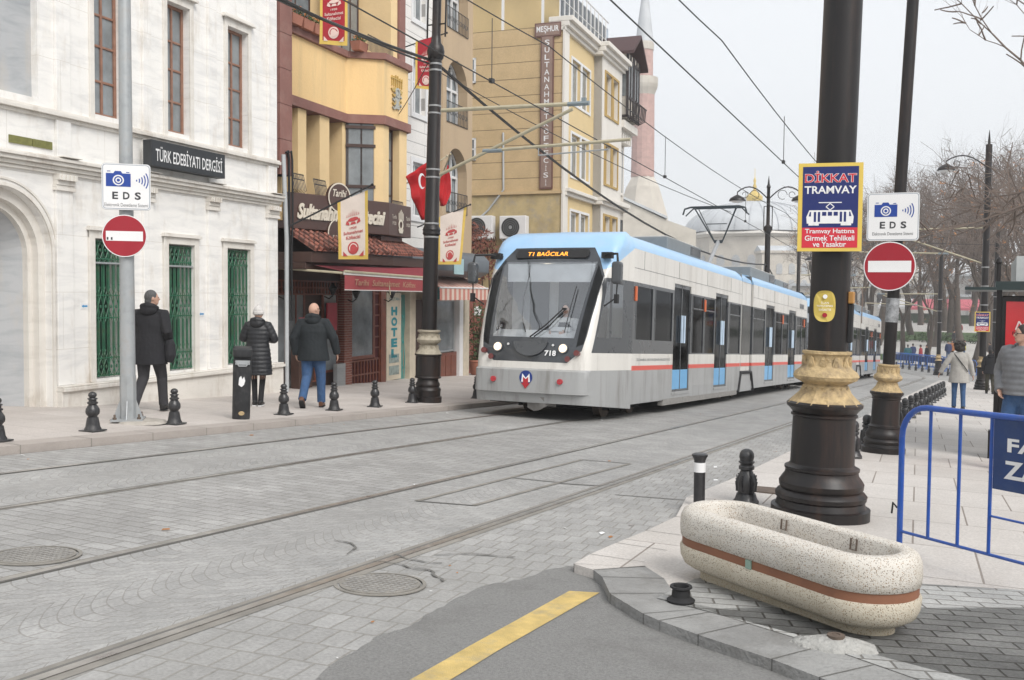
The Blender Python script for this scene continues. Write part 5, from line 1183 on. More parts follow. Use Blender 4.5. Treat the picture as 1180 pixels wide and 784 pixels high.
# column zone 3.2..5.45 : piers, dark glazing
m=MB(); m.box(6.28,11.4,.75,3,3.0,zL0); m.box(6.28,11.5,.7,3,-1.2,3.0); m.build('inner_wall',mDKW,rs)
for a,b in ((6.3,6.62),(7.22,7.62),(8.3,8.62)):
    pass
PX=[A(331,150,.2)[0],A(354,150,.2)[0],A(376,150,.2)[0],A(398,150,.2)[0]]
for x0,x1 in ((A(345,150,.2)[0],A(354,150,.2)[0]),(A(370,150,.2)[0],A(380.5,150,.2)[0]),(A(396,150,.2)[0],A(399.5,150,.2)[0]),(6.28,6.33)):
    m=MB(); m.box(x0-.02,x1,.22,.9,3.0,zL0-.002); m.build('pier',mYL,rs,bevel=.006)
def chq(f,ins=0): # point on the chamfer
    a=V((8.95,.2)); b=V((9.42,-.55)); q=a.lerp(b,f); n=V((b-a).normalized()); nn=V((-n.y,n.x)); return (q.x+nn.x*-ins if False else q.x+ins*.85,q.y+ins*.53)
# pier on the chamfer corner and the bay front
def qpost(name,f0,f1,mat_,th=.3,z0=3.0,z1=None):
    a=chq(f0,.02); b=chq(f1,.02); c=(b[0]+th*.85,b[1]+th*.53); d=(a[0]+th*.85,a[1]+th*.53); m=MB(); slab(m,[a,b,c,d],z0,(z1 or zL0)-.002); return m.build(name,mat_,rs)
m=MB(); slab(m,[(9.30,-.36),(9.43,-.53),(9.72,-.53),(9.72,.1),(9.5,.1)],3.0,zL0-.002); m.build('bay_pier',mYL,rs,bevel=.006)
m=MB(); slab(m,[(10.28,-.53),(10.68,-.53),(10.9,-.2),(10.5,.1),(10.28,.1)],3.0,zL0-.002); m.build('bay_pier',mYL,rs,bevel=.006)
qpost('glazed_panel',.02,.78,mWPANE,.05,3.0)
for f0,f1 in ((.0,.07),(.38,.43),(.74,.8)): qpost('window_post',f0,f1,mDKW,.12,3.0)
m=MB(); a=chq(0,-.02); b=chq(.78,-.02); 
for z in (3.95,4.9,5.33): slab(m,[a,b,(b[0]+.06,b[1]+.04),(a[0]+.06,a[1]+.04)],z,z+.07)
m.build('window_rail',mDKW,rs)
window(rs,9.72,10.28,3.0,zL0,-.35,mDKW,mWPANE,nv=2,hz=(.35,.7),fw=.06)
for (x0,x1) in ((6.33,6.92),(7.24,7.82),(8.2,8.9)): window(rs,x0,x1,3.0,zL0,.62,mDKW,mWPANE,nv=1,hz=(.5,),fw=.07)
def basket(x0,x1,d,z,h=.45):
    m=MB(); n=int((x1-x0)/.055)
    for k in range(n+1):
        x=x0+(x1-x0)*k/n; m.tube([(x,d,z),(x,d-.1,z+.12),(x,d-.03,z+h)],.009,4)
    for zz_,dd in ((0,0),(h,-.03),(h*.75,-.05)): m.tube([(x0,d+dd,z+zz_),(x1,d+dd,z+zz_)],.012,4)
    m.build('window_basket',mIRON,rs)
basket(6.45,6.9,.1,3.55); basket(7.3,7.8,.1,3.52); basket(8.3,8.75,.1,3.5,.3); basket(9.74,10.26,-.6,3.2,.5)
# upper floor above the ledge
m=MB(); m.box(6.28,11.5,1.2,3,zU1,10.3); m.build('upper_wall',mYL,rs)
window(rs,6.4,8.9,zU1,9.6,1.12,mDKW,mWPANE,nv=4,hz=(.5,)); window(rs,9.0,10.2,zU1+.02,9.6,.55,mDKW,mWPANE,nv=3,hz=(.55,)); m=MB(); m.box(10.25,10.6,-.3,1.2,zU1,10.3); m.build('upper_pier',mYL,rs); m=MB(); m.box(10.62,10.95,-.35,1.2,zU1,10.3); m.build('upper_pier',mROS,rs)
m=MB(); 
for k in range(22): x=9.0+.06*k; m.tube([(x,-.35,zU1),(x,-.35,zU1+.35)],.008,4)
m.tube([(9.0,-.35,zU1+.36),(10.3,-.35,zU1+.36)],.012,4); m.build('balcony_rail',mIRON,rs)
mTER=mat('terracotta',(.36,.15,.1),rough=.8,var=.2); mFLW=mat('orange_flowers',(.7,.2,.02),rough=.7,var=.4,scale=30); mLEAF=mat('dark_leaves',(.05,.09,.025),rough=.7,var=.5,scale=20); mLEAFR=mat('brown_red_leaves',(.16,.05,.03),rough=.8,var=.6,scale=12)
def leafcloud(mb,c,r,n,size,rnd,mi=0):
    mb.mi=mi
    for k in range(n):
        while True:
            p=V((rnd.uniform(-1,1),rnd.uniform(-1,1),rnd.uniform(-1,1)))
            if p.length<1: break
        p=V((c[0]+p.x*r[0],c[1]+p.y*r[1],c[2]+p.z*r[2])); a=V((rnd.gauss(0,1),rnd.gauss(0,1),rnd.gauss(0,1))).normalized(); b=a.orthogonal().normalized(); s=size*rnd.uniform(.6,1.3)
        mb.poly([p-a*s,p+b*s*.45,p+a*s,p-b*s*.45])
rnd=random.Random(11)
for i,(x,d,lab) in enumerate(((6.55,.1,'leftmost'),(7.0,.1,'second from left'),(7.45,.1,'third from left'),(7.9,.1,'fourth from left, behind the red banner'),(9.05,-.1,'rightmost, by the balcony railing'))):
    t=Athing('flower_box','terracotta box of orange flowers on the rose ledge, '+lab,'flower box',x,d,zU1,group='flower boxes on the restaurant ledge')
    m=MB(); m.hexa([(x-.18,d-.1,zU1),(x+.18,d-.1,zU1),(x+.18,d+.1,zU1),(x-.18,d+.1,zU1),(x-.21,d-.13,zU1+.2),(x+.21,d-.13,zU1+.2),(x+.21,d+.13,zU1+.2),(x-.21,d+.13,zU1+.2)]); m.build('box',mTER,t)
    m=MB(); leafcloud(m,(x,d,zU1+.27),(.23,.16,.1),160,.04,rnd,0); leafcloud(m,(x,d-.02,zU1+.33),(.23,.16,.1),70,.035,rnd,1); m.build('flowers',[mLEAF,mFLW],t)
# crest on the bay front
mCST=mat('gilded_relief',(.5,.34,.1),rough=.5,var=.3,scale=20); mCST2=mat('silver_relief',(.4,.4,.36),rough=.5,var=.3,scale=20)
m=MB(); cp=Pl((10.05,-.555,6.32),(1,0,0),(0,0,1))
for k in range(6):
    x=-.26+.104*k; m.mi=0; rect(m,cp,x-.012,x+.012,.12,.42-abs(k-2.5)*.05,0,.03); pgon(m,cp,[(x-.03,.3),(x,.36),(x+.03,.3),(x,.25)],0,.035)
for s in(-1,1):
    for j in range(4): m.mi=j%2; ringp(m,cp,s*.16,-.05-.1*j,.05,.085,0,.04,PI/2*s-1.2,PI/2*s+2.4,10)
    m.mi=0; pgon(m,cp,[(s*.02,.12),(s*.3,.05),(s*.22,-.02),(s*.05,.0)],0,.03)
m.mi=1; ringp(m,cp,0,-.02,.07,.12,0,.05); disc(m,cp,0,-.02,.05,0,.04,16); pgon(m,cp,[(-.14,-.22),(0,-.1),(.14,-.22),(.08,-.4),(-.08,-.4)],0,.035)
m.build('wall_crest',[mCST,mCST2],rs)
# name board: turned a little out of the wall line
fa=V((6.33,.12,0)); fb=V((9.18,-.82,0)); zf0,zf1=2.84,3.6; fu=(fb-fa).normalized(); fp=Pl((fa.x,fa.y,(zf0+zf1)/2),fu,(0,0,1)); FL=(fb-fa).length
t=Athing('name_board','brown restaurant name board with cream script letters over the tiled eave','sign',7.6,0,2.86)
m=MB(); slab(m,[(fa.x,fa.y),(fb.x,fb.y),(10.42,-.78),(10.42,.4),(6.33,.6)],zf0,zf1); m.build('board',mFAS,t,bevel=.012)
m=MB(); text(m,fp,'Sultanahmet Köftecisi',FL/2+.05,.0,FL*.86,.34,.02,bold=.035,shear=.35,th=.02); 
text(m,fp,'Sultanahmet Köftecisi',FL/2+.05,.0,FL*.86,.34,.002,bold=.05,shear=.35,th=.01); m.build('lettering',mCRE,t)
m=MB(); disc(m,fp,FL*.48,.36,.33,-.05,.03,32); m.mi=1; ringp(m,fp,FL*.48,.36,.30,.33,.03,.035); m.build('round_top_panel',[mFAS,mCRE],t); m=MB(); text(m,fp,'Tarihi',FL*.48,.46,.4,.16,.036,bold=.02,shear=.3); m.build('top_lettering',mCRE,t)
m=MB(); disc(m,fp,FL*.48,-.42,.34,-.05,.03,32); m.mi=1; ringp(m,fp,FL*.48,-.42,.31,.34,.03,.035); m.build('round_lower_panel',[mFAS,mCRE],t); m=MB(); text(m,fp,'Selim Usta',FL*.48,-.52,.42,.11,.036,shear=.3); m.build('lower_lettering',mCRE,t)
f2=Pl((9.8,-.80,(zf0+zf1)/2),(1,.03,0),(0,0,1)); m=MB(); text(m,f2,'Tarihi',-.36,.07,.24,.09,.012); text(m,f2,'1920',-.36,-.08,.2,.08,.012); text(m,f2,'Tarihi',.42,.07,.24,.09,.012); text(m,f2,'1920',.42,-.08,.2,.08,.012)
for k in range(5): rect(m,f2,-.12+.06*k,-.1+.06*k,.0,.26-.04*abs(k-2),.01,.02)
ringp(m,f2,0,-.1,.08,.13,.01,.02); pgon(m,f2,[(-.14,-.2),(.14,-.2),(.09,-.3),(-.09,-.3)],.01,.02); m.build('return_emblem',mCRE,t)
# tiled eave
m=MB(); e0=[(6.3,.15,2.78),(9.0,-.45,2.78),(10.3,-.45,2.78)]; e1=[(6.3,-.55,2.36),(9.1,-1.05,2.36),(10.95,-1.05,2.40)]
for i in range(2):
    n=14
    for k in range(n):
        a=V(e0[i]).lerp(V(e0[i+1]),k/n); b=V(e0[i]).lerp(V(e0[i+1]),(k+1)/n); c_=V(e1[i]).lerp(V(e1[i+1]),(k+1)/n); d_=V(e1[i]).lerp(V(e1[i+1]),k/n)
        m.poly([d_,c_,b,a]); mid0=(a+b)/2+V((0,0,.03)); mid1=(c_+d_)/2+V((0,0,.03)); m.tube([mid0,mid1],(b-a).length*.3,6)
m.build('tiled_eave',mTILE,rs)
m=MB(); slab(m,[(6.3,-.5),(9.05,-.98),(10.75,-.98),(10.75,.7),(6.3,.7)],2.12,2.34); slab(m,[(6.3,-.35),(9.05,-.9),(10.7,-.9),(10.7,.7),(6.3,.7)],1.98,2.118); m.build('eave_board',mDKW,rs,bevel=.01)
m=MB(); slab(m,[(9.2,-.6),(10.3,-.6),(10.3,.3),(9.2,.3)],2.55,2.83); m.build('small_lintel',mRW,rs)
# awning
aw=Athing('awning','maroon fabric awning with white edge pulled out over the restaurant window','awning',8.5,-.9,1.9)
TL,TR=(6.5,-.35,2.08),(10.8,-.95,2.14); FLl,FR=(6.43,-1.2,1.93),(10.45,-1.25,1.87)
m=MB(); m.mi=0; m.poly([FLl,FR,TR,TL]); m.mi=1
m.hexa([(FLl[0],FLl[1]-.01,1.865),(FR[0],FR[1]-.01,1.805),(FR[0],FR[1]+.03,1.805),(FLl[0],FLl[1]+.03,1.865),(FLl[0],FLl[1]-.01,1.925),(FR[0],FR[1]-.01,1.868),(FR[0],FR[1]+.03,1.868),(FLl[0],FLl[1]+.03,1.925)])
m.mi=2; m.poly([(FLl[0],FLl[1],1.56),(FR[0],FR[1],1.54),(FR[0],FR[1],1.804),(FLl[0],FLl[1],1.864)]); m.mi=1; m.hexa([(FLl[0],FLl[1]-.005,1.545),(FR[0],FR[1]-.005,1.525),(FR[0],FR[1]+.005,1.525),(FLl[0],FLl[1]+.005,1.545),(FLl[0],FLl[1]-.005,1.562),(FR[0],FR[1]-.005,1.545),(FR[0],FR[1]+.005,1.545),(FLl[0],FLl[1]+.005,1.562)])
m.build('fabric',[mAWN,mAWW,mat('valance_red',(.32,.06,.065),rough=.9,var=.15,scale=4)],aw)
m=MB(); text(m,Pl((8.4,-1.235,1.70),(1,0,-.01),(0,0,1)),'Tarihi  Sultanahmet  Köftecisi',0,0,3.2,.13,.004,bold=.01,shear=.2); m.build('valance_lettering',mat('faded_gold',(.42,.25,.16),rough=.8),aw)
m=MB(); m.tube([(6.3,.6,2.02),(6.43,-1.15,1.9)],.025,6); m.tube([(8.3,.2,1.95),(8.4,-1.2,1.86),(8.4,-1.25,1.45)],.015,6); m.tube([FLl,FR],.03,6); m.build('awning_arm',mCRM,aw)
# shop front
GL_=lambda s,d:AG(s,d)
m=MB(); m.box(9.42,9.80,.50,.72,-1.1,2.0); m.build('brick_pier',mBRK,rs)
m=MB(); m.box(6.3,11.4,.62,.7,1.75,2.0); m.build('lintel_board',mDKW,rs)
w_=window(rs,9.84,11.2,-.18,1.75,.62,mRW,mWPANE,nv=1,fw=.09,depth=.06)
def lattice(x0,x1,z0,z1,d,nx,nz,name='lattice'):
    m=MB()
    for k in range(nx+1): x=x0+(x1-x0)*k/nx; m.box(x-.018,x+.018,d,d+.03,z0,z1)
    for k in range(nz+1): z=z0+(z1-z0)*k/nz; m.box(x0,x1,d+.004,d+.026,z-.018,z+.018)
    return m.build(name,mRW,rs)
lattice(9.84,11.65,-.92,-.22,.63,11,2); lattice(11.22,11.5,-.2,1.75,.63,1,7); m=MB(); m.box(9.8,11.9,.68,.7,-1.1,1.75); m.build('back_panel',mAWD,rs)
m=MB(); m.box(11.52,11.8,.6,.7,-1.1,1.75); m.build('wood_post',mRW,rs)
# left part: entrance, menu board, counter
window(rs,6.55,7.1,-.1,1.5,.62,mRW,mWPANE,nv=1,fw=.06); window(rs,7.15,7.9,-.9,1.6,.64,mRW,mWPANE,nv=2,fw=.07); window(rs,8.6,9.3,-.4,1.6,.6,mRW,mWPANE,nv=1,fw=.06)
lattice(6.35,9.4,1.45,1.75,.58,24,2)
m=MB(); m.box(8.9,9.3,.4,.5,-.85,-.2); 
for k in range(9): m.box(8.92,9.28,.39,.4,-.8+.06*k,-.77+.06*k)
m.build('air_grille',mGALV,rs)
t=Athing('menu_stand','red menu board on a dark wooden stand at the restaurant entrance','menu stand',7.3,.3); g0=AG(7.3,.3)
m=MB(); m.box(7.0,7.55,.25,.45,g0,g0+1.0); m.build('stand',mDKW,t); m=MB(); 
for k in range(5): x=7.6+.14*k; m.box(x,x+.03,.3,.33,g0+.1,g0+.95)
for z in (.1,.5,.93): m.box(7.6,8.2,.305,.325,g0+z,g0+z+.03)
m.build('lattice_front',mRW,t)
m=MB(); pgon(m,Pl((7.3,.24,g0+1.28),(1,0,0),(0,0,1)),[(-.32,-.28),(.32,-.28),(.32,.28),(-.32,.28)],0,.03); m.mi=1; p_=Pl((7.3,.21,g0+1.28),(1,0,0),(0,0,1)); rect(m,p_,-.01,.01,-.26,.26,0,.002)
for k in range(7): rect(m,p_,-.27,-.06,.2-.06*k,.22-.06*k,0,.002); rect(m,p_,.06,.27,.2-.06*k,.22-.06*k,0,.002)
m.build('menu_board',[mat('menu_red',(.4,.03,.05),rough=.5),mat('menu_pale',(.55,.35,.3),rough=.6)],t)
m=MB(); rect(m,Pl((8.9,.56,.95),(1,0,0),(0,0,1)),-.22,.22,-.35,.3,0,.03); m.build('red_notice',mat('menu_red',(.4,.03,.05)),rs)
def wall_lantern(s,d,z,lab):
    t=Athing('wall_lantern',lab,'lantern',s,d,z,group='black lanterns on the restaurant front'); m=MB(); m.tube([(s,d,z),(s,d-.12,z-.05),(s,d-.22,z+.02),(s,d-.22,z+.08)],.015,6); m.build('arm',mBLK,t)
    m=MB(); m.lathe([(.03,-.02),(.09,.12),(.1,.13),(.05,.2),(.01,.26)],6,c=(s,d-.22,z+.06)); m.build('lantern_head',mBLK,t)
wall_lantern(9.6,.5,1.32,'black curled wall lantern on the brick pier under the awning'); wall_lantern(11.6,.55,1.32,'black curled wall lantern by the hotel sign'); wall_lantern(6.6,.5,1.4,'black wall lantern in the dark entrance by the drain pipe'); wall_lantern(8.5,.5,1.4,'black wall lantern behind the head of the bald man')
# ============================================================ hotel wall and entrance
mBEI=mat('beige_stone',(.52,.46,.36),rough=.8,var=.2,scale=4,bump=.2); mTEAL=mat('teal_paint',(.01,.2,.24),rough=.5); mPHOT=mat('photo_print',(.25,.3,.28),rough=.4,var=.6,scale=9)
t=Athing('hotel_sign','tall narrow cream hotel sign with teal vertical letters beside the restaurant window','sign',12.8,.9)
m=MB(); m.box(12.38,13.25,.88,.95,AG(12.8,.9),1.5); m.build('board',mBEI,t); m=MB(); p_=Pl((12.82,.878,0),(1,0,0),(0,0,1))
for k,ch in enumerate('HOTEL'): text(m,p_,ch,0,1.0-.29*k,.36,.24,.002,bold=.06)
text(m,p_,'SULTAN',0,1.33,.6,.08,.002); m.build('lettering',mTEAL,t)
m=MB(); rect(m,p_,-.3,.3,-.42,-.18,0,.004); rect(m,p_,-.3,.3,-.75,-.5,0,.004); m.build('photo_panel',mPHOT,t)
ht=Athing('hotel_house','white clapboard house with tan arched bay windows behind the tall black pole','building',15,1.2)
mSID=mat_brick('white_siding',(.72,.7,.67),(.72,.7,.67),(.33,.32,.31),30,.34,.012,axes='XZ',bump=.4,mixvar=.08); mTAN=mat('tan_stucco',(.44,.33,.215),rough=.85,var=.1,scale=1.2,dirt=(.34,.26,.17),dscale=.9,damt=.5,streak=True); mWHF=mat('white_window_frame',(.68,.68,.68),rough=.5,var=.06)
ops=[(14.15,15.0,z,z+1.55) for z in (6.65,3.7)]+[(14.15,15.0,9.3,10.6)]
m=MB(); cells(m,11.6,16.05,1.6,12.5,1.0,1.6,ops); m.build('siding_wall',mSID,ht)
for o in ops:
    window(ht,*o,1.12,mWHF,mWPANE,nv=2,hz=(.6,),fw=.07); m=MB(); 
    for a,b,c_,d_ in ((o[0]-.12,o[0],o[2]-.14,o[3]+.14),(o[1],o[1]+.12,o[2]-.14,o[3]+.14),(o[0],o[1],o[3],o[3]+.14),(o[0],o[1],o[2]-.14,o[2])): m.box(a,b,.96,1.0,c_,d_)
    m.build('white_surround',mWHF,ht)
# tan bay with arched windows
def arched(m,c,r,zs,zt,x0,x1,zb,d0,d1): arch_wall(m,c,r,zs,zt,x0,x1,d0,d1,zb=zb,n=14)
m=MB(); c_=17.15; r_=.82
lev=[(4.0,5.35),(6.75,8.05),(9.6,10.9)]; zprev=1.6
for zb,zs in lev:
    m.box(16.06,18.4,.9,1.2,zprev,zb); arch_wall(m,c_,r_,zs-.15,zs+.95,16.06,18.4,.9,1.2,zb=zb,n=14); zprev=zs+.95
m.box(16.06,18.4,.9,1.2,zprev,12.5); m.box(18.1,18.4,1.2,8,-1.2,12.5); m.build('bay_wall',mTAN,ht)
for zb,zs in lev:
    f=MB()
    for x in (c_-r_,c_-.27,c_+.27,c_+r_-.07): f.box(x,x+.07,1.22,1.28,zb,zs+(.5 if abs(x-c_)<.4 else 0))
    f.box(c_-r_,c_+r_,1.225,1.275,zs-.2,zs-.12); f.box(c_-r_,c_+r_,1.225,1.275,zb,zb+.08); ringp(f,Pl((c_,1.25,zs-.15),(1,0,0),(0,0,1)),0,0,r_-.07,r_,-.02,.03,0,PI,16); w_=f.build('arched_window',mWHF,ht)
    m=MB(); m.box(c_-r_,c_+r_,1.3,1.32,zb,zs+.8); m.build('pane',mat_glass_dark('pale_pane',(.25,.28,.3),.1),w_)
    m=MB()
    for k in range(15): x=c_-r_+2*r_*k/14; m.tube([(x,.88,zb),(x,.88,zb+.62)],.009,4)
    for z in (zb,zb+.62): m.tube([(c_-r_,.88,z),(c_+r_,.88,z)],.014,4)
    for k in range(7): ringp(m,Pl((c_-r_+.12+.23*k,.88,zb+.3),(1,0,0),(0,0,1)),0,0,.07,.082,-.005,.005,0,2*PI,8)
    m.build('balcony_rail',mIRON,ht)
# ground floor of this house
m=MB(); m.box(11.6,18.4,1.45,1.6,-1.4,1.6); m.build('ground_wall',mBEI,ht)
m=MB(); 
for x0,x1 in ((13.98,14.35),(18.0,18.4)): m.box(x0,x1,.95,1.4,-1.3,1.6)
m.build('stone_pier',mBEI,ht,bevel=.02)
m=MB()
for k in range(8): x=13.32+.08*k; m.tube([(x,1.1,-1.0),(x+.05*math.sin(k*2),1.1,-.4),(x-.04,1.1,.2),(x+.04,1.1,.8),(x,1.1,1.45)],.014,5)
for k in range(10): ringp(m,Pl((13.62+.12*math.sin(k*2.1),1.1,-.9+.24*k),(1,0,0),(0,0,1)),0,0,.09,.11,-.008,.008,0,4.6,10)
m.build('scroll_gate',mat('turquoise_iron',(.05,.3,.28),rough=.5),ht)
window(ht,15.95,17.62,-.35,1.3,1.15,mGALV,mWPANE,nv=1,fw=.06)
m=MB(); m.box(15.9,17.7,1.1,1.2,-1.4,-.37); 
for k in range(4): m.box(15.95+.43*k,16.33+.43*k,1.085,1.1,-1.15,-.45)
m.build('wood_dado',mRW,ht,bevel=.01)
m=MB(); m.box(14.4,15.88,1.2,1.25,-1.35,1.3); m.build('shop_door',mDKW,ht); 
m=MB(); m.box(17.7,18.0,1.0,1.2,-1.4,1.3); m.build('white_post',mWHF,ht)
t=Athing('striped_awning','pale pink striped awning over the shop window just left of the tram','awning',15.5,.1,1.9)
m=MB(); n=22; x0,x1=13.9,17.6
for k in range(n):
    a,b=x0+(x1-x0)*k/n,x0+(x1-x0)*(k+1)/n; m.mi=k%2; m.poly([(a,.0,1.66),(b,.0,1.66),(b,1.1,2.15),(a,1.1,2.15)]); m.poly([(a,-.002,1.30),(b,-.002,1.30),(b,0,1.66),(a,0,1.66)])
m.build('fabric',[mat('pink_stripe',(.5,.2,.16),rough=.9,var=.1),mat('cream_stripe',(.62,.5,.42),rough=.9,var=.1)],t)
m=MB(); m.tube([(x0,0,1.66),(x1,0,1.66)],.025,6); m.tube([(x0,1.1,2.15),(x1,1.1,2.15)],.04,6); m.build('awning_bar',mWHF,t)
t=Athing('teal_sign','small teal shop sign hanging under the striped awning beside the tall black pole','sign',15.1,.6,1.3); m=MB(); pgon(m,Pl((15.3,.6,1.58),(1,0,0),(0,0,1)),rrect(-.42,.42,-.26,.26,.08),-.03,.03); m.build('panel',mTEAL,t); m=MB(); text(m,Pl((15.3,.57,1.58),(1,0,0),(0,0,1)),'CAFE',0,.05,.4,.1,.002); m.build('lettering',mSW,t)
t=Athing('grey_canopy','dark grey rounded shop canopy between the restaurant eave and the tall black pole','canopy',13.6,.4,2.2)
m=MB(); m.loft([[(s,d,z) for d,z in ((1.0,2.0),(.2,1.98),(-.1,2.15),(-.12,2.5),(.1,2.72),(1.0,2.75))] for s in (11.9,17.4)]); m.build('shell',mat('canopy_grey',(.09,.105,.12),rough=.45,var=.2),t,smooth=50); m=MB(); m.box(14.6,15.3,-.14,-.12,2.05,2.5); m.build('pale_panel',mat('pale_teal',(.35,.5,.52),rough=.6),t)
# potted shrub and climbing plants beside the tram
rnd=random.Random(5)
def potplant(name,lab,s,d,h,r,seed,n=700):
    z=AG(s,d); t=Athing(name,lab,'potted plant',s,d); q=random.Random(seed)
    m=MB(); m.lathe([(.2,0),(.25,.06),(.3,.42),(.33,.44),(.33,.5),(.28,.5),(.27,.42)],20,c=(s,d,z)); m.build('pot',mTER,t,smooth=40)
    m=MB(); 
    for k in range(14): a=q.uniform(0,6.28); m.tube([(s,d,z+.4),(s+.1*math.cos(a),d+.1*math.sin(a),z+h*.5),(s+r*math.cos(a)*.9,d+r*math.sin(a)*.9,z+h*q.uniform(.7,1))],[.018,.012,.004],5)
    m.build('stems',mDKW,t); m=MB(); leafcloud(m,(s,d,z+h*.62),(r,r,h*.45),n,.06,q); leafcloud(m,(s,d,z+.6),(.33,.33,.18),120,.05,q); m.build('foliage',mLEAF,t)
potplant('potted_shrub','tall leafy potted shrub in a terracotta pot just left of the tram front',19.0,.9,2.3,.42,5)
t=Athing('climbing_plant','reddish brown climbing plant on the wall under the two air conditioners','climbing plant',22.5,2.4,2.0); q=random.Random(8); m=MB(); leafcloud(m,(22.6,2.9,3.0),(3.6,.5,1.3),2600,.09,q,0); leafcloud(m,(20.5,2.3,1.7),(2.2,.4,.9),500,.08,q,1); m.build('foliage',[mLEAFR,mat('yellow_leaves',(.45,.3,.06),rough=.8)],t)
m=MB(); 
for k in range(9): x=19.5+.75*k; m.tube([(x,3.1,-1.5),(x+.2,3.1,1.5),(x-.1,3.1,3.6)],.03,5)
m.build('stems',mDKW,t)
t=Athing('red_kiosk','red fronted kiosk in the gap between the shops and the tram','kiosk',20.5,1.8); g0=AG(20.5,1.8)
m=MB(); m.box(19.4,23.5,1.6,3.2,g0,g0+2.9); m.build('body',mat('kiosk_red',(.25,.04,.03),rough=.6,var=.3,scale=4),t)
for k in range(5): m=MB(); m.box(19.5+.8*k,20.2+.8*k,1.57,1.6,g0+.4,g0+2.6); m.build('panel',mat('kiosk_brown',(.2,.06,.04),rough=.5),t)
m=MB(); m.box(20.3,20.9,1.54,1.57,g0+2.0,g0+2.3); m.build('small_sign',mSW,t)
# ============================================================ tan house with the vertical sign
mTSD=mat_brick('tan_cladding',(.52,.385,.215),(.51,.375,.21),(.2,.15,.08),30,.66,.018,axes='YZ',bump=.6,mixvar=.14,stain=(.38,.28,.16),samt=.3); mPEEL=mat('peeling_plaster',(.44,.35,.19),rough=.9,var=.3,scale=2,dirt=(.28,.26,.23),dscale=1.6,damt=1); mYF=mat('butter_stucco',(.62,.48,.26),rough=.85,var=.08,scale=1.2); mOCH=mat('ochre_frame',(.42,.28,.09),rough=.6); mWST=mat('white_stucco',(.66,.63,.58),rough=.85,var=.08,scale=1.2,dirt=(.5,.46,.4),dscale=.8,damt=.4,streak=True)
th_=Athing('tan_house','tall tan house with grooved side wall and butter yellow street front above the tram','building',30,.3)
g0=-2.5
m=MB(); m.box(26.3,26.6,.3,10,5.62,12.1); m.build('side_wall',mTSD,th_)
m=MB(); m.box(26.3,26.62,.32,10,g0,5.5); m.build('lower_side_wall',mPEEL,th_); m=MB(); m.box(26.22,26.62,.28,10,5.502,5.618); m.build('string_course',mTSD,th_)
opsF=[(27.5,28.75,9.3,11.05),(28.95,30.2,9.3,11.05),(27.5,28.75,6.35,8.05),(28.95,30.2,6.35,8.05),(27.5,28.75,3.2,4.9),(28.95,30.2,3.2,4.9)]
m=MB(); cells(m,26.62,30.9,g0,12.1,.3,.6,opsF); m.build('front_wall',mYF,th_)
m=MB(); m.box(26.25,26.9,.22,.3,g0,12.1); m.build('white_corner_strip',mWST,th_)
opsG=[(31.5,32.55,9.5,11.3),(32.8,33.8,9.5,11.3),(31.5,32.55,6.45,8.2),(32.8,33.8,6.45,8.2),(31.5,32.55,3.3,5.0),(32.8,33.8,3.3,5.0)]
m=MB(); cells(m,30.9,34.6,g0,12.1,-.05,.6,opsG); m.box(30.9,31.0,-.05,.6,g0,12.1); m.build('white_bay_wall',mWST,th_)
for o in opsF:
    window(th_,*o,.42,mWHF,mWPANE,nv=1,fw=.1); m=MB(); 
    for a,b,c_,d_ in ((o[0]-.1,o[0],o[2]-.1,o[3]+.1),(o[1],o[1]+.1,o[2]-.1,o[3]+.1),(o[0],o[1],o[3],o[3]+.1),(o[0],o[1],o[2]-.1,o[2])): m.box(a,b,.26,.3,c_,d_)
    m.build('white_surround',mWHF,th_)
for o in opsG:
    window(th_,*o,.12,mOCH,mWPANE,nv=1,fw=.14); m=MB()
    for a,b,c_,d_ in ((o[0]-.1,o[0],o[2]-.1,o[3]+.1),(o[1],o[1]+.1,o[2]-.1,o[3]+.1),(o[0],o[1],o[3],o[3]+.1),(o[0],o[1],o[2]-.1,o[2])): m.box(a,b,-.1,-.05,c_,d_)
    m.build('ochre_surround',mOCH,th_)
m=MB()
for z0,z1,d in ((11.9,12.05,.12),(12.05,12.25,.25),(12.25,12.45,.4)): m.box(26.25,30.9,.3-d,.9,z0,z1-.003); m.box(30.6,34.9,-.05-d,.9,z0+.002,z1)
m.build('roof_cornice',mWST,th_,bevel=.02)
m=MB(); 
for z0,z1,d in ((5.45,5.6,.15),(5.6,5.75,.28)): m.box(26.5,30.9,.3-d,.5,z0,z1-.003); m.box(30.7,34.9,-.05-d,.5,z0+.002,z1)
m.build('middle_cornice',mWST,th_,bevel=.02)
# small side windows and terrace
for (x0,x1,y0,y1) in ((536.5,548.5,160,185),(537,548.5,68,96)):
    def SS(x,y): 
        r=ray(x,y); t=((P0-C0).dot(SD)+26.3)/r.dot(SD); P=C0+r*t; return ((P-P0).dot(DD),P.z)
    (d1,zt),(d0,zb)=SS(x0,y0),SS(x1,y1); f=MB()
    for a,b,c_,d_ in ((d0,d0+.07,zb,zt),(d1-.07,d1,zb,zt),(d0,d1,zt-.07,zt),(d0,d1,zb,zb+.07),(d0,d1,(zb+zt)/2-.03,(zb+zt)/2+.03)): f.box(26.24,26.3,a,b,c_,d_)
    w_=f.build('side_window',mWHF,th_); m=MB(); m.box(26.27,26.29,d0,d1,zb,zt); m.build('pane',mWPANE,w_)
m=MB(); m.box(27.5,34,1.6,9,12.1,14.6); m.build('terrace_room',mYF,th_); m=MB(); m.box(26.6,30.5,.8,9.5,14.9,15.05); m.build('terrace_roof',mWHF,th_)
m=MB()
for (d,) in ((9.0,),(6.5,),(4.6,),(2.9,),(1.2,)): m.box(26.5,26.6,d,d+.09,12.1,14.9)
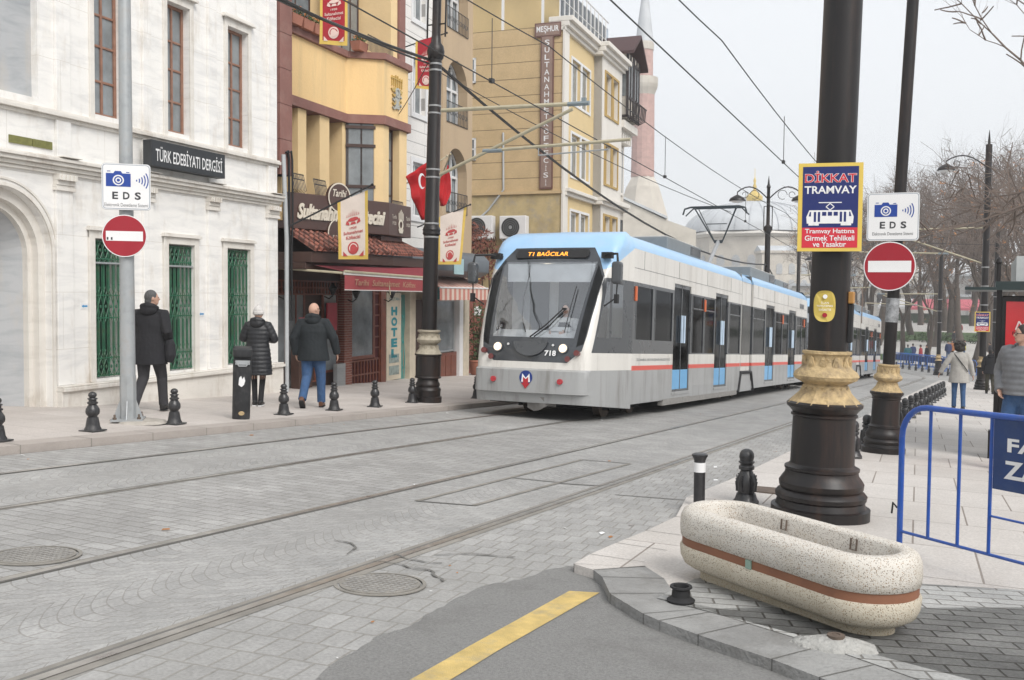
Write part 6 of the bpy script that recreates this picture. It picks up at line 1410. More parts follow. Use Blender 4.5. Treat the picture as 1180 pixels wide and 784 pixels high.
for k in range(12): s=26.6+.65*k; m.tube([(s,.55,12.45),(s,.55,14.2)],.025,5)
m.tube([(26.6,.55,14.2),(34.2,.55,14.2)],.03,5); m.tube([(26.6,.55,13.3),(34.2,.55,13.3)],.02,5); m.build('terrace_frame',mWHF,th_)
m=MB(); m.box(26.62,34.2,.56,.575,12.5,13.9); m.build('terrace_glass',mat_see('terrace_glass_m',(.8,.84,.86),.15,.05),th_)
m=MB(); m.tube([(26.26,2.78,8.0),(26.26,2.75,5.7),(26.26,3.4,4.9),(26.26,3.9,4.5)],.04,6); m.build('wall_pipe',mPIPE,th_)
# vertical sign
t=Athing('vertical_sign','vertical brown sign with white capital letters on the grooved tan side wall','sign',26.2,1.0,5.7)
p_=Pl((26.24,1.03,0),(0,-1,0),(0,0,1)); (da,za),(db,zb_)=SS(617,28),SS(647,40); (dc,zc),(dd_,zd)=SS(625,40),SS(636,218)
cx_=(dc+dd_)/2; p_=Pl((26.22,cx_,0),(0,-1,0),(0,0,1)); mSGB2=mat('maroon_brown_sign',(.15,.075,.06),rough=.5); mSGC=mat('sign_brown_inner',(.25,.17,.14),rough=.5)
m=MB(); hw=(da-db)/2; cxx=cx_-(da+db)/2
rect(m,p_,cxx-hw,cxx+hw,za-.55,za,-.06,0); hv=(dc-dd_)/2+.04; rect(m,p_,-hv,hv,zd,za-.552,-.06,0); m.mi=1; rect(m,p_,cxx-hw+.05,cxx+hw-.05,za-.5,za-.05,0,.01); rect(m,p_,-hv+.05,hv-.05,zd+.06,za-.55,0,.01); m.build('board',[mSGB2,mSGC],t)
m=MB(); text(m,p_,'MEŞHUR',cxx,za-.27,hw*1.7,.3,.012,bold=.02)
W_='SULTANAHMETKÖFTECİSİ'; H_=(za-.65-zd-.1)/len(W_)
for k,ch in enumerate(W_): text(m,p_,ch,0,za-.62-H_*(k+.55),.2 if ch!='İ' else .055,H_*.72*(1.15 if ch in 'İÖ' else 1),.012,bold=.01)
m.build('lettering',mSW,t)
def acunit(x0,x1,y0,y1,lab):
    (d1,zt),(d0,zb)=SS(x0,y0),SS(x1,y1); t=Athing('air_conditioner',lab,'air conditioner',26.1,(d0+d1)/2,zb,group='air conditioners on the tan side wall')
    m=MB(); m.box(25.85,26.25,d0,d1,zb,zt); m.build('case',mWHF,t,bevel=.03); p_=Pl((25.848,d0+(d1-d0)*.58,(zb+zt)/2),(0,-1,0),(0,0,1)); m=MB(); r_=(zt-zb)*.42; disc(m,p_,0,0,r_,0,.006,28); m.mi=1
    for q in range(5): ringp(m,p_,0,0,r_*(q+1)/5-.012,r_*(q+1)/5,.006,.014,0,2*PI,20)
    disc(m,p_,0,0,r_*.2,.006,.02,12); m.build('fan_grille',[mBLK,mGALV],t); m=MB(); m.box(25.9,26.3,d0+.1,d0+.14,zb-.08,zb); m.box(25.9,26.3,d1-.14,d1-.1,zb-.08,zb); m.build('bracket',mGALV,t)
acunit(541.5,571.5,250,276,'left white air conditioner above the red climbing plant'); acunit(580,610,250,276,'right white air conditioner partly hidden behind the tram roof')
# ============================================================ narrow dark timber bay house
nb=Athing('timber_bay_house','narrow pale house with black timber oriels and gabled roof right of the tan house','building',37,-.2)
mOAK=mat('black_timber',(.03,.022,.022),rough=.6); mOFF=mat('off_white_wall',(.52,.48,.42),rough=.85,var=.15,scale=2,dirt=(.38,.33,.28),dscale=1.2,damt=.5)
g0=-2.6; m=MB(); m.box(34.7,37.2,-.1,6,g0,12.9); m.build('wall',mOFF,nb)
m=MB(); m.prism([(34.6,12.9),(37.2,12.9),(35.9,13.8)],-.4,6,lambda u,v,w:(u,w,v)); m.build('gable',mOFF,nb); 
m=MB()
for a,b in (((34.3,12.75),(35.9,13.8)),((35.9,13.8),(37.5,12.5))): m.hexa([(a[0],-1.2,a[1]),(b[0],-1.2,b[1]),(b[0],6,b[1]),(a[0],6,a[1]),(a[0],-1.2,a[1]+.15),(b[0],-1.2,b[1]+.15),(b[0],6,b[1]+.15),(a[0],6,a[1]+.15)])
m.build('roof',mat('dark_red_roof',(.06,.028,.028),rough=.7),nb)
for s0,z0 in ((34.8,9.9),(36.05,9.9)):
    m=MB(); m.box(s0,s0+1.1,-.8,-.1,z0,z0+3.0); o=m.build('oriel',mOFF,nb)
    m=MB()
    for x in (0,.5,1.0): m.box(s0+x,s0+x+.1,-.86,-.8,z0,z0+3.0)
    for z in (0,.9,2.6): m.box(s0,s0+1.12,-.855,-.8,z0+z,z0+z+.12)
    for z in (0,2.6): m.box(s0-.06,s0,-.86,-.1,z0+z,z0+z+.12)
    for d in (-.86,-.45): m.box(s0-.06,s0,d,d+.1,z0,z0+3)
    m.build('timber_frame',mOAK,o); m=MB(); m.box(s0+.1,s0+1.0,-.82,-.805,z0+1.0,z0+2.6); m.box(s0-.02,s0-.005,-.76,-.2,z0+1.0,z0+2.6); m.build('pane',mWPANE,o)
    m=MB(); 
    for k in range(4): x=s0+.1+.3*k; m.tube([(x,-.8,z0-.05),(x,-1.15,z0+.1),(x,-1.2,z0+.7)],.03,5)
    m.tube([(s0,-1.2,z0+.7),(s0+1.15,-1.2,z0+.7)],.035,5); m.build('balcony_rail',mOAK,o)
m=MB(); 
for z0,z1,d in ((9.2,9.4,.5),(9.4,9.75,.9)): m.box(34.6,37.4,-.1-d*.7,.3,z0,z1)
for k in range(6): m.box(34.7+.4*k,34.85+.4*k,-.55,-.1,8.8,9.2)
for z0,z1,d in ((5.6,5.8,.3),(5.8,6.0,.45)): m.box(34.6,37.4,-.1-d*.7,.3,z0,z1)
m.build('cornice',mWST,nb)
for k in range(2): window(nb,35.0+1.1*k,35.8+1.1*k,6.4,8.7,-.16,mWST,mWPANE,nv=2,fw=.12,depth=.06)
for k in range(2): window(nb,35.0+1.1*k,35.8+1.1*k,2.6,5.2,-.16,mBLK,mWPANE,nv=2,fw=.12,depth=.06)
nb.location+=DD*.55
# ============================================================ far buildings
mSTN=mat('weathered_limestone',(.55,.51,.45),rough=.9,var=.2,scale=.4,dirt=(.3,.27,.23),dscale=.25,damt=.5); mPNKB=mat_brick('minaret_brick',(.5,.32,.285),(.46,.29,.26),(.5,.38,.34),.5,.25,.02,axes='XZ',bump=.1); mLEAD=mat('haze_paled_lead',(.5,.52,.54),rough=.6,var=.2,scale=.3); mGLT=mat('gilt_finial',(.75,.55,.15),rough=.3,metal=.6,var=.1)  # lead is paled: part of the distance haze is put into its colour
def FP(x,y,dep): r=ray(x,y); return C0+r*(dep/r.dot(CF))
# minaret
dep=150; q=FP(739,300,dep); px=dep/1150
def zat(x,y,dep=150): return FP(x,y,dep).z
t=thing('minaret','tall pink brick minaret with grey conical cap and stone balcony behind the timber bay house','minaret',V((q.x,q.y,-2)))
ORG[t.name]=V((0,0,0)); zo=-2
m=MB(); z1=zat(739,100)-zo; z0=zat(739,205)-zo; zt=zat(742,52)-zo
m.lathe([(1.75,z0),(1.6,z1)],14); m.build('lower_shaft',mPNKB,t); m=MB(); m.lathe([(1.35,z1+.6),(1.3,zt-1.2)],14); m.build('upper_shaft',mPNKB,t)
m=MB(); m.lathe([(1.6,z1-1.6),(1.8,z1-1.0),(2.0,z1-.5),(2.1,z1),(2.1,z1+1.0),(1.95,z1+1.0),(1.95,z1+.1),(1.3,z1+.1)],14); m.build('balcony',mSTN,t)
m=MB(); m.lathe([(1.4,zt-1.2),(1.45,zt-.2),(1.3,zt)],14); m.build('cap_ring',mSTN,t); m=MB(); m.lathe([(1.35,zt),(1.0,zt+3),(.12,zt+10),(.02,zt+12)],14); m.build('conical_cap',mLEAD,t,smooth=40)
m=MB(); m.lathe([(4.2,0),(4.0,z0-6),(2.6,z0-1.5),(1.75,z0)],8); m.build('base',mSTN,t)
t=thing('stone_hall','pale stone gabled hall with buttress at the foot of the minaret','building',FP(752,300,140)); b=t.location; t.rotation_euler=(0,0,RAD(25)); ORG[t.name]=V((0,0,0)); t.location.z=-3
m=MB(); zt=zat(752,236,140)+3; m.prism([(-4.5,0),(5.5,0),(5.5,zt*.78),(1.5,zt*.86),(-4.5,zt*1.02)],-3,3,lambda u,v,w:(u,w,v)); m.build('wall',mSTN,t); m=MB(); m.hexa([(-4.7,-3.3,zt*1.03),(1.5,-3.3,zt*.87),(1.5,3.3,zt*.87),(-4.7,3.3,zt*1.03),(-4.7,-3.3,zt*1.05),(1.5,-3.3,zt*.89),(1.5,3.3,zt*.89),(-4.7,3.3,zt*1.05)]); m.build('roof_edge',mLEAD,t)
for k in range(4): m=MB(); m.box(-3.5+2*k,-2.7+2*k,-3.06,-3.0,zt*.5,zt*.68); m.build('window',mBSG,t)
# domed building
dep=230; q=FP(868,300,dep); R_=94/1150*dep*.9
t=thing('domed_building','large hazy domed stone building with gilt finial behind the double armed street lamp','building',V((q.x,q.y,-4)),rot=RAD(20)); zo=-4
zc=zat(868,272,dep)-zo; zd=zat(868,237,dep)-zo; ztop=zat(868,230,dep)-zo
m=MB(); m.lathe([(R_*.93,0),(R_*.93,zc-.8)],8); m.build('drum',mSTN,t)
m=MB(); m.lathe([(R_*.95,zc-.9),(R_*1.0,zc-.3),(R_*.99,zc+.1),(R_*.93,zc+.4)],8); m.build('cornice',mWST,t)
m=MB(); H=ztop-zc-1.0
m.lathe([(R_*.93*math.cos(PI/2*k/10)+.1,zc+.4+H*math.sin(PI/2*k/10)) for k in range(11)],48); dm=m.build('dome',mLEAD,t,smooth=60)
m=MB()
for k in range(32):
    a=2*PI*k/32; m.tube([((R_*.94*math.cos(PI/2*j/8)+.1)*math.cos(a),(R_*.94*math.cos(PI/2*j/8)+.1)*math.sin(a),zc+.42+H*1.005*math.sin(PI/2*j/8)) for j in range(9)],.07,4)
m.build('dome_rib',mLEAD,dm)
m=MB(); m.lathe([(.9,ztop-1),(1.8,ztop-.4),(1.9,ztop+.6),(.9,ztop+1.6),(.25,ztop+2.2),(.5,ztop+2.8),(.2,ztop+3.6),(.35,ztop+4.2),(.08,ztop+5),(.05,ztop+7)],16); m.build('finial',mGLT,t,smooth=50)
for k in range(8):
    a=PI/8+PI/4*k
    for j in(-1,0,1):
        rr=R_*.93*math.cos(PI/8); ux=V((-math.sin(a),math.cos(a),0)); p_=Pl(V((rr*math.cos(a)+.02*math.cos(a),rr*math.sin(a)+.02*math.sin(a),zc*.66))+ux*(j*R_*.2),ux,(0,0,1))
        m=MB(); pgon(m,p_,[(-.9,-2),(.9,-2),(.9,.6)]+[(.9*math.cos(PI*i/8),.6+1.1*math.sin(PI*i/8)) for i in range(1,8)]+[(-.9,.6)],0,.1); m.build('window',mMARG,t)
q=FP(930,300,200)
t=thing('arcaded_wing','long low stone wing with a row of arched windows right of the dome','building',V((q.x,q.y,-4)),rot=RAD(24)); zt=zat(930,292,200)+4
m=MB(); m.box(-9,22,0,6,0,zt); m.box(-9.3,22.3,-.3,6.3,zt,zt+.5); m.build('wall',mSTN,t); m=MB(); m.hexa([(-9.3,-.3,zt+.5),(22.3,-.3,zt+.5),(22.3,6.3,zt+.5),(-9.3,6.3,zt+.5),(-9.3,2.8,zt+1.6),(22.3,2.8,zt+1.6),(22.3,3.2,zt+1.6),(-9.3,3.2,zt+1.6)]); m.build('roof',mLEAD,t)
for r_ in (.55,.78):
    for k in range(12): p_=Pl((-8+2.5*k,-.02,zt*r_),(1,0,0),(0,0,1)); m=MB(); pgon(m,p_,[(-.6,-1.1),(.6,-1.1),(.6,.4)]+[(.6*math.cos(PI*i/8),.4+.7*math.sin(PI*i/8)) for i in range(1,8)]+[(-.6,.4)],0,.08); m.build('arched_window',mMARG,t)
# low hazy houses at the horizon to the right and market tents
for i,(x,dep_,w_,y,lab,colr) in enumerate(((985,190,24,330,'low pale building glimpsed under the signs on the slimmer pole',(.42,.4,.37)),(1075,210,30,342,'low grey building behind the bare trees',(.36,.35,.34)),(1150,230,34,318,'taller dull building far behind the bus shelter',(.34,.33,.32)))):
    q=FP(x,360,dep_); t=thing('distant_building',lab,'building',V((q.x,q.y,gz(q.x,q.y))),rot=RAD(-5)); h=zat(x,y,dep_)-gz(q.x,q.y)
    m=MB(); m.box(-w_/2,w_/2,0,8,0,h); m.build('wall',mat('far_wall_%d'%i,colr,rough=.9,var=.2,scale=.3),t); m=MB(); m.box(-w_/2-.4,w_/2+.4,-.4,8.4,h,h+.5); m.build('roof',mLEAD,t)
    for k in range(int(w_/3)): m=MB(); m.box(-w_/2+1+3*k,-w_/2+2.2+3*k,-.08,0,h*.45,h*.75); m.build('window',mBSG,t)
mTENT=mat('pink_red_tent',(.5,.13,.16),rough=.8,var=.1); mTENTW=mat('white_tent',(.6,.6,.6),rough=.8)
for i,(x,dep_,w_,mt,lab) in enumerate(((1102,150,13,mTENT,'pinkish red market tent beyond the bare trees'),(1046,165,9,mTENTW,'white market tent beyond the trees at the bend'),(1165,150,12,mTENT,'red market tent glimpsed beside the bus shelter'))):
    q=FP(x,372,dep_); t=thing('market_tent',lab,'tent',V((q.x,q.y,gz(q.x,q.y))),group='market tents on the square')
    m=MB(); m.hexa([(-w_/2,-2,2.3),(w_/2,-2,2.3),(w_/2,2,2.3),(-w_/2,2,2.3),(-w_/2+.4,-.1,3.6),(w_/2-.4,-.1,3.6),(w_/2-.4,.1,3.6),(-w_/2+.4,.1,3.6)]); m.box(-w_/2,w_/2,-2.02,-2,1.95,2.3); m.build('canopy',mt,t)
    m=MB(); 
    for k in range(5): m.box(-w_/2+k*w_/4-.05,-w_/2+k*w_/4+.05,-2,-1.9,0,2.3)
    m.build('pole',mGALV,t)
    m=MB(); m.box(-w_/2+.5,w_/2-.5,-1,1,0,1.2); m.build('stall_counter',mat('stall_green',(.07,.1,.06),rough=.8,var=.5,scale=1),t)
# hedge strip / green kiosk row
t=MB(); q_=random.Random(2); 
for k in range(10): leafcloud(t,(-30+5*k,118,gz(-10,118)+.5),(2.6,.8,.7),260,.22,q_)
tag(t.build('hedge',mLEAF),'low clipped hedge along the lawn beyond the bend','hedge')
# blue barriers round the bend
mBFAR=mat('far_barrier_blue',(.03,.12,.4),rough=.5,var=.2)
def fbar():
    t=thing('crowd_barrier','x','barrier'); m=MB(); m.tube([(0,0,0),(0,0,.85),(.15,0,1.05),(2.05,0,1.05),(2.2,0,.85),(2.2,0,0)],.028,6); m.tube([(0,0,.2),(2.2,0,.2)],.02,5); m.build('frame',mBFAR,t)
    m=MB()
    for k in range(1,9): m.tube([(.245*k,0,.2),(.245*k,0,1.05)],.014,4)
    m.build('bars',mBFAR,t); m=MB(); m.box(.6,1.6,-.01,.01,.5,.95); m.build('panel',mat('panel_dark_blue',(.01,.05,.2)),t)
    m=MB(); m.tube([(0,-.3,.04),(0,.3,.04)],.03,5); m.tube([(2.2,-.3,.04),(2.2,.3,.04)],.03,5); m.build('foot',mBFAR,t); return t
f0=fbar(); pts=[]
ords=['first','second','third','fourth','fifth','sixth','seventh','eighth','ninth','tenth']
for k in range(9):
    x=1018+10.2*k; Y=88-1.05*k if k<8 else 79; r=ray(x,400); X=r.x/r.y*Y
    lab='blue crowd barrier round the bend of the tracks, %s from the left'%ords[k]
    o=f0 if k==0 else dup(f0); o.location=V((X,Y,gz(X,Y,.05))); o.rotation_euler=(0,0,RAD(-14-4*k)); o['label']=lab; o['group']='blue barriers at the bend'
for k in range(10):
    x=1026+7.5*k; Y=84-1.0*k; X=ray(x,400).x/ray(x,400).y*Y
    dup(br,loc=V((X,Y,gz(X,Y,.05))),label='small dark bollard in front of the far blue barriers, %s from the left'%ords[k],group='bollards round the bend')
# ============================================================ bus shelter
bs=thing('bus_shelter','dark framed bus shelter with a large red poster at the right edge','bus shelter',V((.12,15.6,gz(.12,15.6,PH))))
sx0=ray(1148,400).x/ray(1148,400).y*15.6-.12
m=MB(); 
for x,y in ((sx0+.02,0),(2.6,0),(2.6,4)): m.box(x-.035,x+.035,y-.035,y+.035,0,2.42)
m.build('post',mPOLE,bs); m=MB(); m.box(sx0-.42,2.8,-.2,4.3,2.38,2.42); m.box(sx0-.03,2.8,-.15,4.2,2.42,2.5); m.build('roof',mat('shelter_dark_green',(.02,.035,.035),rough=.4),bs)
m=MB(); m.box(sx0+.22,2.7,-.1,4.1,2.5,2.85); m.build('roof_box',mat('pale_box',(.4,.42,.42),rough=.6),bs)
m=MB(); m.box(sx0+.05,1.25,-.05,.05,.25,2.3); pb_=m.build('poster_case',mPOLE,bs,bevel=.02)
m=MB(); m.box(sx0+.11,1.19,-.062,-.05,.33,2.22); m.build('poster',mat('poster_red',(.5,.025,.03),rough=.3,var=.2,scale=2,coat=.4),pb_)
m=MB(); p_=Pl((sx0+.6,-.064,1.9),(1,0,0),(0,0,1)); text(m,p_,'Sizinle',.12,.18,.5,.14,.001,shear=.3); text(m,p_,'Mutluyuz',0,-.03,.75,.16,.001,shear=.3); m.build('poster_lettering',mat('pale_script',(.6,.5,.48),rough=.6),pb_)
m=MB(); m.box(sx0-.07,sx0+.07,-.07,.07,0,.4); m.build('foot_box',mPOLE,bs)
m=MB(); m.tube([(sx0,0,2.4),(sx0,0,2.74)],.03,8); m.lathe([(.03,2.74),(.045,2.77),(.03,2.82),(.01,2.84)],10,c=(sx0,0,0)); m.build('finial',mPOLE,bs)
# ============================================================ overhead wires
mWIRE=mat('overhead_wire',(.03,.03,.03),rough=.5)
def cat_(pts,sag,n=10):
    out=[]
    for a,b in zip(pts,pts[1:]):
        a=V(a);b=V(b)
        for k in range(n): f=k/n; out.append(a.lerp(b,f)-V((0,0,sag*4*f*(1-f))))
    out.append(V(pts[-1])); return out
def wire(lab,pts,sag,r,n=10,name='overhead_wire'):
    P=cat_(pts,sag,n); c=P[0].copy(); m=MB(); m.tube([p-c for p in P],r,5); o=m.build(name,mWIRE,None,loc=c); tag(o,lab,'wire'); return o
def tz(X,Y,h): 
    return (X,Y,gz(X,Y,h))
YS=[2,16.8,40,62]
Xf=-7.4+.05
wire('contact wire over the far track, touched by the pantograph',[tz(-7.35,Y,5.55) for Y in YS],.0,.011)
wire('sagging carrier wire above the far track contact wire',[tz(-7.35,Y,6.75) for Y in YS],.25,.011)
wire('contact wire over the near track, ending behind the thick pole',[tz(-4.2,Y,5.55) for Y in YS],.0,.011)
wire('sagging carrier wire above the near track contact wire',[tz(-4.2,Y,6.6) for Y in YS],.25,.011)
for i,(X,Y,lab) in enumerate(((-7.35,14.5,'thin dropper wire between the far track wires by the tan house'),(-7.35,24.0,'thin dropper wire in front of the minaret'),(-7.35,33,'thin dropper wire far along the far track wires'),(-4.2,22.5,'thin dropper wire between the near track wires by the thick pole'))):
    m=MB(); m.tube([(0,0,0),(0,0,1.0)],.008,4); m.box(-.03,.03,-.05,.05,-.03,.04); o=m.build('dropper_wire',mWIRE,None,loc=V(tz(X,Y,5.56))); tag(o,lab,'wire')
a1=FP(343,-4,17.0); 
wire('thick black feeder cable swooping from the restaurant to the tall pole',[FP(200,-60,14.0),lb.location+V((0,0,6.63))],.1,.03,name='feeder_cable')
wire('second black feeder cable just under the first, left of the tall pole',[FP(210,-66,14.0),lb.location+V((0,0,6.55))],.12,.018,name='feeder_cable')
L_end=V((-8.98,44.8,gz(-8.98,44.8,5.1)))
wire('thick black feeder cable falling from the tall pole down to the double lamp',[lb.location+V((0.1,0,6.6)),L_end],1.0,.032,14,name='feeder_cable')
wire('feeder cable continuing from the double lamp towards the domed building',[L_end,V((-10.6,75,gz(-10.6,75,5.2)))],1.6,.03,14,name='feeder_cable')
wire('thin span wire crossing from the restaurant to the tall pole',[AW(12.6,1.0,5.9),lb.location+V((0,0,6.6))],.1,.01)
wire('thin wire running from the tall pole past the vertical sign',[lb.location+V((0,0,6.5)),V(tz(-7.35,31,5.6))],.2,.01)
m=MB()
wire('horizontal span wire in front of the right hand trees',[V(tz(-3,46.9,6.3)),V(tz(9,46.9,6.3))],.1,.012)
# ============================================================ banners and flags
mBW=mat('banner_cream',(.6,.52,.46),rough=.9,var=.1,scale=3,bump=.3,bscale=5); mBR=mat('banner_red',(.30,.01,.02),rough=.85,var=.12,scale=3,bump=.3,bscale=5); mBY=mat('banner_gold_edge',(.55,.38,.08),rough=.8); mBT=mat('banner_red_print',(.4,.05,.05),rough=.8); mBTW=mat('banner_pale_print',(.6,.45,.4),rough=.8); mFLG=mat('flag_red',(.42,.006,.01),rough=.8,var=.1,bump=.3,bscale=4)
def banner(lab,TLp,TRp,BLp,BRp,polep,fm,tm,grp='restaurant banners on slanting poles'):
    """corners are world points; the cloth hangs between them"""
    TLp,TRp,BLp,BRp=map(V,(TLp,TRp,BLp,BRp)); c=TLp.copy(); t=thing('hanging_banner',lab,'banner',c,group=grp)
    u=(BRp-BLp); w_=u.length; u.normalize(); v=V((0,0,1)); nrm=u.cross(v); h=(TLp-BLp).z
    def surf(a,b,off=0):   # a 0..1 across, b 0..1 up
        lo=BLp.lerp(BRp,a); hi=TLp.lerp(TRp,a); p=lo.lerp(hi,b); return p-c+nrm*(off+.02*math.sin(a*7+b*5)*(1-b*.6))
    m=MB(); nx,nz=10,16; m.mi=1
    ids=[[m.av(surf(i/nx,j/nz)) for i in range(nx+1)] for j in range(nz+1)]
    for j in range(nz):
        for i in range(nx): m.mi=1 if (i==0 or i==nx-1 or j==0) else 0; m.face((ids[j][i],ids[j][i+1],ids[j+1][i+1],ids[j+1][i]))
    m.build('cloth',[fm,mBY],t,smooth=60)
    f=lambda a,b,c_: surf(.5+a,b,c_+.006)
    H=h; A_=w_
    def fn(a,b,c_=0): return surf(.5+a/A_,b/H,c_+.008)
    m=MB(); b0=.62*H
    s=min(.8,A_/.75)
    for k in range(7): rect_=[(-.16+.05*k-.008,b0+.10*s),(-.16+.05*k+.012,b0+.10*s),(-.16+.05*k+.006,b0+(.26-.03*abs(k-3))*s)]; m.prism([(x*s,y) for x,y in rect_],0,.003,fn)
    for sg in(-1,1):
        m.prism([(sg*(.03+.11*math.cos(PI*k/8))*s,b0+.07*math.sin(PI*k/8)*s) for k in range(9)]+[(sg*(.03-.11*1)*0,b0-.02)],0,.003,fn)
        m.prism([(sg*.16*s,b0+.02),(sg*.19*s,b0-.06*s),(sg*.09*s,b0-.10*s),(sg*.10*s,b0-.04*s)],0,.003,fn)
    m.prism([(-.05*s,b0-.03),(.05*s,b0-.03),(.07*s,b0-.09*s),(-.07*s,b0-.09*s)],0,.003,fn)
    text(m,fn,'1920',0,b0-.17*s,.17*s,.05*s,.002,bold=.02); text(m,fn,'Sultanahmet',0,b0-.27*s,.5*s,.075*s,.002,bold=.015); text(m,fn,'Köftecisi',0,b0-.385*s,.36*s,.085*s,.002,bold=.015)
    q=.18*H; P=[(.145*s*math.cos(2*PI*k/24),q+.145*s*math.sin(2*PI*k/24)) for k in range(24)]; m.prism(P,0,.002,fn)
    for sg in(-1,1): m.prism([(sg*.27*s,.05*H),(sg*.15*s,.05*H),(sg*.27*s,.05*H+.12*s)],0,.002,fn)
    m.build('print',tm,t)
    m=MB(); m.prism([(.11*s*math.cos(2*PI*k/24),q+.11*s*math.sin(2*PI*k/24)) for k in range(24)],.003,.004,fn); m.build('print_ring',fm,t); m=MB(); m.prism([(.085*s*math.cos(2*PI*k/24),q+.085*s*math.sin(2*PI*k/24)) for k in range(24)],.005,.006,fn); m.build('print_centre',tm,t)
    if polep: 
        m=MB(); a,b=V(polep[0])-c,V(polep[1])-c; m.tube([a,b],.018,6); m.ell(tuple(b),(.03,.03,.03),8,6); m.build('banner_pole',mBLK,t)
def aw(x,y,d): s,z=A(x,y,d); return AW(s,d,z)
banner('cream banner with red crest hanging in front of the brown name board',aw(389,234,-1.1),aw(424,219,-1.55),aw(390,299,-1.1),aw(424,299,-1.55),(aw(333,261,-.3),aw(429,213,-1.65)),mBW,mBT)
banner('second cream banner with red crest hanging just right of the tall black pole',aw(504,251,-.3),aw(538,238,-.75),aw(504,305,-.3),aw(531,305,-.75),(aw(481,262,.1),aw(542,236,-.85)),mBW,mBT)
banner('red banner hanging over the rose ledge at the top of the restaurant',aw(369,-22,-1.0),aw(401,-32,-1.4),aw(368,51,-1.0),aw(400,53,-1.4),(aw(330,0,-.1),aw(403,-33,-1.5)),mBR,mBTW)
banner('small red banner partly behind the top of the tall black pole',aw(479,48,.2),aw(504,41,-.2),aw(478,102,.2),aw(503,104,-.2),(aw(465,55,.8),aw(515,38,-.3)),mBR,mBTW)
def flag(lab,pts,pole,moon=None,edges=None):
    c=V(pts[0]); t=thing('national_flag',lab,'flag',c,group='red flags with white crescent'); m=MB(); cc=sum((V(p) for p in pts),V((0,0,0)))/len(pts)-c
    n=len(pts); ids=[m.av(V(p)-c) for p in pts]; ci=m.av(cc+DD*(-.12))
    if edges:
        m=MB(); Lp,Rp=[[V(q)-c for q in e] for e in edges]
        def pl_(P,f): f=f*(len(P)-1); i=min(int(f),len(P)-2); return P[i].lerp(P[i+1],f-i)
        nu,nv=18,14; G=[[m.av(pl_(Lp,j/nv).lerp(pl_(Rp,j/nv),i/nu)+DD*(.05*math.sin(i/nu*15+j/nv*3)*(.35+j/nv))) for i in range(nu+1)] for j in range(nv+1)]
        for j in range(nv):
            for i in range(nu): m.face((G[j][i],G[j][i+1],G[j+1][i+1],G[j+1][i]))
    else:
        for k in range(n): m.face((ids[k],ids[(k+1)%n],ci))
    cl=m.build('cloth',mFLG,t,smooth=180); sd_=cl.modifiers.new('th','SOLIDIFY'); sd_.thickness=.01
    m=MB(); m.tube([V(pole[0])-c,V(pole[1])-c],.018,6); m.ell(tuple(V(pole[1])-c),(.035,.035,.035),8,6); m.build('flag_pole',mCRM,t)
    if moon:
        x,y,d=moon; o=aw(x,y,d)-c; uu=SD; m=MB(); p_=Pl(o,SD,(0,0,1)); P=[(.19*math.cos(a),.19*math.sin(a)) for a in [.7+(2*PI-1.4)*k/20 for k in range(21)]]+[(.05+.15*math.cos(a),.15*math.sin(a)) for a in [(2*PI-.95)-(2*PI-1.9)*k/20 for k in range(21)]]
        pgon(m,p_,P,0,.01); m.build('crescent',mSW,t)
flag('red flag with a white crescent drooping left of the tall black pole',[aw(466,203,-.6),aw(499,182,-1.0),aw(504,215,-.95),aw(493,256,-.7),aw(484,240,-.55),aw(478,231,-.7),aw(474,220,-.5)],(aw(443,229,0),aw(515,180,-1.25)),(486,209,-.98),edges=([aw(468,204,-.55),aw(474,216,-.55),aw(476,228,-.6),aw(481,238,-.6),aw(486,254,-.65)],[aw(499,182,-1.0),aw(503,200,-.95),aw(503,216,-.9),aw(500,234,-.85),aw(494,250,-.75)]))
flag('narrow folded red flag right of the tall black pole',[aw(507,206,-.3),aw(513,196,-.45),aw(517,192,-.4),aw(517,222,-.3),aw(511,236,-.4),aw(507,236,-.3)],(aw(500,225,.3),aw(519,178,-.55)),edges=([aw(508,206,-.3),aw(508,215,-.3),aw(507,226,-.3),aw(509,238,-.3)],[aw(517,190,-.5),aw(519,205,-.45),aw(518,222,-.4),aw(512,236,-.35)]))
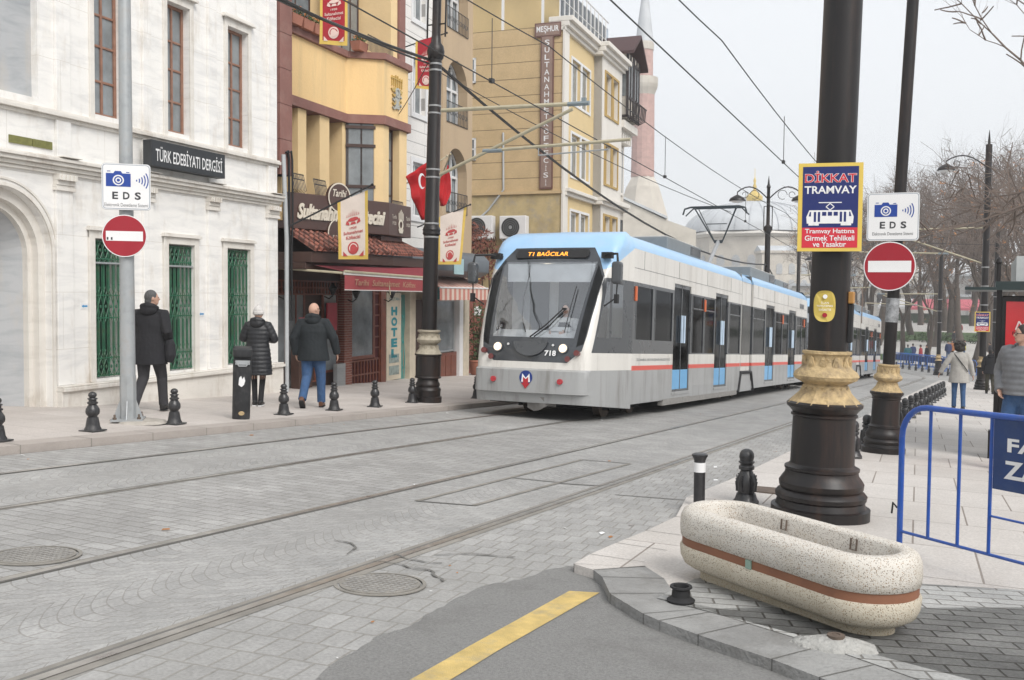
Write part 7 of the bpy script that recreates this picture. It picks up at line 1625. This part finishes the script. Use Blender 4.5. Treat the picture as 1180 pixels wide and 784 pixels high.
# ============================================================ people
mHAIRD=mat('dark_hair',(.02,.015,.012),rough=.6,var=.5,scale=40,bump=.5,bscale=60); mHAIRG=mat('grey_hair',(.09,.09,.09),rough=.7,var=.6,scale=60,bump=.5,bscale=60); mEYE=mat('eye_dark',(.02,.015,.01),rough=.2); mLIP=mat('lips',(.35,.13,.11),rough=.5)
def cloth(name,c,**k): 
    a=dict(rough=.85,var=.3,scale=7,bump=.7,bscale=9); a.update(k); return mat(name,c,**a)
def fused(name,mb,mt,par,voxel=.012,smooth=3,sub=None):
    o=mb.build(name,mt,par,smooth=180); r=o.modifiers.new('remesh','REMESH'); r.mode='VOXEL'; r.voxel_size=voxel; r.use_smooth_shade=True
    s=o.modifiers.new('smooth','SMOOTH'); s.factor=.5; s.iterations=smooth; return o
def hand(mb,w,d,side,curl=.6,thumb=1):     # w wrist, d direction of the forearm
    w=V(w); d=V(d).normalized(); s=V((0,1,0)) if abs(d.y)<.8 else V((0,0,1)); s=(s-d*s.dot(d)).normalized(); n=d.cross(s)*side
    c=w+d*.05; mb.loft([[w+d*t+s*(a*math.cos(q))+n*(b*math.sin(q)) for q in [2*PI*k/10 for k in range(10)]] for t,a,b in ((-.01,.026,.02),(.03,.038,.016),(.075,.042,.014),(.09,.038,.012))])
    for i,l in enumerate((.066,.075,.07,.055)):
        b0=w+d*.085+s*(.03-.02*i); b1=b0+d*l*.5+n*(-.012*curl); b2=b1+d*l*.4*(1-curl*.4)+n*(-.03*curl); b3=b2+d*l*.15+n*(-.025*curl); mb.tube([b0-d*.02,b0,b1,b2,b3],[.0095,.0095,.009,.008,.007],7)
    t0=w+d*.025+s*.03*thumb; mb.tube([t0,t0+s*.025+d*.03-n*.008,t0+s*.03+d*.06-n*.016],[.013,.011,.009],7)
def person(label,loc,heading,H=1.78,head=0,torso=None,legs=None,arms=None,coat=None,coat_mat=None,tr_mat=None,shoe_mat=None,hair=None,hat=None,group=None,hood=False,quilt=0,lean_=0,hand_in=(0,0),face=True,tr_r=1.0,female=0,strap=None,glasses=False,bald=False,simple=False,vest=None,name='person'):
    t=thing(name,label,'person',loc,rot=heading,group=group); k=H/1.78; ORG[t.name]=V((0,0,0)); S=Matrix.Scale(k,4)
    vox=.03 if simple else .009
    arms=arms or {}; legs=legs or {}
    hipw=.09; shw=.19-.02*female
    HIP={s:V((s*hipw,0,.93)) for s in(-1,1)}; SH={s:V((s*shw,lean_*.3,1.45)) for s in(-1,1)}
    KN={s:V(legs.get(s,((s*.1,.02,.5),(s*.1,0,.08)))[0]) for s in(-1,1)}; AN={s:V(legs.get(s,((s*.1,.02,.5),(s*.1,0,.08)))[1]) for s in(-1,1)}
    EL={s:V(arms.get(s,((s*.27,-.02,1.17),(s*.27,.06,.92)))[0]) for s in(-1,1)}; WR={s:V(arms.get(s,((s*.27,-.02,1.17),(s*.27,.06,.92)))[1]) for s in(-1,1)}
    hc=V((0,.03+lean_*.4,1.665)); R=Matrix.Rotation(head,3,'Z')
    b=MB(); b.T=S
    b.ell(hc,(.074,.095,.112),16,12,R); b.ell(hc+R@V((0,.05,-.06)),(.05,.045,.045),12,8,R); b.tube([V((0,lean_*.3,1.44)),hc+V((0,-.015,-.07))],[.058,.054],12)
    if face: b.tube([hc+R@V((0,.088,.02)),hc+R@V((0,.108,-.018)),hc+R@V((0,.09,-.026))],[.010,.016,.013],8)
    for s in(-1,1): b.ell(hc+R@V((s*.078,0,-.005)),(.012,.02,.032),8,6,R)
    b.loft([[(rx*math.cos(q),ry*math.sin(q)+cy,z) for q in [2*PI*i/16 for i in range(16)]] for z,rx,ry,cy in ((.86,.14,.1,0),(.98,.155,.105,0),(1.12,.13,.095,lean_*.1),(1.3,.155,.11,lean_*.2),(1.42,.17,.09,lean_*.3),(1.48,.08,.06,lean_*.3))])
    for s in(-1,1):
        b.tube([SH[s]-V((s*.05,0,.01)),SH[s],EL[s],WR[s]],[.055,.052,.04,.027],10); 
        if not hand_in[0 if s<0 else 1]: hand(b,WR[s],WR[s]-EL[s],s)
        b.tube([HIP[s],KN[s],AN[s],AN[s]-V((0,0,.03))],[.085,.058,.038,.035],10); b.ell(AN[s]+V((0,.06,-.04)),(.035,.09,.03),10,6)
    body=fused('body',b,mSKIN,t,vox*k)
    if face and not simple:
        for s in(-1,1): m=MB(); m.T=S; m.ell(hc+R@V((s*.03,.088,.012)),(.011,.006,.007),8,6,R); m.build('eye',mEYE,body,smooth=180)
        m=MB(); m.T=S; m.ell(hc+R@V((0,.092,-.05)),(.022,.006,.006),8,6,R); m.build('mouth',mLIP,body,smooth=180)
    # trousers
    m=MB(); m.T=S; m.loft([[(rx*math.cos(q),ry*math.sin(q),z) for q in [2*PI*i/16 for i in range(16)]] for z,rx,ry in ((.80,.12,.10),(.88,.165,.125),(.98,.168,.12),(1.05,.155,.11))])
    for s in(-1,1):
        kn,an=KN[s],AN[s]; m.tube([HIP[s]+V((0,0,.02)),HIP[s].lerp(kn,.5),kn,kn.lerp(an,.5),an+V((0,-.0,-.01))],[.108*tr_r,.09*tr_r,.072*tr_r,.064*tr_r,.062*tr_r],12)
    fused('trousers',m,tr_mat,t,vox*1.1*k)
    for s in(-1,1):
        an=AN[s]; st=legs.get('pitch',{}).get(s,0); Rx=Matrix.Rotation(st,3,'X'); m=MB(); m.T=S
        P=[]
        for y,w_,z0,z1 in ((-.075,.03,-.02,.0),(-.07,.036,-.075,.01),(-.02,.042,-.08,.03),(.06,.044,-.08,.0),(.13,.045,-.08,-.025),(.175,.035,-.075,-.04),(.195,.015,-.07,-.055)):
            P.append([an+Rx@V((w_*math.copysign(abs(math.cos(q))**.7,math.cos(q)),y,(z0+z1)/2+(z1-z0)/2*math.sin(q))) for q in [2*PI*i/12 for i in range(12)]])
        m.loft(P); sh=m.build('shoe',shoe_mat,t,smooth=60)
        if not simple:
            m=MB(); m.T=S; P=[]
            for y,w_ in ((-.078,.03),(-.02,.044),(.13,.047),(.19,.025)): P.append([an+Rx@V((a*w_,y,z)) for a,z in ((-1,-.088),(1,-.088),(1,-.072),(-1,-.072))])
            m.loft(P); m.build('sole',mSW if legs.get('whitesole',0) else mBLK,sh)
    # coat
    if coat:
        m=MB(); m.T=S; hem=coat['hem']; n=24
        prof=[(1.53,.062,.058),(1.5,.09,.07),(1.46,.165,.095),(1.40,.195,.12),(1.3,.20,.135),(1.15,coat.get('waist',.185),.135),(1.0,.2,.145)]
        if hem<1.0: prof+= [(z,.2+(coat.get('flare',.03))*(1.0-z)/.4,.145+.03*(1-z)/.4) for z in ([1.0-(1.0-hem)*i/5 for i in range(1,6)])]
        rings=[]
        for z,rx,ry in prof:
            if coat.get('shy'): pass
            cy=lean_*.3*max(0,(z-.95)/.5); g=coat.get('scale',1.0)
            rings.append([(rx*g*math.cos(q)*(1+.025*math.sin(5*q+z*9)),ry*g*math.sin(q)*(1+.02*math.cos(4*q+z*7))+cy,z) for q in [2*PI*i/n for i in range(n)]])
        if quilt:
            R2=[]; zs=[p[0] for p in prof]
            for a,b_ in zip(rings,rings[1:]):
                steps=max(2,int(abs(a[0][2]-b_[0][2])/.018)); 
                for i in range(steps):
                    f=i/steps; z=a[0][2]*(1-f)+b_[0][2]*f; pf=1+quilt*(abs(math.sin(PI*z/.075))-.5); R2.append([( (p[0]*(1-f)+q_[0]*f)*pf,(p[1]*(1-f)+q_[1]*f)*pf,z) for p,q_ in zip(a,b_)])
            R2.append(rings[-1]); rings=R2
        m.loft(rings)
        for s in(-1,1):
            pts=[SH[s]-V((s*.06,0,.02)),SH[s]+V((s*.0,0,-.01)),SH[s].lerp(EL[s],.5),EL[s],EL[s].lerp(WR[s],.5),WR[s]+(WR[s]-EL[s]).normalized()*.02]; rr=[.08,.082,.075,.068,.06,.052]
            if coat.get('sleeve'): rr=[r_*coat['sleeve'] for r_ in rr]
            if quilt:
                pp=[];r2=[]
                for i in range(len(pts)-1):
                    for j in range(6): f=j/6; pp.append(pts[i].lerp(pts[i+1],f)); r2.append((rr[i]*(1-f)+rr[i+1]*f)*(1+quilt*1.2*(abs(math.sin((i*6+j)*.9))-.5)))
                pts,rr=pp+[pts[-1]],r2+[rr[-1]]
            m.tube(pts,rr,12)
        ct=fused('coat',m,coat_mat,t,vox*1.15*k,2 if quilt else 4)
        if hood:
            m=MB(); m.T=S; cy=lean_*.3; m.ell((0,cy-.09,1.49),(.13,.075,.085),16,10); m.tube([(-.12,cy-.02,1.52),(-.08,cy-.1,1.55),(0,cy-.12,1.565),(.08,cy-.1,1.55),(.12,cy-.02,1.52)],[.03,.045,.05,.045,.03],10); fused('hood',m,coat_mat,t,vox*1.2*k)
    if vest: pass
    if hair:
        m=MB(); m.T=S
        if hair=='short': m.ell(hc+R@V((0,-.014,.022)),(.081,.095,.106),18,12,R); m.ell(hc+R@V((0,-.04,-.04)),(.07,.065,.06),14,8,R)
        elif hair=='bald': m.loft([[hc+R@V(((.079)*math.cos(q)*rr,-.01+.1*math.sin(q)*rr,z)) for q in [PI+PI*i/14 for i in range(15)]]+[hc+R@V(((.07)*math.cos(q)*rr,-.01+.09*math.sin(q)*rr,z)) for q in [PI+PI*i/14 for i in range(14,-1,-1)]] for z,rr in ((-.07,.9),(-.03,1.0),(.0,1.02),(.025,.98))])
        elif hair=='curly':
            rn=random.Random(3); m.ell(hc+R@V((0,-.02,.03)),(.135,.13,.12),16,10,R); m.ell(hc+R@V((0,-.05,-.05)),(.14,.1,.09),16,10,R)
            for i in range(60): a=rn.uniform(0,6.28); e=rn.uniform(-.6,1.4); m.ell(hc+R@V((.13*math.cos(a)*math.cos(e),-.03+.12*math.sin(a)*math.cos(e)-(.03 if math.sin(a)>0 else 0),.02+.12*math.sin(e))),(.035,.035,.03),8,6)
        elif hair=='long': m.ell(hc+R@V((0,-.02,.02)),(.088,.1,.11),16,10,R); m.loft([[hc+R@V((.085*math.cos(q),-.04+.06*math.sin(q),z)) for q in [2*PI*i/12 for i in range(12)]] for z in (.02,-.08,-.2)])
        if hair!='bald': (fused('hair',m,{'short':hat or mHAIRG}.get(hair,mHAIRD) if hair in('short',) else (mHAIRG if hair=='bald' else mHAIRD),t,.008*k if not simple else .02,1))
    if hat and hair!='short':
        m=MB(); m.T=S; m.ell(hc+R@V((0,-.01,.035)),(.09,.105,.105),18,12,R); m.lathe([(.092,-.01),(.1,.0),(.1,.04),(.092,.05)],20,c=(hc.x,hc.y-.01,hc.z-.01),sy=1.14); m.ell(hc+R@V((0,0,.145)),(.03,.03,.025),10,6); fused('knitted_hat',m,hat,t,.008*k,1)
        m=MB(); m.T=S; m.loft([[(.1*c*math.cos(q),-.0+.095*c*math.sin(q),z) for q in [2*PI*i/18 for i in range(18)]] for z,c in ((1.48,1),(1.51,1.1),(1.55,1.05),(1.57,.85))]); m.build('scarf',mat('pale_scarf',(.4,.38,.35),rough=.9,bump=.6,bscale=20),t,smooth=60)
    if glasses: 
        m=MB(); m.T=S
        for s in(-1,1): ringp(m,Pl(hc+R@V((s*.033,.1,.012)),R@V((-1,0,0)),(0,0,1)),0,0,.02,.025,0,.004,n=14); m.tube([hc+R@V((s*.055,.1,.015)),hc+R@V((s*.08,.0,.01))],.003,4)
        m.build('glasses',mBLK,t)
    if strap: m=MB(); m.T=S; m.tube([(-.14,-.06,1.48),(-.06,-.16,1.36),(.1,-.165,1.15),(.19,-.12,1.02)],.013,6); m.build('bag_strap',mBLK,t)
    return t
cBLK=cloth('black_wool',(.012,.012,.015)); cPUF=cloth('black_puffer',(.012,.013,.016),rough=.5,scale=4,bump=.3); cGRN=cloth('blackish_green_jacket',(.008,.012,.015),rough=.8); cJEAN=cloth('blue_jeans',(.035,.085,.19),scale=12,dirt=(.09,.15,.26),dscale=4,damt=.5); cGRT=cloth('charcoal_trousers',(.035,.034,.038)); cLEG=cloth('black_leggings',(.01,.01,.012)); cBEI=cloth('pale_grey_coat',(.36,.345,.32),var=.15,scale=14); cGPF=cloth('grey_puffer',(.17,.175,.185),rough=.5,bump=.25); mSHB=mat('black_shoe',(.015,.014,.014),rough=.4); mSHBR=mat('brown_shoe',(.12,.05,.025),rough=.5); mWHH=cloth('white_knit',(.62,.6,.58),bscale=70,bump=.8)
def ground_loc(x,y): q=GP(x,y,.09); q.z=gz(q.x,q.y,.09); return q
DIRL=RAD(8)
q=V((-11.22,11.0,gz(-11.22,11.0,.09)))
mn=person('man in a black hooded coat and charcoal trousers walking past the green grilles',q,RAD(22),1.80,head=RAD(-55),lean_=.12,
 legs={-1:((-.1,.0,.5),(-.13,-.30,.09)),1:((.1,.18,.51),(.09,.26,.085)),'pitch':{-1:-.15}},arms={-1:((-.29,.05,1.2),(-.2,.2,1.02)),1:((.28,-.05,1.18),(.24,.14,1.02))},coat=dict(hem=.70,flare=.04,scale=1.1,sleeve=1.08),coat_mat=cBLK,tr_mat=cGRT,shoe_mat=mSHB,hair='short',hood=True,hand_in=(1,1),tr_r=1.1)
m=MB(); m.tube([(.24,.1,1.12),(.3,.02,1.0),(.31,.0,.84),(.29,.0,.74)],[.05,.075,.085,.05],12); fused('carried_jacket',m,cBLK,mn,.012)
q=V((-11.08,13.25,gz(-11.08,13.25,.09)))
person('woman in a white knitted hat and long black quilted coat looking down at her hands',q,RAD(26),1.66,head=RAD(0),lean_=.05,female=1,
 legs={-1:((-.08,.05,.5),(-.06,.02,.085)),1:((.07,.06,.5),(.06,-.06,.09)),'whitesole':1},arms={-1:((-.27,-.0,1.22),(-.13,.24,1.2)),1:((.29,.03,1.2),(.15,.26,1.18))},coat=dict(hem=.56,flare=.03,scale=1.1,sleeve=1.12,waist=.18),coat_mat=cPUF,tr_mat=cLEG,shoe_mat=mSHB,hat=mWHH,hood=True,quilt=.06,tr_r=.8)
q=V((-10.35,13.8,gz(-10.35,13.8,.09)))
person('bald man in a dark hooded jacket and blue jeans striding towards the restaurant',q,RAD(26),1.78,head=RAD(-50),lean_=.05,
 legs={-1:((-.11,-.02,.52),(-.13,-.3,.17)),1:((.11,.1,.5),(.11,.14,.085)),'pitch':{-1:-.7}},arms={-1:((-.33,-.03,1.18),(-.3,.02,.92)),1:((.34,.02,1.18),(.38,.1,.93))},coat=dict(hem=.80,flare=.05,scale=1.22,sleeve=1.2,waist=.195),coat_mat=cGRN,tr_mat=cJEAN,shoe_mat=mSHBR,hair='bald',hood=True,glasses=True,tr_r=1.15)
q=V((-.70,28.6,gz(-.7,28.6,PH)))
person('woman with dark curly hair in a pale grey coat with a black strap, walking away',q,RAD(10),1.78,female=1,
 legs={-1:((-.1,.04,.5),(-.1,.05,.085)),1:((.1,-.02,.5),(.1,-.12,.1))},arms={-1:((-.34,-.02,1.2),(-.45,.02,.98)),1:((.27,-.02,1.2),(.33,.0,.93))},coat=dict(hem=.72,flare=.05,scale=1.12,sleeve=1.05),coat_mat=cBEI,tr_mat=cJEAN,shoe_mat=mSHB,hair='curly',strap=True,tr_r=.95)
q=V((.39,14.2,gz(.39,14.2,PH)))
person('man in glasses and grey quilted jacket, hand in jeans pocket, at the shelter',q,RAD(150),1.86,head=RAD(-35),lean_=-.02,
 legs={-1:((-.12,.05,.5),(-.12,.0,.085)),1:((.12,.14,.5),(.14,.16,.085))},arms={1:((.33,-.1,1.2),(.22,.1,.98)),-1:((-.33,-.05,1.2),(-.22,.1,.98))},coat=dict(hem=.93,flare=.0,scale=1.22,sleeve=1.25,waist=.2),coat_mat=cGPF,tr_mat=cJEAN,shoe_mat=mSHBR,hair='short',hat=mHAIRD,hood=True,quilt=.07,glasses=True,tr_r=1.15)
q=V((.05,42.5,gz(.05,42.5,PH)))
person('person in black with a hood seen from behind, between the far pole and the shelter',q,RAD(5),1.72,head=0,legs={-1:((-.1,.05,.5),(-.1,.12,.085)),1:((.1,0,.5),(.1,-.2,.1))},coat=dict(hem=.8,flare=.02,scale=1.15,sleeve=1.1),coat_mat=cBLK,tr_mat=cloth('olive_trousers',(.05,.045,.03)),shoe_mat=mSHB,hair='short',hat=mHAIRD,hood=True)
# driver inside the cab (parented to nothing: he would stay a person of his own)
wt=tramA.matrix_world; drv_loc=tramA.location+V((.28,1.35,1.0))
d_=person('tram driver in a white shirt and dark waistcoat seated behind the windscreen',tramA.location+V((.25,1.28,.30)),PI,1.75,head=RAD(15),legs={-1:((-.12,.42,.92),(-.12,.45,.5)),1:((.12,.42,.92),(.12,.45,.5))},arms={-1:((-.26,.12,1.2),(-.16,.42,1.22)),1:((.26,.12,1.2),(.16,.42,1.22))},coat=dict(hem=1.0,scale=1.0),coat_mat=cloth('white_shirt',(.6,.6,.6)),tr_mat=cGRT,shoe_mat=mSHB,hair='short',hat=mHAIRD)
m=MB(); m.T=Matrix.Scale(1.75/1.78,4); m.loft([[(rx*math.cos(q),ry*math.sin(q),z) for q in [2*PI*i/20 for i in range(20)]] for z,rx,ry in ((1.0,.21,.15),(1.15,.2,.145),(1.3,.205,.145),(1.42,.17,.12))]); m.build('waistcoat',cBLK,d_,smooth=60)
# far people
fc=[cloth('far_red',(.4,.04,.05)),cloth('far_navy',(.03,.05,.14)),cloth('far_orange',(.4,.15,.05)),cloth('far_yellow',(.6,.55,.05)),cloth('far_teal',(.03,.14,.16)),cloth('far_grey',(.2,.2,.2)),cBLK]
FPp=[(1046,406,90,4,'in teal and dark trousers'),(1052,404,93,1,'in navy carrying a red bag'),(1061,405,91,0,'in a red jacket'),(1068,405,91.5,6,'in black beside the one in red'),(1093,397,97,1,'in navy, walking'),(1097,396,98,2,'in orange'),(1099,388,112,6,'in black, farther off'),(1111,398,99,3,'in a bright yellow vest'),(1101,383,125,5,'in grey on the far plaza'),(1106,383,126,0,'in red on the far plaza'),(1128,397,98,0,'in red beside the pole'),(1141,398,97,6,'in black right of the pole')]
for i,(x,y,Y,ci,dsc) in enumerate(FPp):
    r=ray(x,y); X=r.x/r.y*Y; z=gz(X,Y,.05); 
    if Y<118: z=(C0+r*(Y/r.y)).z; z=min(max(z-.0,gz(X,Y,.03)),gz(X,Y,.03))
    person('distant pedestrian '+dsc+' beyond the blue barriers',V((X,Y,z)),RAD(40*i%360),1.74,coat=dict(hem=.8,scale=1.15),coat_mat=fc[ci],tr_mat=[cGRT,cJEAN,cLEG][i%3],shoe_mat=mSHB,hair='short',hat=mHAIRD,simple=True,face=False,group='distant pedestrians on the square')
# ============================================================ bare winter trees
mBARK=mat('grey_bark',(.10,.08,.065),rough=.95,var=.35,scale=6,bump=.8,bscale=20); mTWIG=mat('brown_twigs',(.15,.115,.095),rough=.95,var=.25,scale=2); mDRYL=mat('dry_orange_leaves',(.35,.16,.06),rough=.9,var=.4,scale=5)
def grow_tree(seed,H=11,spread=.62,twl=1.0,levels=6,rt=.26,fork=2.2):
    rn=random.Random(seed); tr=MB(); tw=MB(); tips=[]
    def br(p,d,r,l,lev):
        n=4; pts=[p]; q=p.copy(); dd=d.copy()
        for i in range(n):
            dd=(dd+V((rn.gauss(0,.13),rn.gauss(0,.13),rn.gauss(.03,.1)))).normalized(); q=q+dd*l/n; pts.append(q.copy())
        r1=r*.66; rs=[r+(r1-r)*i/n for i in range(n+1)]
        mb=tr if lev<=2 else tw; mb.tube(pts,rs,8 if lev==0 else (6 if lev<3 else 3),cap=lev<3)
        if lev>=levels: tips.append(q); return
        k=3 if (lev<2 or rn.random()<.45) else 2
        if lev>=3: k=3
        for j in range(k):
            ax=dd.orthogonal().normalized(); ax=Matrix.Rotation(rn.uniform(0,2*PI),3,dd)@ax; ang=rn.uniform(.3,.95)*spread*1.25 if j else rn.uniform(.1,.45)
            nd=(Matrix.Rotation(ang,3,ax)@dd); nd=(nd+V((0,0,.08))).normalized(); br(q if j<2 else pts[rn.choice((2,3))],nd,r1*rn.uniform(.62,.85),l*rn.uniform(.62,.86),lev+1)
        if lev>=2:
            for j in range(2): s=pts[rn.randint(1,3)]; ax=Matrix.Rotation(rn.uniform(0,2*PI),3,dd)@dd.orthogonal().normalized(); nd=(Matrix.Rotation(rn.uniform(.6,1.2),3,ax)@dd); br(s,nd,max(.016,r1*.35),l*.5,min(levels,lev+3))
    br(V((0,0,-.1)),V((rn.gauss(0,.06),rn.gauss(0,.06),1)).normalized(),rt,H*.23,0)
    return tr,tw,tips
def tree(seed,label,loc,H,levels=6,group=None,leaves_=0,**k):
    tr,tw,tips=grow_tree(seed,H,levels=levels,**k); t=thing('bare_tree',label,'tree',loc,group=group)
    a=tr.build('trunk',mBARK,t,smooth=60); b=tw.build('crown',mTWIG,t)
    if leaves_:
        rn=random.Random(seed+1); m=MB()
        for q in rn.sample(tips,min(len(tips),leaves_)):
            for j in range(3): leafcloud(m,tuple(q),(.15,.15,.12),1,.09,rn)
        m.build('dry_leaves',mDRYL,t)
    return t
def at(x,Y): r=ray(x,392); X=r.x/r.y*Y; return V((X,Y,gz(X,Y)))
TG='bare winter trees beyond the bend'
protos=[]
spec=[(21,'forked bare tree with a thick trunk and a few dry orange leaves',at(1070,96),16,6,60),
(34,'bare tree with a straight dark trunk just right of the slimmer pole',at(1040,98),16,6,20),
(55,'leaning bare tree whose trunk slants right behind the small warning sign',at(1119,92),16,6,0)]
for sd_,lab,loc,H,lv,lf in spec: protos.append(tree(sd_,lab,loc,H,levels=lv,group=TG,leaves_=lf))
protos[2].rotation_euler=(0,RAD(14),0)
extra=[(990,118,0,1.0,'bare tree between the thick pole and the slimmer pole'),(1012,112,1,1.05,'bare tree directly behind the slimmer pole'),(1096,125,1,1.15,'bare tree far behind the distant poles, left of the small sign'),(1140,108,0,1.15,'bare tree behind the shelter roof'),(1165,100,1,1.2,'tall bare tree above the bus shelter'),(962,135,2,1.0,'bare tree peeping right of the thick pole'),(1060,150,0,1.2,'distant bare tree filling the gap behind the orange leaved tree'),(1030,140,2,1.1,'distant bare tree behind the straight trunk'),(1190,120,2,1.3,'bare tree at the right edge far off'),(1120,150,0,1.25,'distant bare tree above the pink market tent'),(1000,150,1,1.1,'distant bare tree low behind the camera sign'),(1085,165,2,1.3,'very distant bare tree over the square'),(975,160,0,1.1,'distant bare tree beside the arcaded wing'),(1150,170,1,1.4,'very distant bare tree behind the shelter'),(1128,84,0,1.0,'bare tree standing just behind the distant pole with the small sign'),(1170,74,1,1.0,'bare tree close behind the red poster of the shelter')]
for i,(x,Y,pi_,sc,lab) in enumerate(extra):
    o=dup(protos[pi_],loc=at(x,Y),rot=1.3*i+.7,label=lab,group=TG); sc*=1.35; o.scale=(sc,sc,sc)
for i,(x,Y,pi_,sc) in enumerate(((935,128,0,1.1),(952,142,1,1.0),(968,120,2,1.0),(1000,132,0,1.2),(1022,122,2,1.15),(1050,128,1,1.2),(1078,112,2,1.2),(1088,138,0,1.35),(1108,116,1,1.25),(1132,128,2,1.4),(1158,118,0,1.4),(1178,95,2,1.2),(1150,88,1,1.15),(1185,140,0,1.6))):
    o=dup(protos[pi_],loc=at(x,Y),rot=2.1*i+.3,label='one of the far bare trees merging into the brown tangle beyond the bend',group='merged far bare trees'); o.scale=(sc*1.35,)*3
# nearer trees at the right, reaching over the shelter
t1=tree(77,'dark near bare tree rising behind the bus shelter, thick branches over the street lamp',V((1.9,37,gz(1.9,37,PH))),16,levels=6,spread=.85,rt=.30)
t2=tree(91,'bare tree at the right edge standing between the shelter and the far trees',V((3.3,56,gz(3.3,56,PH))),17,levels=6,spread=.8,rt=.3)
t3=tree(18,'nearest bare tree outside the right edge, only its top twigs hanging into view',V((4.7,17.5,gz(4.7,17.5,PH))),20,levels=6,spread=.8,rt=.26)
# scraps of litter along the road
lt=MB(); rn=random.Random(12)
for k in range(70):
    X=rn.choice((rn.uniform(-9.1,-8.3),rn.uniform(-9,-2.6),rn.uniform(-3.2,-2.5))); Y=rn.uniform(3,26); a=rn.uniform(0,3.1); s_=rn.uniform(.008,.03); lt.mi=rn.choice((0,1,1)); c=V((X,Y,gz(X,Y,.008)))
    u=V((math.cos(a),math.sin(a),0))*s_; v=V((-math.sin(a),math.cos(a),.25))*s_*rn.uniform(.4,1); lt.poly([c-u-v*.5,c+u-v*.3,c+u*.8+v,c-u*.7+v])
o=lt.build('litter_scraps',[mSW,mDRYL],None); tag(o,'tiny scraps of paper and dry leaves scattered over the road','litter',kind='stuff')
HAZE=.0012
# ============================================================ winter haze
mh=bpy.data.materials.new('winter_haze'); mh.use_nodes=True; nt=mh.node_tree; nt.nodes.remove(nt.nodes['Principled BSDF']); pv_=nt.nodes.new('ShaderNodeVolumePrincipled'); pv_.inputs['Color'].default_value=(.97,.98,1,1); pv_.inputs['Density'].default_value=HAZE; pv_.inputs['Anisotropy'].default_value=.2
nt.links.new(pv_.outputs[0],nt.nodes['Material Output'].inputs['Volume'])
m=MB(); m.box(-446,446,-62,446,-25,66); hz_=m.build('haze',mh); hz_['kind']='stuff'
